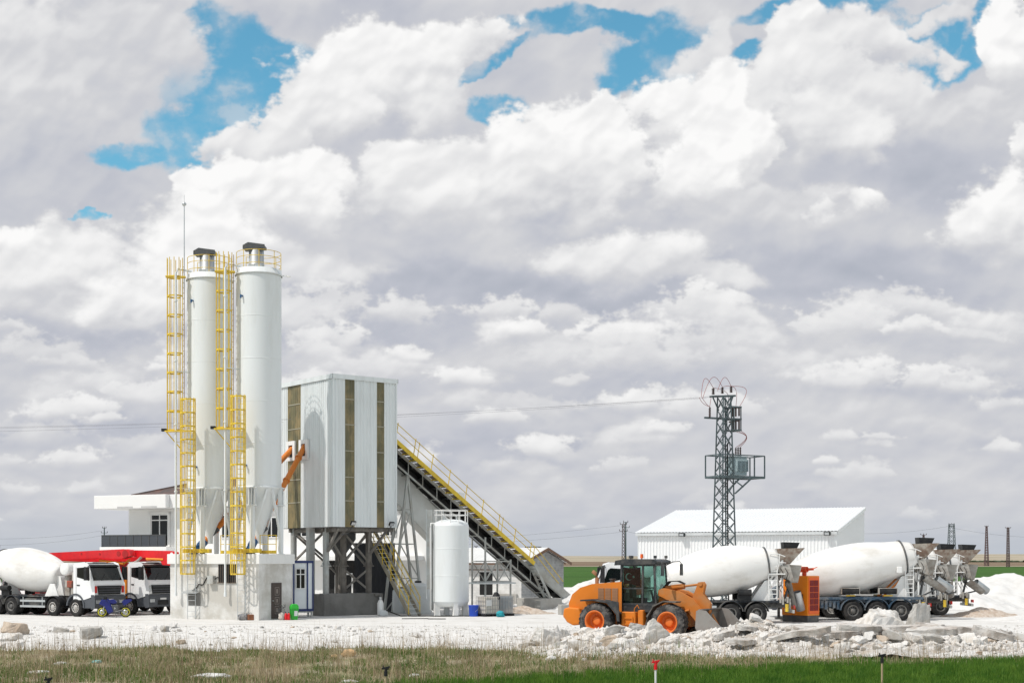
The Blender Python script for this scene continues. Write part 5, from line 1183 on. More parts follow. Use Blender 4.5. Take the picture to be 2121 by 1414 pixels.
def sack(name, lab, cat, px, Z, sx, sy, sz, m_, seed, z0=0.0):
    rg = random.Random(seed); bm = bmesh.new(); bmesh.ops.create_icosphere(bm, subdivisions=3, radius=1)
    for v in bm.verts:
        n = mnoise.noise(v.co * 1.7 + Vector((seed, 0, 0))) * 0.28 + mnoise.noise(v.co * 4 + Vector((0, seed, 0))) * 0.12
        v.co *= 1 + n; v.co.x *= sx; v.co.y *= sy; v.co.z = max(v.co.z * sz + sz * 0.75, 0)
    me = bpy.data.meshes.new(name); bm.to_mesh(me); bm.free(); me.polygons.foreach_set('use_smooth', [True] * len(me.polygons)); me.materials.append(m_)
    o = bpy.data.objects.new(name, me); COL.objects.link(o); q = at(px, Z); o.location = (q.x, q.y, z0); o.rotation_euler.z = rg.uniform(0, 6)
    return tag(o, lab, cat)
sack('teal_bag', 'crumpled teal bag on the ground in front of the caged containers', 'bag', 1036, 83.2, 0.30, 0.24, 0.2, mat('teal_cloth', (0.01, 0.30, 0.36), 0.7, var=0.2), 3)
sack('black_sheet', 'black plastic sheet bunched on top of the cream filled container', 'sheet', 1028, 84.3, 0.22, 0.2, 0.3, black_plastic, 8, 0.9)
sack('grey_sack', 'lumpy grey sack lying against the silo house wall', 'sack', 504, 78.7, 0.33, 0.24, 0.22, mat('sack_grey', (0.20, 0.20, 0.21), 0.9, var=0.3, vs=6, stain=(0.4, 0.38, 0.36), sa=0.7, ss=6), 5)
sack('white_sack', 'pale sack with twisted wires standing at the brown door', 'sack', 583, 78.9, 0.2, 0.16, 0.24, mat('sack_white', (0.60, 0.57, 0.52), 0.9, var=0.15, stain=(0.3, 0.15, 0.1), sa=0.5, ss=5), 6)
q = at(519, 78.6); t = thing('rusty_bucket', 'rusty square tin beside the grey sack', 'tin', (q.x, q.y, 0), R(20)); MB().box(-0.16, 0.16, -0.14, 0.14, 0, 0.32).build('body', mat('rust', (0.22, 0.085, 0.04), 0.8, var=0.4, vs=6), t, 0.02, 1); MB().path([(-0.15, 0, 0.32), (0, 0, 0.42), (0.15, 0, 0.32)], 0.01, 5).build('handle', dark_steel, t)
q = at(583, 78.85); m = MB()
rg = random.Random(4)
for i in range(5): m.path([(rg.uniform(-.12, .12), rg.uniform(-.1, .1), 0.3)] + [(rg.uniform(-.25, .25), rg.uniform(-.2, .2), 0.45 + 0.14 * k) for k in range(4)], 0.012, 5)
o = m.build('wire_coil', dark_steel); o.location = (q.x, q.y, 0); tag(o, 'tangle of dark wire sticking out of the pale sack', 'wire')
for px, lab in ((592, 'left of two small red fire extinguishers by the green bin'), (598, 'right of two small red fire extinguishers, next to the green bin')):
    q = at(px, 78.9); t = thing('fire_extinguisher', lab, 'extinguisher', (q.x, q.y, 0), 0, 'red fire extinguishers by the door')
    MB().lathe([(0, 0), (0.075, 0), (0.08, 0.03), (0.08, 0.3), (0.05, 0.37), (0.02, 0.39), (0, 0.39)], n=16).build('cylinder', red_paint, t); MB().box(-0.05, 0.03, -0.015, 0.015, 0.38, 0.43).build('valve', black_plastic, t)
q = at(609, 79.2); t = thing('litter_bin', 'bright green litter bin with domed lid and white sticker', 'bin', (q.x, q.y, 0), R(24))
bg_ = mat('bin_green', (0.02, 0.36, 0.03), 0.4, var=0.05)
m = MB(); m.add([(-.17, -.15, 0), (.17, -.15, 0), (.17, .15, 0), (-.17, .15, 0), (-.22, -.2, .62), (.22, -.2, .62), (.22, .2, .62), (-.22, .2, .62)], [(0, 1, 2, 3), (4, 5, 6, 7), (0, 1, 5, 4), (1, 2, 6, 5), (2, 3, 7, 6), (3, 0, 4, 7)]); m.build('body', bg_, t, 0.03, 2)
m = MB().prism([(-0.23, 0.62), (0.23, 0.62), (0.21, 0.78), (0.12, 0.88), (-0.12, 0.88), (-0.21, 0.78)], -0.21, 0.21, 'xz'); m.build('lid', mat('bin_lid', (0.03, 0.50, 0.04), 0.35), t, 0.03, 2)
MB().add([(-.04, -.182, .22), (.15, -.182, .22), (.155, -.205, .5), (-.04, -.205, .5)], [(0, 1, 2, 3)]).build('sticker', mat('sticker_white', (0.75, 0.76, 0.76), 0.4), t, fix=False)
for px, z_, lab in ((788, 85.0, 'white gas bottle standing at the right corner of the tower plinth'), (797, 84.7, 'white plastic can lying by the hose near the tower stairs')):
    q = at(px, z_); t = thing('gas_bottle' if px < 790 else 'plastic_can', lab, 'bottle' if px < 790 else 'can', (q.x, q.y, 0))
    if px < 790: MB().lathe([(0, 0.02), (0.16, 0.02), (0.19, 0.1), (0.19, 0.75), (0.12, 0.92), (0.05, 0.97), (0, 0.98)], n=20).build('shell', white_paint, t); MB().tube((0, 0, 0.96), (0, 0, 1.12), 0.09, n=12).build('collar', galv, t)
    else: MB().box(-0.28, 0.2, -0.16, 0.16, 0.0, 0.34).build('body', poly, t, 0.06, 2); MB().tube((0.18, 0, 0.25), (0.3, 0, 0.28), 0.05).build('cap', black_plastic, t)
q = at(800, 84.2); o = MB().path([(0, 0, 0.35), (0.4, -0.1, 0.2), (0.9, -0.3, 0.03), (1.6, -0.5, 0.03), (2.4, -0.35, 0.03), (3.4, -0.55, 0.03), (5.0, -0.3, 0.03), (7, -0.2, 0.03)], 0.035, 6).build('hose', black_rubber); o.location = q; tag(o, 'long black hose lying on the ground in front of the white tank', 'hose')
for i, (px, py, l) in enumerate(((860, 1281, 1.5), (905, 1281.5, 1.0))):
    q = at(px, depth(py)); o = MB().box(-l / 2, l / 2, -0.12, 0.12, 0.0, 0.04).build('black_mat', black_rubber, None, 0.01, 1); o.location = q; o.rotation_euler.z = R(8 - 14 * i); tag(o, ('black rubber strip lying flat just left of the white tank legs', 'short black rubber strip lying flat in front of the white tank')[i], 'rubber strip')
for i, (px, py, l, rz) in enumerate(((1186, 1276, 1.7, 0.3), (1235, 1280, 1.1, -0.2))):
    q = at(px, depth(py) + 3); o = MB().box(-l / 2, l / 2, -0.3, 0.3, -0.1, 0.62).build('concrete_block', concrete, None, 0.03, 1); o.location = q; o.rotation_euler.z = rz; tag(o, ('pale concrete block standing behind the rear of the wheel loader', 'low concrete block under the loader engine cover')[i], 'block')

# ------------------------------------------------------------------ power poles
lattice_m = mat('lattice_steel', (0.10, 0.135, 0.145), 0.5, 0.3, var=0.25, stain=(0.06, 0.05, 0.05), sa=0.5, ss=1.0)
rust_lat = mat('lattice_rust', (0.12, 0.075, 0.075), 0.7, var=0.3)
ins = mat('insulator_brown', (0.06, 0.03, 0.025), 0.3, var=0.2)
wire_m = mat('wire_grey', (0.20, 0.20, 0.22), 0.6)
copper = mat('wire_red', (0.28, 0.06, 0.045), 0.5)
def lattice_mast(m, w0, w1, z0, z1, n, bw=0.07, br=0.04):
    def c(z): k = (z - z0) / (z1 - z0); w = (w0 + (w1 - w0) * k) / 2; return [(-w, -w, z), (w, -w, z), (w, w, z), (-w, w, z)]
    zs = [z0]; h0 = (z1 - z0) / n
    zs = [z0 + (z1 - z0) * (1 - (1 - i / n) ** 1.0) for i in range(n + 1)]
    A = c(z0); B = c(z1)
    for k in range(4): m.bar(A[k], B[k], bw)
    for i in range(n):
        a, b = c(zs[i]), c(zs[i + 1])
        for k in range(4):
            j = (k + 1) % 4; m.bar(a[k], b[j], br); m.bar(a[j], b[k], br)
def insul(m, p, h, r=0.07, n=5):
    for i in range(n): m.lathe([(r * 0.45, h * i / n), (r, h * (i + 0.35) / n), (r * 0.45, h * (i + 0.7) / n)], p, (0, 0, 1), 10)
    m.tube(p, (p[0], p[1], p[2] + h), r * 0.45, n=8)
PZ = 95.0; q = at(1500, PZ)
t = thing('transformer_pole', 'tall dark lattice pole carrying a pale blue transformer on a railed platform', 'power pole', (q.x, q.y, 0), R(28))
m = MB(); lattice_mast(m, 1.25, 0.62, 0, 14.2, 17); m.build('lattice_tower', lattice_m, t)
m = MB().bar((-0.95, 0.1, 14.2), (1.0, 0.1, 14.35), 0.12).bar((-0.95, 0.3, 14.2), (1.0, 0.3, 14.35), 0.12).bar((-0.8, 0.2, 14.2), (-0.3, 0.2, 13.3), 0.07).bar((0.85, 0.2, 14.3), (0.3, 0.2, 13.0), 0.09); m.build('crossarm', lattice_m, t)
for x, z in ((-0.75, 14.35), (0.0, 14.45), (0.72, 14.55)): m = MB(); insul(m, (x, 0.2, z), 0.42, 0.13); m.build('insulator', ins, t)
m = MB().bar((-1.6, 0.0, 12.75), (0.9, 0.0, 12.75), 0.12); m.build('isolator_arm', lattice_m, t)
for x, y in ((-1.45, -0.4), (-1.25, -0.1), (-1.05, 0.2)): m = MB(); insul(m, (x, y, 12.8), 0.62, 0.075, 6); m.build('insulator', ins, t)
m = MB()
for z in (13.55, 12.75, 12.0): m.bar((0.3, -0.35, z), (1.15, -0.35, z), 0.09); m.bar((0.3, 0.45, z), (1.15, 0.45, z), 0.09); m.bar((1.1, -0.4, z), (1.1, 0.5, z), 0.11)
for x in (0.55, 1.12):
    for y in (-0.35, 0.45): m.bar((x, y, 12.0), (x, y, 13.55), 0.06)
m.build('switch_frame', lattice_m, t)
for z0 in (12.05, 12.95):
    for y in (-0.3, 0.05, 0.4): m = MB().tube((1.0, y, z0), (1.0, y, z0 + 0.6), 0.06, n=8).tube((0.7, y, z0 + 0.55), (1.05, y, z0 + 0.6), 0.05, n=8); m.build('fuse', ins, t)
m = MB()
for y in (-0.75, 0.75): m.bar((-0.95, y, 8.85), (2.75, y, 8.85), 0.14, 0.16)
for x in (-0.95, 0.9, 2.0, 2.75): m.bar((x, -0.8, 8.85), (x, 0.8, 8.85), 0.12)
m.bar((0.45, -0.6, 7.75), (1.75, -0.7, 8.8), 0.09); m.bar((0.45, 0.6, 7.75), (1.75, 0.7, 8.8), 0.09); m.bar((0.45, -0.6, 8.6), (1.1, -0.65, 8.2), 0.07); m.build('platform', lattice_m, t)
m = MB()
for z in (10.3,):
    for y in (-0.8, 0.8): m.bar((-0.95, y, z), (2.75, y, z), 0.07)
    for x in (-0.95, 2.75): m.bar((x, -0.8, z), (x, 0.8, z), 0.07)
for x in (-0.95, 1.9, 2.75):
    for y in (-0.8, 0.8): m.bar((x, y, 8.9), (x, y, 10.3), 0.07)
m.build('railing', lattice_m, t)
trm = mat('transformer_blue', (0.33, 0.42, 0.45), 0.45, var=0.06, stain=(0.25, 0.29, 0.3), sa=0.5, ss=1.5)
tr = MB().box(0.55, 1.55, -0.45, 0.45, 8.98, 10.2).box(0.5, 1.6, -0.5, 0.5, 10.2, 10.26).build('transformer', trm, t, 0.02, 1)
m = MB()
for i in range(9): x = 0.6 + i * 0.11; m.box(x, x + 0.03, -0.66, -0.455, 9.25, 10.05); m.box(x, x + 0.03, 0.455, 0.66, 9.25, 10.05)
for i in range(6): y = -0.35 + i * 0.13; m.box(1.555, 1.75, y, y + 0.03, 9.25, 10.05)
m.build('cooling_fins', trm, tr)
for y in (-0.25, 0.0, 0.25): m = MB(); insul(m, (1.15, y, 10.26), 0.62, 0.085, 6); m.build('bushing', ins, tr)
for y in (-0.3, -0.1, 0.1, 0.3): m = MB(); insul(m, (0.72, y, 10.26), 0.22, 0.05, 3); m.build('bushing', ins, tr)
def loop(p, q_, up, n=12):
    p = Vector(p); q_ = Vector(q_); return [p.lerp(q_, i / n) + Vector((up[0], up[1], up[2])) * math.sin(PI * i / n) for i in range(n + 1)]
for p, e, u in (((-0.75, .2, 14.8), (-2.3, -0.6, 14.0), (-.2, 0, .9)), ((0, .2, 14.9), (-1.9, -0.2, 14.0), (0, 0, 1.0)), ((0.72, .2, 14.98), (-0.4, .2, 14.6), (0, 0, .75)), ((.72, .2, 14.98), (1.05, -.3, 13.6), (.9, 0, .5)), ((0, .2, 14.9), (1.0, .05, 13.6), (.5, 0, .6)), ((-.75, .2, 14.8), (.5, .4, 13.6), (.6, 0, .3)),
                ((-2.6, -.8, 13.95), (-1.45, -.4, 13.45), (-.1, 0, -.1)), ((-2.0, -.3, 14.0), (-1.25, -.1, 13.45), (0, 0, -.05)), ((-1.0, .1, 14.1), (-1.05, .2, 13.45), (0, 0, 0)), ((1.1, -.3, 12.0), (1.15, -.25, 10.9), (.55, 0, .1)), ((1.1, .05, 12.0), (1.15, 0, 10.9), (.75, 0, .15)), ((1.1, .4, 12.0), (1.15, .25, 10.9), (.95, 0, .2))):
    MB().path(loop(p, e, u), 0.016, 5).build('jumper_wire', copper, t)
MB().path([(0.3, -0.3, 10.6), (0.2, -0.3, 11.2), (0.05, -0.3, 11.0), (0.0, -0.35, 9.5), (0.0, -0.4, 5), (0.0, -0.5, 0.2)], 0.05, 6).build('cable', black_rubber, t)
TP = Matrix.Translation((q.x, q.y, 0)) @ Matrix.Rotation(R(28), 4, 'Z')
for i, (p, e0) in enumerate((((-0.95, 0.2, 14.2), 0.0), ((-0.4, -0.2, 14.2), 0.9), ((-0.95, 0.7, 14.15), 1.6))):
    a = TP @ Vector(p); b = Vector((-60.0, 74.0 + e0 * 1.5, 10.0 + (0.25 if i == 1 else 0)))
    o = MB().path([a.lerp(b, k / 28) + Vector((0, 0, -0.8 * 4 * (k / 28) * (1 - k / 28))) for k in range(29)], 0.006, 5).build('power_line', wire_m)
    tag(o, 'thin overhead power line running left from the transformer pole', 'power line', 'overhead lines from the transformer pole')
def far_pole(name, px, Z, top, w0, w1, n, lab, m_, arms=((0, 1.0),), tube=False, base=0.0):
    q = at(px, Z); t = thing(name, lab, 'power pole', (q.x, q.y, base))
    m = MB()
    if tube: m.tube((0, 0, 0), (0, 0, top), w0 / 2, w1 / 2, 10)
    else: lattice_mast(m, w0, w1, 0, top, n, max(0.09, Z * 0.00028), max(0.06, Z * 0.00019))
    m.build('mast', m_, t)
    for dz, wd in arms:
        m = MB().bar((-wd, 0, top - dz), (wd, 0, top - dz), max(0.12, Z * 0.0003)); c = m.build('crossarm', m_, t)
        for x in (-wd, 0.0, wd) if dz == 0 else (-wd, wd):
            m = MB(); insul(m, (x, 0, top - dz), 0.45, max(0.09, Z * 0.0003), 3); m.build('insulator', ins, c)
far_pole('power_pole', 1291.3, 330, 11.7, 0.8, 0.45, 14, 'rusty lattice power pole beyond the loader cab', rust_lat, ((0, 0.75), (1.6, 0.9)))
far_pole('power_pole', 1296, 333, 12.3, 0.42, 0.28, 1, 'dark tubular power pole right beside the rusty lattice one', lattice_m, ((0.1, 0.5), (1.3, 0.85)), True)
far_pole('lattice_pylon', 1971, 600, 18.6, 3.4, 1.9, 9, 'broad square topped lattice pylon behind the mixer tails', lattice_m, ((0, 1.1), (0.9, 1.1)))
far_pole('lattice_pylon', 2043.5, 780, 22.0, 2.0, 0.7, 16, 'slender lattice pylon on the dark scrub line at the right', rust_lat, ((0, 0.9),))
far_pole('lattice_pylon', 2088, 700, 19.6, 1.3, 0.8, 16, 'lattice pylon nearest the right edge with two horned arms', rust_lat, ((0.3, 1.3),))
far_pole('power_pole', 1913, 450, 11.4, 0.7, 0.4, 12, 'small pole just above the belly of the trailer drum', rust_lat, ((0, 0.9),))
far_pole('power_pole', 216, 400, 12.4, 0.5, 0.3, 1, 'distant power pole showing above the dark balcony', lattice_m, ((0, 0.5), (1.35, 0.85)), True)
far_pole('power_pole', 986, 480, 8.0, 0.5, 0.35, 6, 'tiny pole beyond the roof of the block shed', rust_lat, ((0, 0.6),))
for i, (x0, y0, x1, y1, Z, lab) in enumerate(((-60, 1114, 214, 1098, 400, 'far power line left of the white house, upper of the pair'), (-60, 1128, 214, 1108, 400, 'far power line left of the white house, lower of the pair'), (700, 1128, 1291, 1087, 330, 'far power line ending at the rusty pole, upper of the pair'), (700, 1135, 1291, 1101, 330, 'far power line ending at the rusty pole, lower of the pair'), (1296, 1099, 1420, 1104, 333, 'far power line running from the tubular pole to behind the warehouse'), (1740, 1103, 1971, 1088, 600, 'far power line between the warehouse and the broad pylon'), (1971, 1092, 2200, 1112, 600, 'far power line sagging right from the broad pylon'))):
    a = at(x0, Z, py=y0); b = at(x1, Z, py=y1)
    o = MB().path([a.lerp(b, k / 16) + Vector((0, 0, -0.004 * Z * 4 * (k / 16) * (1 - k / 16) * 0.6)) for k in range(17)], 0.00006 * Z, 4).build('power_line', wire_m); tag(o, lab, 'power line')

# ------------------------------------------------------------------ orange wheel loader (local x forward, its right side towards the yard entrance)
tinted = bpy.data.materials.new('cab_glass'); tinted.use_nodes = True
_n = tinted.node_tree.nodes; _l = tinted.node_tree.links; _n.remove(_n['Principled BSDF'])
_tr = _n.new('ShaderNodeBsdfTransparent'); _tr.inputs[0].default_value = (0.42, 0.60, 0.55, 1); _gl = _n.new('ShaderNodeBsdfGlossy'); _gl.inputs['Roughness'].default_value = 0.02
_fr = _n.new('ShaderNodeFresnel'); _fr.inputs[0].default_value = 1.5; _mx = _n.new('ShaderNodeMixShader')
_l.new(_fr.outputs[0], _mx.inputs[0]); _l.new(_tr.outputs[0], _mx.inputs[1]); _l.new(_gl.outputs[0], _mx.inputs[2]); _l.new(_mx.outputs[0], _n['Material Output'].inputs['Surface'])
lo_orange = mat('loader_orange', (0.64, 0.185, 0.015), 0.5, spec=0.3, var=0.08, stain=(0.46, 0.18, 0.06), sa=0.45, ss=1.2, sth=0.55)
dusty_orange = mat('loader_orange_dusty', (0.54, 0.175, 0.03), 0.7, spec=0.25, var=0.1, stain=(0.42, 0.23, 0.11), sa=0.6, ss=1.0, sth=0.5)
loader_black = mat('loader_black', (0.018, 0.023, 0.028), 0.5, var=0.15, stain=(0.2, 0.18, 0.16), sa=0.35, ss=2)
worn = mat('worn_steel', (0.34, 0.32, 0.30), 0.5, 0.4, var=0.15, stain=(0.20, 0.17, 0.15), sa=0.6, ss=1.5)
worn_shaded = mat('bucket_inside', (0.10, 0.085, 0.075), 0.7, 0.2, var=0.3, stain=(0.28, 0.24, 0.2), sa=0.5, ss=1.2)  # worn steel darkened: the bucket's inner shade is put into its colour
L0 = Vector((5.66, 61.75, -0.10))
t = thing('wheel_loader', 'dusty orange wheel loader with a black cab and a worn bucket, parked behind the rubble', 'wheel loader', tuple(L0), R(-28))
def loader_wheel(x, s):
    y, r, w = 1.05 * s, 0.79, 0.56; a = (0, s, 0); h = w / 2
    m = MB().lathe([(r * .56, h * .9), (r * .60, h), (r * .84, h * 1.02), (r * .94, h * .86), (r * .955, h * .5), (r * .955, -h * .5), (r * .94, -h * .86), (r * .84, -h * 1.02), (r * .60, -h), (r * .56, -h * .9), (r * .56, h * .9)], (x, y, r), a, 48)
    n = 24
    for i in range(n):                                              # staggered lugs
        for q, sh in ((1, 0.0), (-1, 0.5)):
            th = 2 * PI * (i + sh) / n; d = 0.055
            vs = []
            for rr in (r * .94, r * 1.0):
                for yy, dt in ((0.02 * q, 0.02), (h * .98 * q, -0.06), (h * .98 * q, 0.07), (0.02 * q, 0.13)):
                    an = th + dt; rad = rr * (0.955 if abs(yy) > h * .9 else 1.0)
                    vs.append((x + rad * math.cos(an), y + yy, r + rad * math.sin(an)))
            m.add(vs, [(4, 5, 6, 7), (0, 1, 5, 4), (1, 2, 6, 5), (2, 3, 7, 6), (3, 0, 4, 7)])
    ty = m.build('tyre', mat('loader_tyre', (0.022, 0.022, 0.024), 0.8, var=0.2, stain=(0.20, 0.185, 0.17), sa=0.6, ss=4, sth=0.5), t)
    R0 = r * .55
    m = MB().lathe([(R0 + .02, h * .92), (R0 + .03, h * 1.0), (R0 - .01, h * 1.0), (R0 - .05, h * .85), (R0 * .84, h * .15), (R0 * .80, -h * .15), (R0 * .45, -h * .18), (R0 * .43, h * .2), (R0 * .3, h * .28), (0, h * .28)], (x, y, r), a, 36)
    rm = m.build('rim', rim_orange, ty)
    m = MB()
    for k in range(12): m.tube((x + R0 * .58 * math.cos(k * PI / 6), y - s * h * .2, r + R0 * .58 * math.sin(k * PI / 6)), (x + R0 * .58 * math.cos(k * PI / 6), y - s * h * .02, r + R0 * .58 * math.sin(k * PI / 6)), 0.022, n=6)
    m.build('wheel_nut', rim_orange, rm)
for x in (-1.675, 1.675):
    for s in (-1, 1): loader_wheel(x, s)
    MB().tube((x, -0.9, 0.79), (x, 0.9, 0.79), 0.2, n=12).build('axle', dusty_orange, t)
# rear frame, hood and counterweight
MB().prism([(-2.75, 0.75), (-2.75, 1.15), (-0.6, 1.35), (0.35, 1.2), (0.35, 0.5), (-0.9, 0.45), (-1.2, 0.9), (-2.1, 0.95)], -0.5, 0.5, 'xz').build('rear_frame', dusty_orange, t, 0.03, 2)
hood = MB().prism([(-3.0, 1.15), (-3.05, 1.5), (-2.9, 1.85), (-2.55, 2.12), (-2.0, 2.28), (-0.72, 2.38), (-0.72, 1.28), (-1.0, 1.25)], -0.82, 0.82, 'xz').build('hood', lo_orange, t, 0.10, 4)
MB().prism([(-3.35, 0.95), (-3.3, 1.3), (-3.05, 1.36), (-2.55, 1.32), (-2.45, 1.1), (-2.5, 0.62), (-2.85, 0.55), (-3.15, 0.7)], -1.05, 1.05, 'xz').build('counterweight', lo_orange, t, 0.10, 3)
grm = mat('hood_grille', (0.33, 0.17, 0.09), 0.7, var=0.15)
for s in (-1, 1):
    m = MB()
    for i in range(3):
        x0 = -1.72 + i * 0.33; m.box(x0, x0 + 0.27, min(0.825 * s, 0.845 * s), max(0.825 * s, 0.845 * s), 1.62, 2.2)
        for k in range(9): m.box(x0, x0 + 0.27, min(0.845 * s, 0.857 * s), max(0.845 * s, 0.857 * s), 1.64 + k * 0.064, 1.665 + k * 0.064)
    m.build('side_grille', grm, hood)
    MB().box(-3.1, -2.92, min(.5 * s, .78 * s), max(.5 * s, .78 * s), 1.42, 1.6).build('tail_lamp', lamp_red, hood)
m = MB()
for z in (1.5, 1.58, 1.66, 1.74): m.box(-3.06, -2.92, -0.45, 0.45, z, z + 0.03)
m.build('rear_grille', loader_black, hood)
MB().path([(-2.05, -0.25, 2.2), (-2.05, -0.25, 2.62), (-2.12, -0.25, 2.82), (-2.25, -0.25, 2.92)], 0.085, 12).build('exhaust', mat('exhaust_rust', (0.40, 0.20, 0.10), 0.7, var=0.2), t)
MB().tube((-1.55, 0.3, 2.3), (-1.55, 0.3, 2.55), 0.11, n=14).tube((-1.55, 0.3, 2.55), (-1.55, 0.3, 2.6), 0.15, n=14).build('air_intake', loader_black, t)
# rear mudguards in angular black plate
for s in (-1, 1):
    ya, yb = min(.72 * s, 1.34 * s), max(.72 * s, 1.34 * s)
    m = MB(); P = [(-2.35, 1.70), (-1.75, 1.74), (-1.1, 1.64), (-0.62, 1.12), (-0.62, 0.75)]
    for a, b in zip(P[:-1], P[1:]): m.prism([a, b, (b[0] + .0, b[1] - .07), (a[0], a[1] - .07)], ya, yb, 'xz')
    m.prism([(-1.2, 1.74), (-0.55, 1.62), (-0.5, 0.8), (-0.62, 0.8), (-0.66, 1.15), (-1.05, 1.6)], yb - .05 if s > 0 else ya, yb if s > 0 else ya + .05, 'xz'); m.build('rear_mudguard', loader_black, t)
    m = MB(); P = [(0.72, 0.55), (0.78, 1.0), (1.05, 1.45), (1.5, 1.66), (2.05, 1.62)]
    for a, b in zip(P[:-1], P[1:]): m.prism([a, b, (b[0] + .03, b[1] + .06), (a[0] - .06, a[1] + .03)], ya, yb, 'xz')
    m.build('front_mudguard', mat('mudguard_dusty', (0.12, 0.11, 0.10), 0.7, var=0.3), t)
# cab: black posts and roof, tinted panes you can see through
cb = MB().box(-0.75, 0.95, -0.72, 0.72, 1.18, 1.5).box(-0.75, -0.66, -0.72, 0.72, 1.5, 1.95).build('cab', loader_black, t, 0.02, 1)
m = MB()
for s in (-1, 1):
    y = 0.69 * s
    m.bar((-0.70, y, 1.45), (-0.66, y, 3.28), 0.10); m.bar((0.30, y, 1.45), (0.32, y, 3.28), 0.08); m.bar((0.93, y, 1.45), (0.80, y * 0.92, 3.28), 0.07)
    m.bar((-0.70, y, 1.52), (0.93, y, 1.52), 0.10); m.bar((-0.68, y, 2.2), (0.30, y, 2.2), 0.06); m.bar((-.66, y, 3.2), (.8, y * .95, 3.2), 0.09)
m.bar((0.93, -0.69, 1.5), (0.93, 0.69, 1.5), 0.1); m.bar((0.82, -0.64, 3.2), (0.82, 0.64, 3.2), 0.08); m.bar((-.7, -.69, 1.95), (-.7, .69, 1.95), .08); m.bar((-.66, -.69, 3.2), (-.66, .69, 3.2), .08)
m.build('cab_post', loader_black, cb)
MB().prism([(-0.95, 3.22), (-0.92, 3.36), (-0.5, 3.43), (0.75, 3.43), (0.98, 3.36), (0.98, 3.28)], -0.78, 0.78, 'xz').build('cab_roof', loader_black, cb, 0.03, 2)
for nm, pts in (('side_pane', [(-0.66, -0.70, 1.56), (0.27, -0.70, 1.56), (0.29, -0.70, 3.16), (-0.64, -0.70, 3.16)]), ('side_pane', [(-0.66, 0.70, 1.56), (0.27, 0.70, 1.56), (0.29, 0.70, 3.16), (-0.64, 0.70, 3.16)]),
                ('front_side_pane', [(0.36, -0.70, 1.56), (0.90, -0.70, 1.56), (0.79, -0.65, 3.16), (0.36, -0.70, 3.16)]), ('front_side_pane', [(0.36, 0.70, 1.56), (0.90, 0.70, 1.56), (0.79, 0.65, 3.16), (0.36, 0.70, 3.16)]),
                ('windscreen', [(0.94, -0.66, 1.54), (0.94, 0.66, 1.54), (0.82, 0.62, 3.17), (0.82, -0.62, 3.17)]), ('rear_pane', [(-0.69, -0.66, 1.99), (-0.69, 0.66, 1.99), (-0.66, 0.66, 3.16), (-0.66, -0.66, 3.16)])):
    MB().quad(*pts).build(nm, tinted, cb, fix=False)
st = MB().box(-0.35, 0.15, -0.25, 0.25, 1.5, 1.78).prism([(-0.5, 1.75), (-0.35, 1.75), (-0.42, 2.55), (-0.55, 2.55)], -0.24, 0.24, 'xz').build('seat', black_plastic, cb, 0.04, 2)
m = MB().tube((0.55, 0, 1.5), (0.42, 0, 2.1), 0.05); m.lathe([(0.17, 0), (0.19, 0.015), (0.17, 0.03)], (0.42, 0, 2.1), (-0.25, 0, 1), 20); m.build('steering_wheel', black_plastic, cb)
fl = MB(); vs = []; n = 8
for j in range(2):
    for i in range(n + 1): vs.append((-0.60 + 0.80 * i / n, -0.665 - 0.012 * math.sin(i * 1.9), 3.12 - (0.78 if j else 0.0) + (0.06 * math.sin(i * 0.6) if j else -0.05 * math.sin(PI * i / n))))
fl.add(vs, [(i, i + 1, n + 2 + i, n + 1 + i) for i in range(n)], True)
flag = fl.build('flag', mat('flag_red', (0.25, 0.012, 0.02), 0.8, var=0.2), cb, fix=False)
m = MB(); c = (-0.34, 2.70); vs = []; k = 20
for i in range(k + 1):
    a = R(38) + (2 * PI - R(76)) * i / k; vs.append((c[0] + .16 * math.cos(a), -0.692, c[1] + .16 * math.sin(a)))
for i in range(k + 1):
    a = R(48) + (2 * PI - R(96)) * i / k; vs.append((c[0] + .035 + .128 * math.cos(a), -0.692, c[1] + .128 * math.sin(a)))
m.add(vs, [(i, i + 1, k + 2 + i, k + 1 + i) for i in range(k)])
c2 = (-0.12, 2.70); sv = [(c2[0], -0.692, c2[1])] + [(c2[0] + (.085 if i % 2 == 0 else .034) * math.cos(PI + i * PI / 5), -0.692, c2[1] + (.085 if i % 2 == 0 else .034) * math.sin(PI + i * PI / 5)) for i in range(10)]
m.add(sv, [(0, 1 + i, 1 + (i + 1) % 10) for i in range(10)]); m.build('crescent_and_star', mat('flag_white', (0.72, 0.70, 0.68), 0.8), flag, fix=False)
bm_ = MB().tube((0.1, -0.3, 3.43), (0.1, -0.3, 3.5), 0.03).tube((0.1, -0.3, 3.5), (0.1, -0.3, 3.68), 0.075, 0.06, n=14); bm_.build('beacon', mat('beacon_orange', (0.85, 0.13, 0.01), 0.3), t)
for x, y in ((-0.3, -0.62), (0.85, -0.62), (0.85, 0.62), (-0.75, 0.6)): MB().tube((x, y, 3.42), (x, y, 3.5), 0.02).box(x - 0.05, x + 0.05, y - .07, y + .07, 3.49, 3.61).build('work_lamp', loader_black, t, 0.015, 1)
for s in (-1, 1): MB().path([(0.82, .72 * s, 3.2), (1.05, .95 * s, 3.34), (1.3, 1.1 * s, 3.36), (1.38, 1.12 * s, 3.25)], 0.025, 6).box(1.34, 1.42, min(1.0 * s, 1.2 * s), max(1.0 * s, 1.2 * s), 2.75, 3.25).build('mirror', loader_black, t)
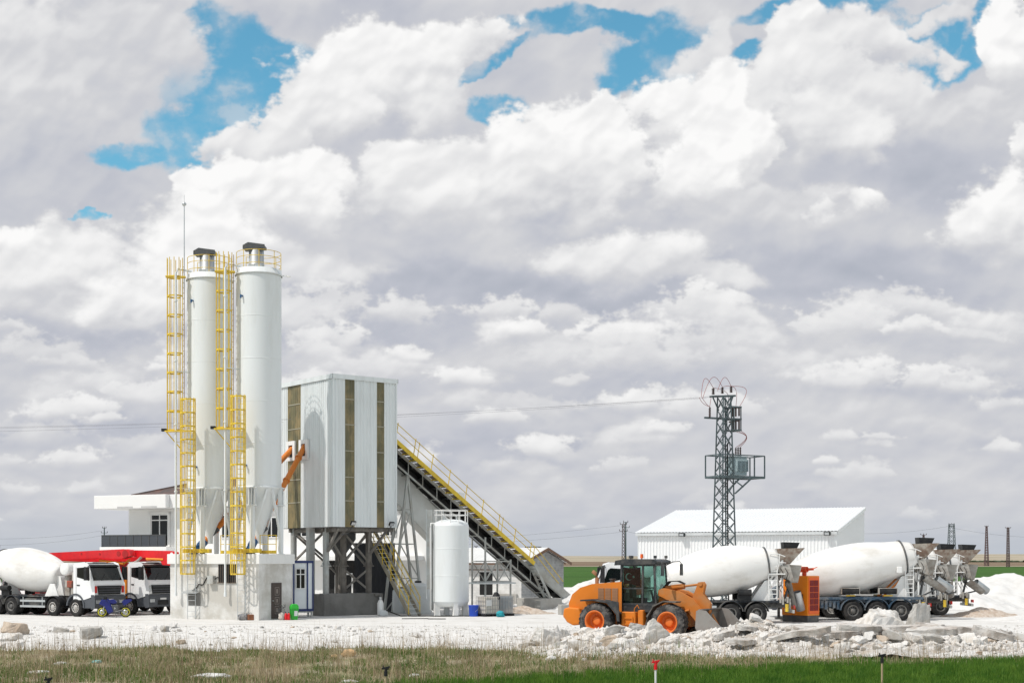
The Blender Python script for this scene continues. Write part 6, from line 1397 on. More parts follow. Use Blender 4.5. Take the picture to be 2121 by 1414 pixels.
# articulation, ladder, side panel
MB().box(0.35, 0.95, -0.42, 0.42, 0.55, 1.25).tube((0.6, 0, 0.4), (0.6, 0, 1.55), 0.16, n=14).build('articulation', loader_black, t, 0.02, 1)
MB().box(-0.55, 0.1, -1.02, -0.7, 0.55, 1.2).box(0.15, 0.42, -0.9, -0.6, 0.25, 1.28).build('side_tank', lo_orange, t, 0.03, 1)
m = MB()
for x in (-0.42, -0.02): m.bar((x, -1.05, 0.35), (x, -1.05, 1.0), 0.04)
for z in (0.42, 0.68, 0.94): m.bar((-0.42, -1.05, z), (-0.02, -1.05, z), 0.05)
m.path([(0.02, -0.98, 1.0), (0.06, -1.0, 1.35), (0.18, -0.98, 1.5), (0.22, -0.9, 1.35)], 0.022, 6); m.build('step_ladder', lo_orange, t)
# front frame, lift arms, bell crank, cylinders, bucket
MB().prism([(0.8, 0.6), (0.85, 1.5), (1.0, 2.1), (1.35, 2.15), (1.75, 1.5), (2.35, 1.1), (2.4, 0.6)], -0.42, 0.42, 'xz').build('front_frame', dusty_orange, t, 0.03, 2)
for s in (-1, 1):
    y0, y1 = (0.46 * s, 0.58 * s) if s > 0 else (-0.58, -0.46)
    MB().prism([(0.98, 1.92), (1.0, 2.12), (1.2, 2.2), (1.9, 2.08), (2.5, 1.78), (2.95, 1.25), (3.3, 0.62), (3.36, 0.42), (3.2, 0.32), (3.02, 0.40), (2.6, 0.95), (2.25, 1.32), (1.7, 1.58), (1.15, 1.86)], y0, y1, 'xz').build('lift_arm', dusty_orange, t, 0.02, 2)
    MB().tube((1.1, 0.62 * s, 1.0), (2.0, 0.62 * s, 1.2), 0.09, n=12).tube((2.0, 0.62 * s, 1.2), (2.4, 0.62 * s, 1.3), 0.05, n=10).build('lift_cylinder', dusty_orange, t)
MB().box(2.15, 2.55, -0.46, 0.46, 1.2, 1.65).build('cross_tube', dusty_orange, t, 0.03, 1)
MB().prism([(2.15, 1.55), (2.35, 1.75), (2.62, 2.45), (2.80, 2.48), (2.88, 2.36), (2.80, 2.0), (3.12, 1.55), (3.10, 1.2), (2.78, 0.85), (2.68, 0.9), (2.85, 1.25), (2.6, 1.5)], -0.13, 0.13, 'xz').build('bell_crank', dusty_orange, t, 0.02, 2)
MB().tube((1.1, 0, 2.2), (1.95, 0, 2.30), 0.12, n=14).tube((1.95, 0, 2.3), (2.72, 0, 2.40), 0.05, n=10).tube((2.72, -.18, 2.4), (2.72, .18, 2.4), 0.09, n=12).build('tilt_cylinder', dusty_orange, t)
m = MB()
for k in range(3): m.path([(1.0, -0.15 + .12 * k, 2.2), (1.3, -0.2 + .15 * k, 2.5), (1.7, -0.2 + .15 * k, 2.52), (1.95, -0.1 + .1 * k, 2.4)], 0.025, 6)
m.build('hydraulic_hose', black_rubber, t)
bk = [(3.0, 1.2), (3.0, 0.66), (3.1, 0.42), (3.40, 0.28), (4.28, 0.36)]      # back and floor of the bucket
BW = 1.36; m = MB(); th = 0.05
for a, b in zip(bk[:-1], bk[1:]): m.bar(((a[0] + b[0]) / 2 - (b[0] - a[0]) / 2, 0, a[1]), (b[0], 0, b[1]), 2 * BW, th, up=Vector((0, 1, 0)).cross(Vector((b[0] - a[0], 0, b[1] - a[1])).normalized()))
m.bar((3.0, 0, 1.2), (3.12, 0, 1.36), 2 * BW, th, up=(-0.8, 0, 0.6)); bu = m.build('bucket', worn_shaded, t)
for s in (-1, 1):
    y0, y1 = (BW, BW + .05) if s > 0 else (-BW - .05, -BW)
    MB().prism([(3.0, 1.3), (3.12, 1.36), (3.42, 1.32), (4.31, 0.42), (4.28, 0.32), (3.38, 0.24), (3.08, 0.38), (2.96, 0.6)], y0, y1, 'xz').build('side_plate', worn, bu)
MB().bar((4.22, -BW, 0.345), (4.22, BW, 0.345), 0.3, 0.06).build('cutting_edge', worn, bu)
# ------------------------------------------------------------------ orange generator
q = at(1673, 75.7)
t = thing('generator', 'bright orange generator cabinet with a red louvred door and a rain capped exhaust', 'generator', (q.x, q.y, 0), R(40))
gen_o = mat('generator_orange', (0.86, 0.24, 0.005), 0.4, var=0.04, stain=(0.6, 0.2, 0.03), sa=0.3, ss=1.5)
gen_r = mat('generator_red', (0.62, 0.06, 0.012), 0.45, var=0.05)
MB().box(0, 1.0, 0, 1.75, 0.36, 2.48).build('cabinet', gen_o, t, 0.03, 2)
MB().box(0.03, 0.97, 0.03, 1.72, 0.0, 0.355).build('base', dark_steel, t)
d_ = MB().box(0.06, 0.94, -0.03, -0.004, 0.44, 2.40).build('door', mat('generator_door', (0.80, 0.12, 0.008), 0.42, var=0.04), t, 0.01, 1)
m = MB()
for i in range(2):
    for j in range(5): m.box(0.15 + i * 0.37, 0.48 + i * 0.37, -0.045, -0.031, 0.62 + j * 0.33, 0.92 + j * 0.33)
g_ = m.build('louvre_panel', mat('louvre_red', (0.16, 0.008, 0.008), 0.6), d_)
m = MB()
for i in range(2):
    for j in range(5):
        for k in range(5): m.box(0.15 + i * 0.37, 0.48 + i * 0.37, -0.06, -0.046, 0.64 + j * 0.33 + k * 0.055, 0.655 + j * 0.33 + k * 0.055)
m.build('louvre_slats', mat('louvre_slat', (0.33, 0.02, 0.012), 0.5), g_)
MB().tube((0.35, 0.5, 2.48), (0.35, 0.5, 2.70), 0.12, n=16).tube((0.35, 0.32, 2.82), (0.35, 0.8, 2.82), 0.16, n=18).tube((0.35, 0.3, 2.82), (0.62, 0.1, 2.84), 0.07, n=10).bar((0.62, 0.1, 2.86), (0.78, 0.0, 2.95), 0.14, 0.02).build('exhaust', gen_r, t)
MB().box(-0.012, -0.003, 1.1, 1.55, 0.5, 0.62).box(-0.02, -0.013, 0.3, 0.36, 1.0, 1.5).build('vent_slot', black_plastic, t)
# ------------------------------------------------------------------ blue motorcycle
q = at(236, 82.6)
t = thing('motorcycle', 'blue sports motorcycle with bright yellow wheel rims parked before the left mixer cab', 'motorcycle', (q.x, q.y, 0), R(186))
bike_blue = mat('bike_blue', (0.008, 0.015, 0.16), 0.2, var=0.1); lime = mat('rim_lime', (0.55, 0.52, 0.03), 0.35)
for x in (0.66, -0.66):
    ty = MB().lathe([(0.235, 0.05), (0.28, 0.065), (0.305, 0.04), (0.31, 0), (0.305, -0.04), (0.28, -0.065), (0.235, -0.05), (0.235, 0.05)], (x, 0, 0.31), (0, 1, 0), 32).build('tyre', black_rubber, t)
    m = MB().lathe([(0.205, 0.045), (0.25, 0.055), (0.255, 0.0), (0.25, -0.055), (0.205, -0.045), (0.205, 0.045)], (x, 0, 0.31), (0, 1, 0), 32)
    for k in range(5): m.bar((x, 0, 0.31), (x + 0.22 * math.cos(k * 1.2566), 0, 0.31 + 0.22 * math.sin(k * 1.2566)), 0.035, 0.05)
    m.tube((x, -0.07, 0.31), (x, 0.07, 0.31), 0.05, n=12); m.build('rim', lime, ty)
    MB().lathe([(0.08, 0), (0.14, 0), (0.14, 0.006), (0.08, 0.006)], (x, 0.075, 0.31), (0, 1, 0), 24).build('brake_disc', galv, ty)
for s in (-1, 1): MB().bar((0.66, 0.09 * s, 0.31), (0.42, 0.1 * s, 0.92), 0.045).build('fork', galv, t)
MB().prism([(0.82, 0.78), (0.70, 1.0), (0.42, 1.05), (0.20, 0.92), (0.10, 0.62), (0.0, 0.35), (0.30, 0.22), (0.42, 0.45), (0.50, 0.62)], -0.19, 0.19, 'xz').build('fairing', bike_blue, t, 0.05, 3)
MB().prism([(0.66, 1.0), (0.46, 1.22), (0.36, 1.2), (0.42, 1.02)], -0.12, 0.12, 'xz').build('windshield', black_plastic, t, 0.03, 2)
MB().prism([(0.32, 0.86), (0.28, 1.02), (0.05, 1.07), (-0.15, 0.96), (-0.2, 0.82), (0.0, 0.78)], -0.15, 0.15, 'xz').build('fuel_tank', bike_blue, t, 0.05, 3)
MB().prism([(-0.15, 0.82), (-0.25, 0.86), (-0.55, 0.84), (-0.5, 0.76), (-0.2, 0.74)], -0.13, 0.13, 'xz').build('seat', black_plastic, t, 0.03, 2)
MB().prism([(-0.45, 0.80), (-0.55, 0.98), (-0.95, 1.04), (-0.98, 0.98), (-0.62, 0.72)], -0.1, 0.1, 'xz').build('tail', bike_blue, t, 0.03, 2)
MB().prism([(-0.5, 0.985), (-0.6, 1.04), (-0.85, 1.07), (-0.9, 1.035), (-0.55, 0.97)], -0.09, 0.09, 'xz').build('pillion_seat', black_plastic, t)
MB().box(-0.28, 0.12, -0.16, 0.16, 0.28, 0.72).build('engine', dark_steel, t, 0.03, 1); m = MB()
for s in (-1, 1): m.bar((-0.15, .1 * s, 0.42), (-0.66, .1 * s, 0.31), 0.05, 0.08); m.bar((0.35, .09 * s, 0.85), (-0.1, .14 * s, 0.5), 0.05, 0.1)
m.build('frame', galv, t)
MB().tube((-0.1, 0.14, 0.3), (-0.55, 0.16, 0.42), 0.055, 0.065, n=12).build('exhaust', dark_steel, t)
MB().path([(0.36, -0.33, 0.98), (0.44, -0.15, 1.04), (0.44, 0.15, 1.04), (0.36, 0.33, 0.98)], 0.018, 6).tube((0.5, 0.22, 1.05), (0.5, 0.3, 1.16), 0.015).tube((0.5, -0.22, 1.05), (0.5, -0.3, 1.16), 0.015).build('handlebar', black_plastic, t)
for s in (-1, 1): MB().box(0.47, 0.51, min(.25 * s, .36 * s), max(.25 * s, .36 * s), 1.14, 1.21).build('mirror', black_plastic, t, 0.01, 1)
MB().bar((-0.1, 0.12, 0.3), (-0.2, 0.34, 0.0), 0.025).build('side_stand', dark_steel, t)

# ------------------------------------------------------------------ gravel heaps
gravel_white = ground_mat('gravel_white', [(0.68, 0.675, 0.665), (0.56, 0.55, 0.53)], [(1.2, 1.2, 0.45, 0.65, 0.7)], bump=0.8, bscale=9)
gravel_pink = ground_mat('gravel_pink', [(0.52, 0.44, 0.37), (0.38, 0.29, 0.22), (0.60, 0.55, 0.5)], [(2.5, 2.5, 0.45, 0.62, 0.8), (6, 6, 0.52, 0.62, 0.8)], bump=1.0, bscale=9)
def heap(name, lab, px, Z, lx, ly, hgt, m_, seed, peak=1.3):
    q = at(px, Z); n = 70
    def fz(X, Y):
        d = np.sqrt((X / lx) ** 2 + (Y / ly) ** 2) + N2(X + seed * 7, Y, lx * .55, 400 + seed, 4) * 0.32
        return np.clip(1 - d, 0, 1) ** peak * hgt * (1 + N2(X, Y, 1.3, 410 + seed, 4) * .12) - 0.06 + N2(X, Y, .5, 420 + seed, 3) * 0.05
    o = heightfield(name, np.linspace(-lx * 1.15, lx * 1.15, n), np.linspace(-ly * 1.15, ly * 1.15, n), fz, m_, None)
    o.location = (q.x, q.y, 0); return tag(o, lab, 'gravel heap')
heap('gravel_heap', 'long bright white gravel heap stretching past the right edge', 2085, 104, 8.5, 6, 2.55, gravel_white, 1, 0.8)
heap('gravel_heap', 'low white gravel heap just right of the farthest mixer tail', 1985, 99, 5.0, 4, 1.3, gravel_white, 2, 0.9)
heap('gravel_heap', 'white gravel heap behind the hood of the wheel loader', 1235, 100, 5.2, 5, 2.2, gravel_white, 3, 1.0)
heap('gravel_heap', 'small pinkish stone heap on the ground before the white gravel', 2035, 84, 2.6, 1.6, 0.6, gravel_pink, 4, 1.0)
heap('gravel_heap', 'flat grey stone spread right of the pinkish heap', 2120, 78, 2.6, 2.0, 0.42, gravel_white, 5, 1.0)
heap('gravel_heap', 'pale chippings heaped between the containers and the conveyor foot', 1083, 88.5, 2.3, 1.2, 0.55, gravel_pink, 6, 1.0)
# ------------------------------------------------------------------ rubble bank: a bank of broken limestone and concrete
bank_m = ground_mat('rubble_earth', [(0.55, 0.53, 0.505), (0.44, 0.375, 0.31), (0.62, 0.61, 0.595), (0.27, 0.23, 0.19)], [(0.9, 0.9, 0.47, 0.62, 0.8), (3.0, 3.0, 0.5, 0.62, 0.7), (2.2, 2.2, 0.58, 0.68, 0.7)], bump=1.0, bscale=7, bdist=0.10)
def bank_h(X, Y):
    X = np.asarray(X, np.float32); Y = np.asarray(Y, np.float32)
    ridge = 54.6 + 1.0 * np.sin(X * 0.35) + N2(X, 0 * X, 4, 501, 3) * 1.2
    w = 2.6 + 0.8 * np.sin(X * 0.5 + 1)
    prof = np.exp(-((Y - ridge) / w) ** 2)
    env = np.clip((X - 0.2) / 3.5, 0, 1) * np.clip((21.5 - X) / 3.0, 0, 1)
    lump = 0.55 + 0.45 * np.clip(N2(X, Y, 3.2, 511, 3) * 1.8 + 0.5, 0, 1)
    top = 0.55 + 0.45 * np.exp(-((X - 9.6) / 2.2) ** 2) + 0.25 * np.exp(-((X - 3.0) / 1.5) ** 2)
    return prof * env * lump * top + 0.30 * np.exp(-((X - 9.9) / 1.5) ** 2 - ((Y - 55.6) / 1.5) ** 2) + N2(X, Y, 0.8, 521, 5, 0.6) * 0.22 * np.sqrt(prof * env) - 0.10 * (1 - np.clip(prof * env * 6, 0, 1)) - 0.12
o = heightfield('rubble_bank', np.linspace(-1.0, 23.0, 420), np.linspace(49.5, 60.5, 200), bank_h, bank_m, 'structure')
def surf(x, y): return max(float(bank_h(np.array([[x]]), np.array([[y]]))[0, 0]), float(yard_z(np.array([[x]]), np.array([[y]]))[0, 0]))
stone_m = [mat('limestone_pale', (0.65, 0.635, 0.615), 0.95, var=0.12, vs=3, bump=0.6, bs=9, stain=(0.50, 0.43, 0.35), sa=0.5, ss=1.8), mat('limestone_grey', (0.44, 0.43, 0.41), 0.95, var=0.15, vs=3, bump=0.6, bs=9, stain=(0.28, 0.25, 0.21), sa=0.6, ss=1.8),
           mat('limestone_warm', (0.50, 0.42, 0.34), 0.95, var=0.15, vs=3, bump=0.6, bs=9, stain=(0.34, 0.25, 0.18), sa=0.6, ss=1.8)]
slab_m = mat('broken_slab', (0.56, 0.54, 0.515), 0.95, var=0.14, vs=2, bump=0.8, bs=12, stain=(0.25, 0.195, 0.15), sa=0.6, ss=1.6)
def rock_mesh(seed, sx, sy, sz, cuts=9, rough=0.10, m_=None, name='broken_stone', sub=2, taper=0.0):
    """an angular lump: a block with planes broken off, pitted"""
    rg = random.Random(seed); bm = bmesh.new()
    bmesh.ops.create_cube(bm, size=2.0)
    for i in range(7):
        n = Vector((rg.gauss(0, 1), rg.gauss(0, 1), rg.gauss(0, 0.8))).normalized()
        r = bmesh.ops.bisect_plane(bm, geom=bm.verts[:] + bm.edges[:] + bm.faces[:], plane_co=n * rg.uniform(0.62, 0.95), plane_no=n, clear_outer=True)
        es = [e for e in r['geom_cut'] if isinstance(e, bmesh.types.BMEdge)]
        if es: bmesh.ops.contextual_create(bm, geom=es)
    bmesh.ops.bevel(bm, geom=bm.edges[:], offset=0.045, segments=1, affect='EDGES')
    bmesh.ops.triangulate(bm, faces=bm.faces[:])
    bmesh.ops.subdivide_edges(bm, edges=bm.edges[:], cuts=sub, use_grid_fill=True)
    for v in bm.verts:
        n = mnoise.fractal(v.co * 1.9 + Vector((seed * 3.1, 0, 0)), 0.55, 2.1, 5)
        v.co *= 1 + n * rough
        k = 1 - taper * (v.co.z + 1) / 2; v.co.x *= k; v.co.y *= k
        v.co.x *= sx; v.co.y *= sy; v.co.z *= sz
    bmesh.ops.recalc_face_normals(bm, faces=bm.faces)
    me = bpy.data.meshes.new(name); bm.to_mesh(me); bm.free(); me.materials.append(m_ or stone_m[0]); return me
def put(me, name, x, y, rz, tilt=(0, 0), sink=0.25, sc=1.0, lab=None, cat='stone', group=None, zoff=0.0):
    o = bpy.data.objects.new(name, me); COL.objects.link(o)
    zmax = max(v.co.z for v in me.vertices) * sc
    o.location = (x, y, surf(x, y) + zmax * (1 - 2 * sink) + zoff); o.rotation_euler = (tilt[0], tilt[1], rz); o.scale = (sc, sc, sc)
    return tag(o, lab, cat, group)
def slab_mesh(seed, lx, ly, th, name='broken_slab'):
    rg = random.Random(seed); k = 9; pts = []
    for i in range(k):
        a = 2 * PI * i / k + rg.uniform(-.2, .2); pts.append((lx * math.cos(a) * rg.uniform(.75, 1.05), ly * math.sin(a) * rg.uniform(.7, 1.1)))
    m = MB().prism(pts, -th / 2, th / 2, 'xy'); bm = bmesh.new()
    vs = [bm.verts.new(v) for v in m.v]
    for f in m.f: bm.faces.new([vs[i] for i in f])
    bmesh.ops.remove_doubles(bm, verts=bm.verts, dist=1e-5); bmesh.ops.triangulate(bm, faces=bm.faces[:]); bmesh.ops.subdivide_edges(bm, edges=bm.edges[:], cuts=4, use_grid_fill=True)
    for v in bm.verts:
        n = mnoise.fractal(v.co * 2.4 + Vector((seed * 1.7, 0, 0)), 0.7, 2.1, 4); e = min(1, (abs(v.co.x) / lx + abs(v.co.y) / ly))
        v.co.z += n * 0.05 + 0.05 * math.sin(v.co.x * 1.3 + seed); v.co.x += n * 0.06 * e; v.co.y += mnoise.noise(v.co * 3) * 0.06
    bmesh.ops.recalc_face_normals(bm, faces=bm.faces)
    me = bpy.data.meshes.new(name); bm.to_mesh(me); bm.free(); me.materials.append(slab_m); return me
def sp(px, Y): return (px - CX) / F * Y
# the big named lumps: photo x, distance, half sizes, turn, tilt, sink
BIG = [('boulder', 1352, 53.6, 0.62, 0.35, 0.56, 0.2, (0.1, -0.5), 0.25, 'tall pale boulder standing against the front wheel of the loader', 21, 0),
       ('boulder', 1830, 60.2, 1.55, 0.9, 0.98, 0.4, (0.0, 0.12), 0.15, 'largest pale boulder, in front of the trailer wheels', 22, 0),
       ('boulder', 1908, 60.2, 0.72, 0.4, 0.78, 0.5, (0.1, 0.12), 0.12, 'upright grey boulder with a pale vertical vein, right of the largest one', 23, 1),
       ('boulder', 1790, 59.5, 0.6, 0.45, 0.35, 0.1, (0, 0.1), 0.25, 'squat warm boulder leaning on the left foot of the largest one', 24, 2),
       ('boulder', 1130, 54.5, 0.62, 0.45, 0.42, 0.3, (0, 0.2), 0.25, 'white angular boulder on the left end of the rubble bank', 25, 0),
       ('boulder', 1152, 56.0, 0.34, 0.3, 0.5, 0.8, (0, 0.2), 0.2, 'pointed pale boulder behind the left end of the rubble bank', 26, 0),
       ('boulder', 1172, 56.5, 0.28, 0.25, 0.3, 0.8, (0, 0), 0.2, 'small round grey boulder beside the pointed one', 27, 1),
       ('boulder', 1265, 53.0, 0.5, 0.35, 0.25, 0.1, (0.2, 0), 0.3, 'wedge shaped boulder below the gap between the loader wheels', 28, 2),
       ('boulder', 1300, 52.6, 0.55, 0.4, 0.25, 0.5, (0.1, 0.1), 0.3, 'flat pale boulder below the tall one', 29, 0),
       ('boulder', 1395, 53.5, 0.42, 0.3, 0.33, 0.5, (0, 0.3), 0.25, 'rounded boulder just right of the tall one', 30, 0),
       ('boulder', 1325, 56.0, 0.5, 0.3, 0.28, 0.9, (0.3, 0), 0.25, 'grey boulder wedged behind the tall one', 31, 1),
       ('boulder', 1880, 57.0, 0.75, 0.5, 0.4, 0.2, (0, -0.1), 0.3, 'broad pale boulder at the foot of the upright grey one', 32, 0),
       ('boulder', 30, 63.5, 0.62, 0.4, 0.30, 0.2, (0, 0.1), 0.25, 'brownish boulder at the far left edge of the chalk ground', 33, 2),
       ('boulder', 18, 60.5, 0.55, 0.4, 0.24, 0.7, (0, 0), 0.3, 'pale boulder below the brownish one at the left edge', 34, 0),
       ('boulder', 185, 61.5, 0.6, 0.35, 0.32, 0.1, (0.15, 0), 0.3, 'large grey brown boulder alone on the chalk left of the silo house', 35, 1),
       ('boulder', 125, 66.0, 0.42, 0.25, 0.14, 0.1, (0, 0.2), 0.3, 'flat dark boulder up the slope from the large grey brown one', 36, 1),
       ('boulder', 340, 66.0, 0.25, 0.25, 0.18, 0.1, (0, 0.2), 0.3, 'small flat boulder before the left corner of the silo house', 37, 1),
       ('boulder', 1895, 71.0, 0.35, 0.3, 0.15, 0.1, (0, 0), 0.3, 'lone dark flat stone on the open yard right of the upright boulder', 39, 2)]
for nm, px, Y, a, b, c, rz, tl, sk, lab, sd_, mi in BIG:
    put(rock_mesh(sd_, a, b, c, m_=stone_m[mi], rough=0.14, sub=4, name='boulder', taper={22: 0.55, 23: 0.45, 21: 0.5, 26: 0.7}.get(sd_, 0.2)), nm, sp(px, Y), Y, rz, tl, sk, 1, lab, 'boulder')
SLABS = [(1640, 56.3, 1.5, 0.5, 0.16, 0.15, (0.04, -0.10), 'long dark edged slab lifted at the left of the slab field', 41), (1710, 54.0, 1.75, 0.8, 0.2, 0.05, (0.07, 0.06), 'wide slab sloping towards the grass below the generator', 42),
         (1860, 55.2, 1.9, 0.55, 0.22, 0.0, (0.04, 0.02), 'long horizontal slab under the two largest boulders', 43), (1990, 55.5, 2.1, 0.5, 0.2, -0.25, (0.03, 0.12), 'longest slab running down to the right end of the bank', 44),
         (1780, 52.6, 1.0, 0.5, 0.15, 0.4, (0.10, 0.1), 'tilted slab near the grass edge below the slab field', 45), (1660, 52.4, 1.3, 0.45, 0.14, -0.5, (0.12, -0.2), 'slab lying diagonally with a dark gap under it', 46),
         (1420, 57.6, 0.8, 0.22, 0.14, 0.2, (0.01, -0.22), 'narrow slab pointing up at the loader bucket', 47), (1500, 53.6, 0.6, 0.2, 0.16, 0.5, (0.01, -0.25), 'grey bar shaped slab on the smooth chalk mound', 48),
         (1545, 54.0, 0.6, 0.4, 0.14, 0.9, (0.08, 0.1), 'small pale slab on the right flank of the chalk mound', 49), (1105, 54.8, 0.7, 0.25, 0.12, 0.3, (0.03, -0.2), 'brown slab sticking out of the left end of the bank', 50),
         (1930, 53.2, 1.1, 0.6, 0.16, 0.1, (0.08, 0.0), 'broad cracked slab in the middle of the right bank', 51), (1830, 53.0, 0.5, 0.22, 0.12, -0.7, (0.08, 0.3), 'short slab tipped on edge in the slab field', 52),
         (1530, 52.5, 0.7, 0.4, 0.12, 0.2, (0.05, 0.0), 'flat slab at the foot of the chalk mound', 53), (2060, 54.0, 0.9, 0.5, 0.2, -0.3, (0.05, 0.2), 'last slab at the right end of the bank with brown earth under it', 54)]
for px, Y, a, b, th, rz, tl, lab, sd_ in SLABS:
    put(slab_mesh(sd_, a, b, th * 1.35), 'broken_slab', sp(px, Y), Y, rz, tl, 0.3, 1, lab, 'slab', zoff=0.20)
# loose lumps one can count
protos = [rock_mesh(60 + i, 0.28 * random.Random(i).uniform(.8, 1.5), 0.24, 0.17 * random.Random(i + 5).uniform(.8, 1.4), m_=stone_m[(0, 0, 1, 2, 0, 0)[i % 6]], sub=2) for i in range(12)]
rg = random.Random(11); n = 0
while n < 250:
    x = rg.uniform(0.2, 20.5); Y = rg.uniform(50.6, 58.5)
    if float(bank_h(np.array([[x]]), np.array([[Y]]))[0, 0]) < -0.05 and rg.random() < 0.85: continue
    dens = 1.0 if (1.5 < x < 6.8 or 12.5 < x < 18.5) else 0.35
    if rg.random() > dens: continue
    put(protos[rg.randrange(12)], 'broken_stone', x, Y, rg.uniform(0, 6.3), (rg.uniform(-.3, .3), rg.uniform(-.3, .3)), 0.22, min(1.25, rg.lognormvariate(-0.65, 0.45)), 'loose angular lump of pale stone lying in the rubble bank', 'stone', 'loose stones of the rubble bank'); n += 1
for i in range(34):
    px = rg.uniform(0, 1000); Y = rg.uniform(58, 70)
    put(protos[rg.randrange(12)], 'loose_stone', sp(px, Y), Y, rg.uniform(0, 6.3), (0, 0), 0.3, min(0.9, rg.lognormvariate(-0.8, 0.4)), 'loose stone scattered on the chalk between the verge and the yard', 'stone', 'loose stones on the chalk slope')
# fine rubble nobody could count
def debris(name, lab, cnt, fx, m_, smin, smax, seed):
    rs = np.random.RandomState(seed); base = np.array([(1, 0, -.3), (-.5, .87, -.3), (-.5, -.87, -.3), (.1, .1, .75), (.6, .5, .3)], np.float32)
    tri = np.array([(0, 1, 4), (1, 3, 4), (0, 4, 3), (1, 2, 3), (2, 0, 3), (0, 2, 1)])
    P = fx(cnt, rs); s = (smin * (smax / smin) ** (rs.rand(cnt) ** 2.2)).astype(np.float32)
    a = rs.rand(cnt) * 6.283; sh = base[None] * (0.6 + 0.8 * rs.rand(cnt, 5, 3))
    x = sh[..., 0] * np.cos(a)[:, None] - sh[..., 1] * np.sin(a)[:, None]; y = sh[..., 0] * np.sin(a)[:, None] + sh[..., 1] * np.cos(a)[:, None]
    V = np.stack([x, y, sh[..., 2] * 0.7], -1) * s[:, None, None] + P[:, None, :]
    f = (tri[None] + 5 * np.arange(cnt)[:, None, None]).reshape(-1, 3)
    me = bpy.data.meshes.new(name); me.vertices.add(cnt * 5); me.vertices.foreach_set('co', V.astype(np.float32).ravel())
    me.loops.add(f.size); me.loops.foreach_set('vertex_index', f.astype(np.int32).ravel()); me.polygons.add(len(f)); me.polygons.foreach_set('loop_start', np.arange(0, f.size, 3, dtype=np.int32)); me.update(calc_edges=True); me.validate()
    me.materials.append(m_); o = bpy.data.objects.new(name, me); COL.objects.link(o); return tag(o, lab, 'rubble', kind='stuff')
def on_bank(cnt, rs):
    X = np.where(rs.rand(cnt) < .6, rs.uniform(0.2, 8, cnt), rs.uniform(0.2, 21.5, cnt)); Y = 54.6 + rs.randn(cnt) * 2.0; Y = np.clip(Y, 50, 60)
    return np.stack([X, Y, np.maximum(bank_h(X, Y), yard_z(X, Y))], -1)
debris('rubble', 'fine broken limestone covering the rubble bank', 30000, on_bank, stone_m[0], 0.025, 0.22, 5)
def on_slope(cnt, rs):
    Y = rs.uniform(52, 72, cnt); X = rs.uniform(-.37, .37, cnt) * Y; return np.stack([X, Y, yard_z(X, Y)], -1)
debris('chippings', 'small chippings strewn over the chalk ground', 9000, on_slope, stone_m[1], 0.015, 0.11, 6)

# ------------------------------------------------------------------ verge: soil, green cereal, dry weeds
def verge_z(X, Y):
    X = np.asarray(X, np.float32); Y = np.asarray(Y, np.float32)
    return -0.14 + N2(X, Y, 4, 601, 4) * 0.10 + N2(X, Y, 0.8, 611, 4) * 0.05 - np.clip((Y - 52.5 - edge_n(X)) / 1.2, 0, 1) * 0.5
heightfield('verge', np.linspace(-26, 26, 260), np.linspace(22, 60, 240), verge_z, soil)
def blades(name, lab, cat, P, h, w, lean, cols, seed, segs=2, kind='stuff'):
    """tapered strips standing on points P"""
    rs = np.random.RandomState(seed); n = len(P); a = rs.rand(n) * 6.283; b = rs.rand(n) * 6.283
    ln = lean * np.abs(rs.randn(n)) ; k = segs + 1
    V = np.zeros((n, k, 2, 3), np.float32)
    for i in range(k):
        t = i / segs; ww = w * (1 - 0.85 * t)
        cx = P[:, 0] + np.cos(b) * ln * h * t * t; cy = P[:, 1] + np.sin(b) * ln * h * t * t; cz = P[:, 2] + h * t * (1 - 0.25 * np.minimum(ln, 1.6) * t)
        for j, sg in ((0, -1), (1, 1)):
            V[:, i, j, 0] = cx + sg * np.cos(a) * ww / 2; V[:, i, j, 1] = cy + sg * np.sin(a) * ww / 2; V[:, i, j, 2] = cz
    base = np.arange(n)[:, None] * (k * 2)
    f = np.concatenate([np.stack([base[:, 0] + 2 * i, base[:, 0] + 2 * i + 1, base[:, 0] + 2 * i + 3, base[:, 0] + 2 * i + 2], -1) for i in range(segs)])
    me = bpy.data.meshes.new(name); me.vertices.add(n * k * 2); me.vertices.foreach_set('co', V.ravel())
    me.loops.add(f.size); me.loops.foreach_set('vertex_index', f.astype(np.int32).ravel()); me.polygons.add(len(f)); me.polygons.foreach_set('loop_start', np.arange(0, f.size, 4, dtype=np.int32)); me.update(calc_edges=True); me.validate()
    me.materials.append(cols); o = bpy.data.objects.new(name, me); COL.objects.link(o); return tag(o, lab, cat, kind=kind)
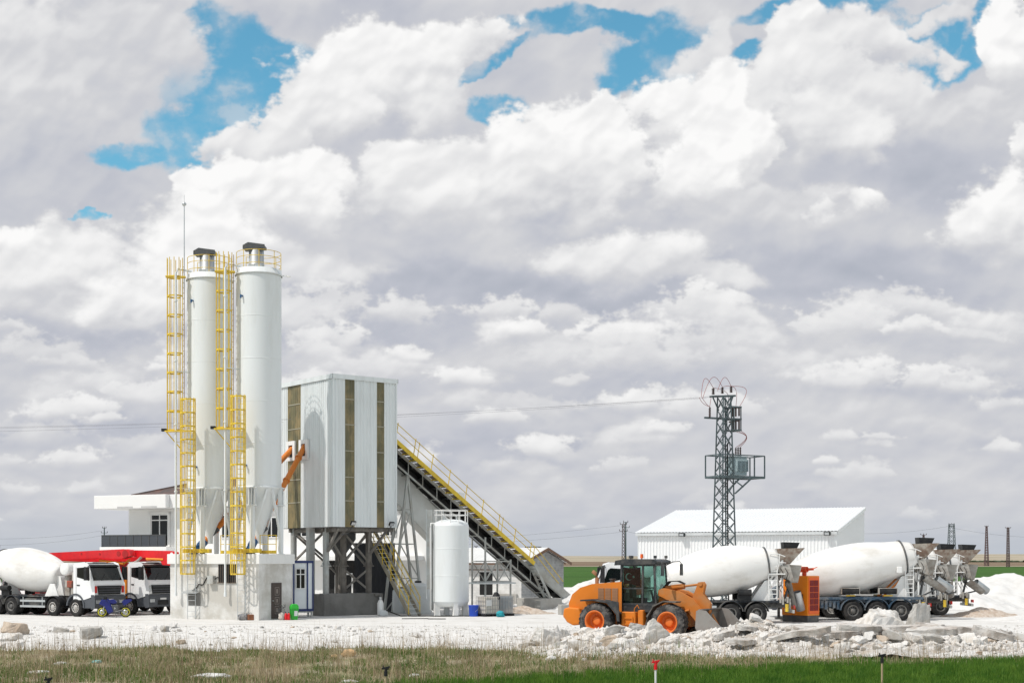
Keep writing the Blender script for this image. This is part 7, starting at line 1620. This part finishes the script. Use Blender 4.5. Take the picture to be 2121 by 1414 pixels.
def leaf_mat(name, c, c2, sc=0.8, tr=0.35):
    m = bpy.data.materials.new(name); m.use_nodes = True; nt = m.node_tree; N = nt.nodes; L = nt.links
    b = N['Principled BSDF']; b.inputs['Roughness'].default_value = 0.6; b.inputs['Specular IOR Level'].default_value = 0.25
    g = N.new('ShaderNodeNewGeometry'); n1 = N.new('ShaderNodeTexNoise'); n1.inputs['Scale'].default_value = sc; n1.inputs['Detail'].default_value = 5; L.new(g.outputs['Position'], n1.inputs['Vector'])
    mr = N.new('ShaderNodeMapRange'); mr.inputs[1].default_value = 0.38; mr.inputs[2].default_value = 0.62; L.new(n1.outputs[0], mr.inputs[0])
    ad = N.new('ShaderNodeMath'); ad.operation = 'MULTIPLY_ADD'; L.new(g.outputs['Random Per Island'], ad.inputs[0]); ad.inputs[1].default_value = 0.7
    L.new(mr.outputs[0], ad.inputs[2]); sb_ = N.new('ShaderNodeMath'); sb_.operation = 'SUBTRACT'; L.new(ad.outputs[0], sb_.inputs[0]); sb_.inputs[1].default_value = 0.35; sb_.use_clamp = True
    mx = N.new('ShaderNodeMix'); mx.data_type = 'RGBA'; L.new(sb_.outputs[0], mx.inputs[0]); mx.inputs[6].default_value = (*c, 1); mx.inputs[7].default_value = (*c2, 1); L.new(mx.outputs[2], b.inputs['Base Color'])
    t_ = N.new('ShaderNodeBsdfTranslucent'); L.new(mx.outputs[2], t_.inputs[0]); ms = N.new('ShaderNodeMixShader'); ms.inputs[0].default_value = tr
    L.new(b.outputs[0], ms.inputs[1]); L.new(t_.outputs[0], ms.inputs[2]); L.new(ms.outputs[0], N['Material Output'].inputs['Surface']); return m
green_m = leaf_mat('cereal_green', (0.040, 0.125, 0.010), (0.13, 0.24, 0.03), 1.6)
weed_green = leaf_mat('weed_green', (0.06, 0.135, 0.02), (0.17, 0.22, 0.06), 0.5)
dry_m = leaf_mat('dry_straw', (0.38, 0.31, 0.185), (0.58, 0.50, 0.34), 0.5, 0.2)
stalk_m = leaf_mat('dead_stalk', (0.23, 0.165, 0.10), (0.43, 0.34, 0.22), 0.4, 0.1)
rs = np.random.RandomState(77)
def pts(n, Y0, Y1, test, spread=0.40):
    Y = (Y0 + (Y1 - Y0) * rs.rand(n)); X = (rs.rand(n) * 2 - 1) * spread * Y; k = test(X, Y); X, Y = X[k], Y[k]
    return np.stack([X, Y, np.maximum(verge_z(X, Y), -0.6)], -1)
def green_edge(X): return np.interp(X, [-14, -8, -3.45, 0, 3.7, 7.2, 19.6], [32, 34.2, 37.8, 40.0, 42.8, 45.0, 49.0]) + N2(X, 0 * X, 3, 631, 4) * 1.4
P = pts(190000, 32, 51, lambda X, Y: (Y < green_edge(X)))
blades('cereal_grass', 'dense bright green young cereal along the bottom right', 'grass', P, (0.20 + 0.12 * rs.rand(len(P))).astype(np.float32), 0.022, 0.35, green_m, 1)
zone = lambda X, Y: (Y > green_edge(X) - 1.5) & (Y < 52.6 + edge_n(X)) & (N2(X, Y, 1.6, 641, 4) + 0.5 * N2(X, Y, 5, 645, 2) > -0.12 + np.clip((Y - 47) / 12, 0, 1) * 0.35)
P = pts(110000, 33, 57, zone)
blades('weeds', 'low green and grey weeds growing through the dry verge', 'weeds', P, (0.08 + 0.16 * rs.rand(len(P))).astype(np.float32), 0.03, 0.7, weed_green, 2)
thin = lambda X, Y: rs.rand(len(X)) < np.clip(0.30 + 1.5 * N2(X, Y, 1.1, 681, 5, 0.6) + 0.9 * N2(X, Y, 5, 685, 3), 0.04, 1) * np.clip((53.6 + edge_n(X) - Y) / 2.0, 0, 1)
P = pts(115000, 33, 57, lambda X, Y: (Y > green_edge(X) - 1.0) & (Y < 53.6 + edge_n(X)) & thin(X, Y))
blades('dry_grass', 'matted dry grass on the verge in front of the plant', 'grass', P, (0.10 + 0.26 * rs.rand(len(P)) ** 2).astype(np.float32), 0.018, 1.1, dry_m, 3)
P = pts(15000, 36, 60, lambda X, Y: (Y > green_edge(X) - 2.0) & (Y < 55.2 + edge_n(X)) & (rs.rand(len(X)) < np.clip((56 + edge_n(X) - Y) / 4, 0.1, 1)) & (N2(X, Y, 2.0, 651, 3) > -0.05))
blades('dead_stalks', 'thin dead weed stalks standing along the verge', 'weeds', P, (0.40 + 0.85 * rs.rand(len(P)) ** 1.6).astype(np.float32), 0.014, 0.22, stalk_m, 4, 3)
P = pts(2600, 36, 58.5, lambda X, Y: (Y > green_edge(X) - 2.0) & (Y < 54.2 + edge_n(X)) & (N2(X, Y, 2.0, 651, 3) > 0.0))
Q = np.repeat(P, 5, 0) + np.stack([rs.randn(len(P) * 5) * 0.05, rs.randn(len(P) * 5) * 0.05, 0.12 + 0.4 * rs.rand(len(P) * 5)], -1)
blades('weed_twigs', 'branching dead twigs on the tall weed stalks', 'weeds', Q, (0.12 + 0.3 * rs.rand(len(Q))).astype(np.float32), 0.011, 0.7, stalk_m, 5)
P = pts(1500, 49.5, 56.5, lambda X, Y: (X > 0.5) & (N2(X, Y, 2.0, 661, 3) > 0.22)); P[:, 2] = np.maximum(bank_h(P[:, 0], P[:, 1]), yard_z(P[:, 0], P[:, 1]))
blades('bank_weeds', 'sparse dry tufts on the rubble bank', 'weeds', P, (0.15 + 0.35 * rs.rand(len(P))).astype(np.float32), 0.012, 0.5, dry_m, 6)
P = pts(2500, 50.0, 53.5, lambda X, Y: (X > 1.6) & (X < 7.5) & (N2(X, Y, 0.9, 671, 3) > 0.15)); P[:, 2] = np.maximum(bank_h(P[:, 0], P[:, 1]), yard_z(P[:, 0], P[:, 1]))
blades('green_tufts', 'fresh green tufts at the foot of the rubble bank', 'grass', P, (0.2 + 0.25 * rs.rand(len(P))).astype(np.float32), 0.02, 0.4, green_m, 7)
# ------------------------------------------------------------------ sprinklers and litter
def ground_at(x, y): return float(verge_z(np.array([[x]]), np.array([[y]]))[0, 0])
for px, ytop, Y, lab, hm, pm in ((1358, 1366, 36.0, 'red headed sprinkler on a white riser in the green cereal', red_paint, white_paint), (1827, 1353, 38.0, 'black headed sprinkler on a wooden stake in the green cereal', black_plastic, mat('stake_wood', (0.42, 0.33, 0.2), 0.8)),
                                 (799, 1379, 35.5, 'black sprinkler head in the middle of the dry verge', black_plastic, MATS['stake_wood']), (100, 1402, 35.0, 'black sprinkler head low at the left of the verge', black_plastic, MATS['stake_wood'])):
    q = at(px, Y); z1 = H - (ytop - HY) / F * Y; z0 = ground_at(q.x, Y); t = thing('sprinkler', lab, 'sprinkler', (q.x, Y, z0), 0, 'field sprinklers'); hgt = z1 - z0
    MB().tube((0, 0, -0.1), (0, 0, hgt - 0.22), 0.028, n=8).build('riser', pm, t)
    m = MB().tube((0, 0, hgt - 0.24), (0, 0, hgt - 0.12), 0.045, n=10).tube((0, 0, hgt - 0.12), (0, 0, hgt - 0.02), 0.03, n=8).bar((-0.10, 0, hgt - 0.06), (0.08, 0, hgt - 0.02), 0.045).bar((0.02, 0, hgt - 0.1), (0.1, 0, hgt), 0.03).bar((-0.05, 0, hgt - 0.08), (-0.07, 0, hgt + 0.02), 0.03); m.build('head', hm, t)
litter_m = mat('litter_white', (0.66, 0.66, 0.65), 0.5, var=0.1)
for px, py, sx, sz, mm, lab, cat in ((440, 1396, 0.55, 0.10, litter_m, 'crumpled white plastic sheet in the grass below the silos', 'plastic sheet'), (125, 1370, 0.2, 0.09, litter_m, 'white plastic bag in the dry grass left of the bottle', 'bag'), (80, 1388, 0.3, 0.07, litter_m, 'flattened white bag near the left sprinkler', 'bag'), (200, 1366, 0.18, 0.06, mat('litter_teal', (0.12, 0.38, 0.38), 0.3), 'teal plastic bottle lying in the verge', 'bottle'),
                                     (722, 1352, 0.24, 0.16, mat('tan_lump', (0.55, 0.36, 0.19), 0.9, var=0.2), 'tan foam lump on the far edge of the dry verge', 'lump'), (693, 1356, 0.14, 0.1, MATS['tan_lump'], 'smaller tan foam lump left of the large one', 'lump'), (722, 1406, 0.25, 0.08, litter_m, 'white bag at the bottom edge left of the sprinkler stake', 'bag'),
                                     (860, 1392, 0.2, 0.1, litter_m, 'white bag caught in the dry grass right of the sprinkler stake', 'bag'), (1142, 1360, 0.2, 0.12, litter_m, 'translucent bag at the foot of the rubble bank', 'bag'), (1210, 1362, 0.1, 0.08, litter_m, 'scrap of white plastic right of the translucent bag', 'scrap')):
    Y = depth(py, 0.0); q = at(px, Y); o = sack('litter', lab, cat, px, Y, sx, sx * 0.5, sz, mm, int(px) % 97, ground_at(q.x, Y)); o.rotation_euler.z = 0.2
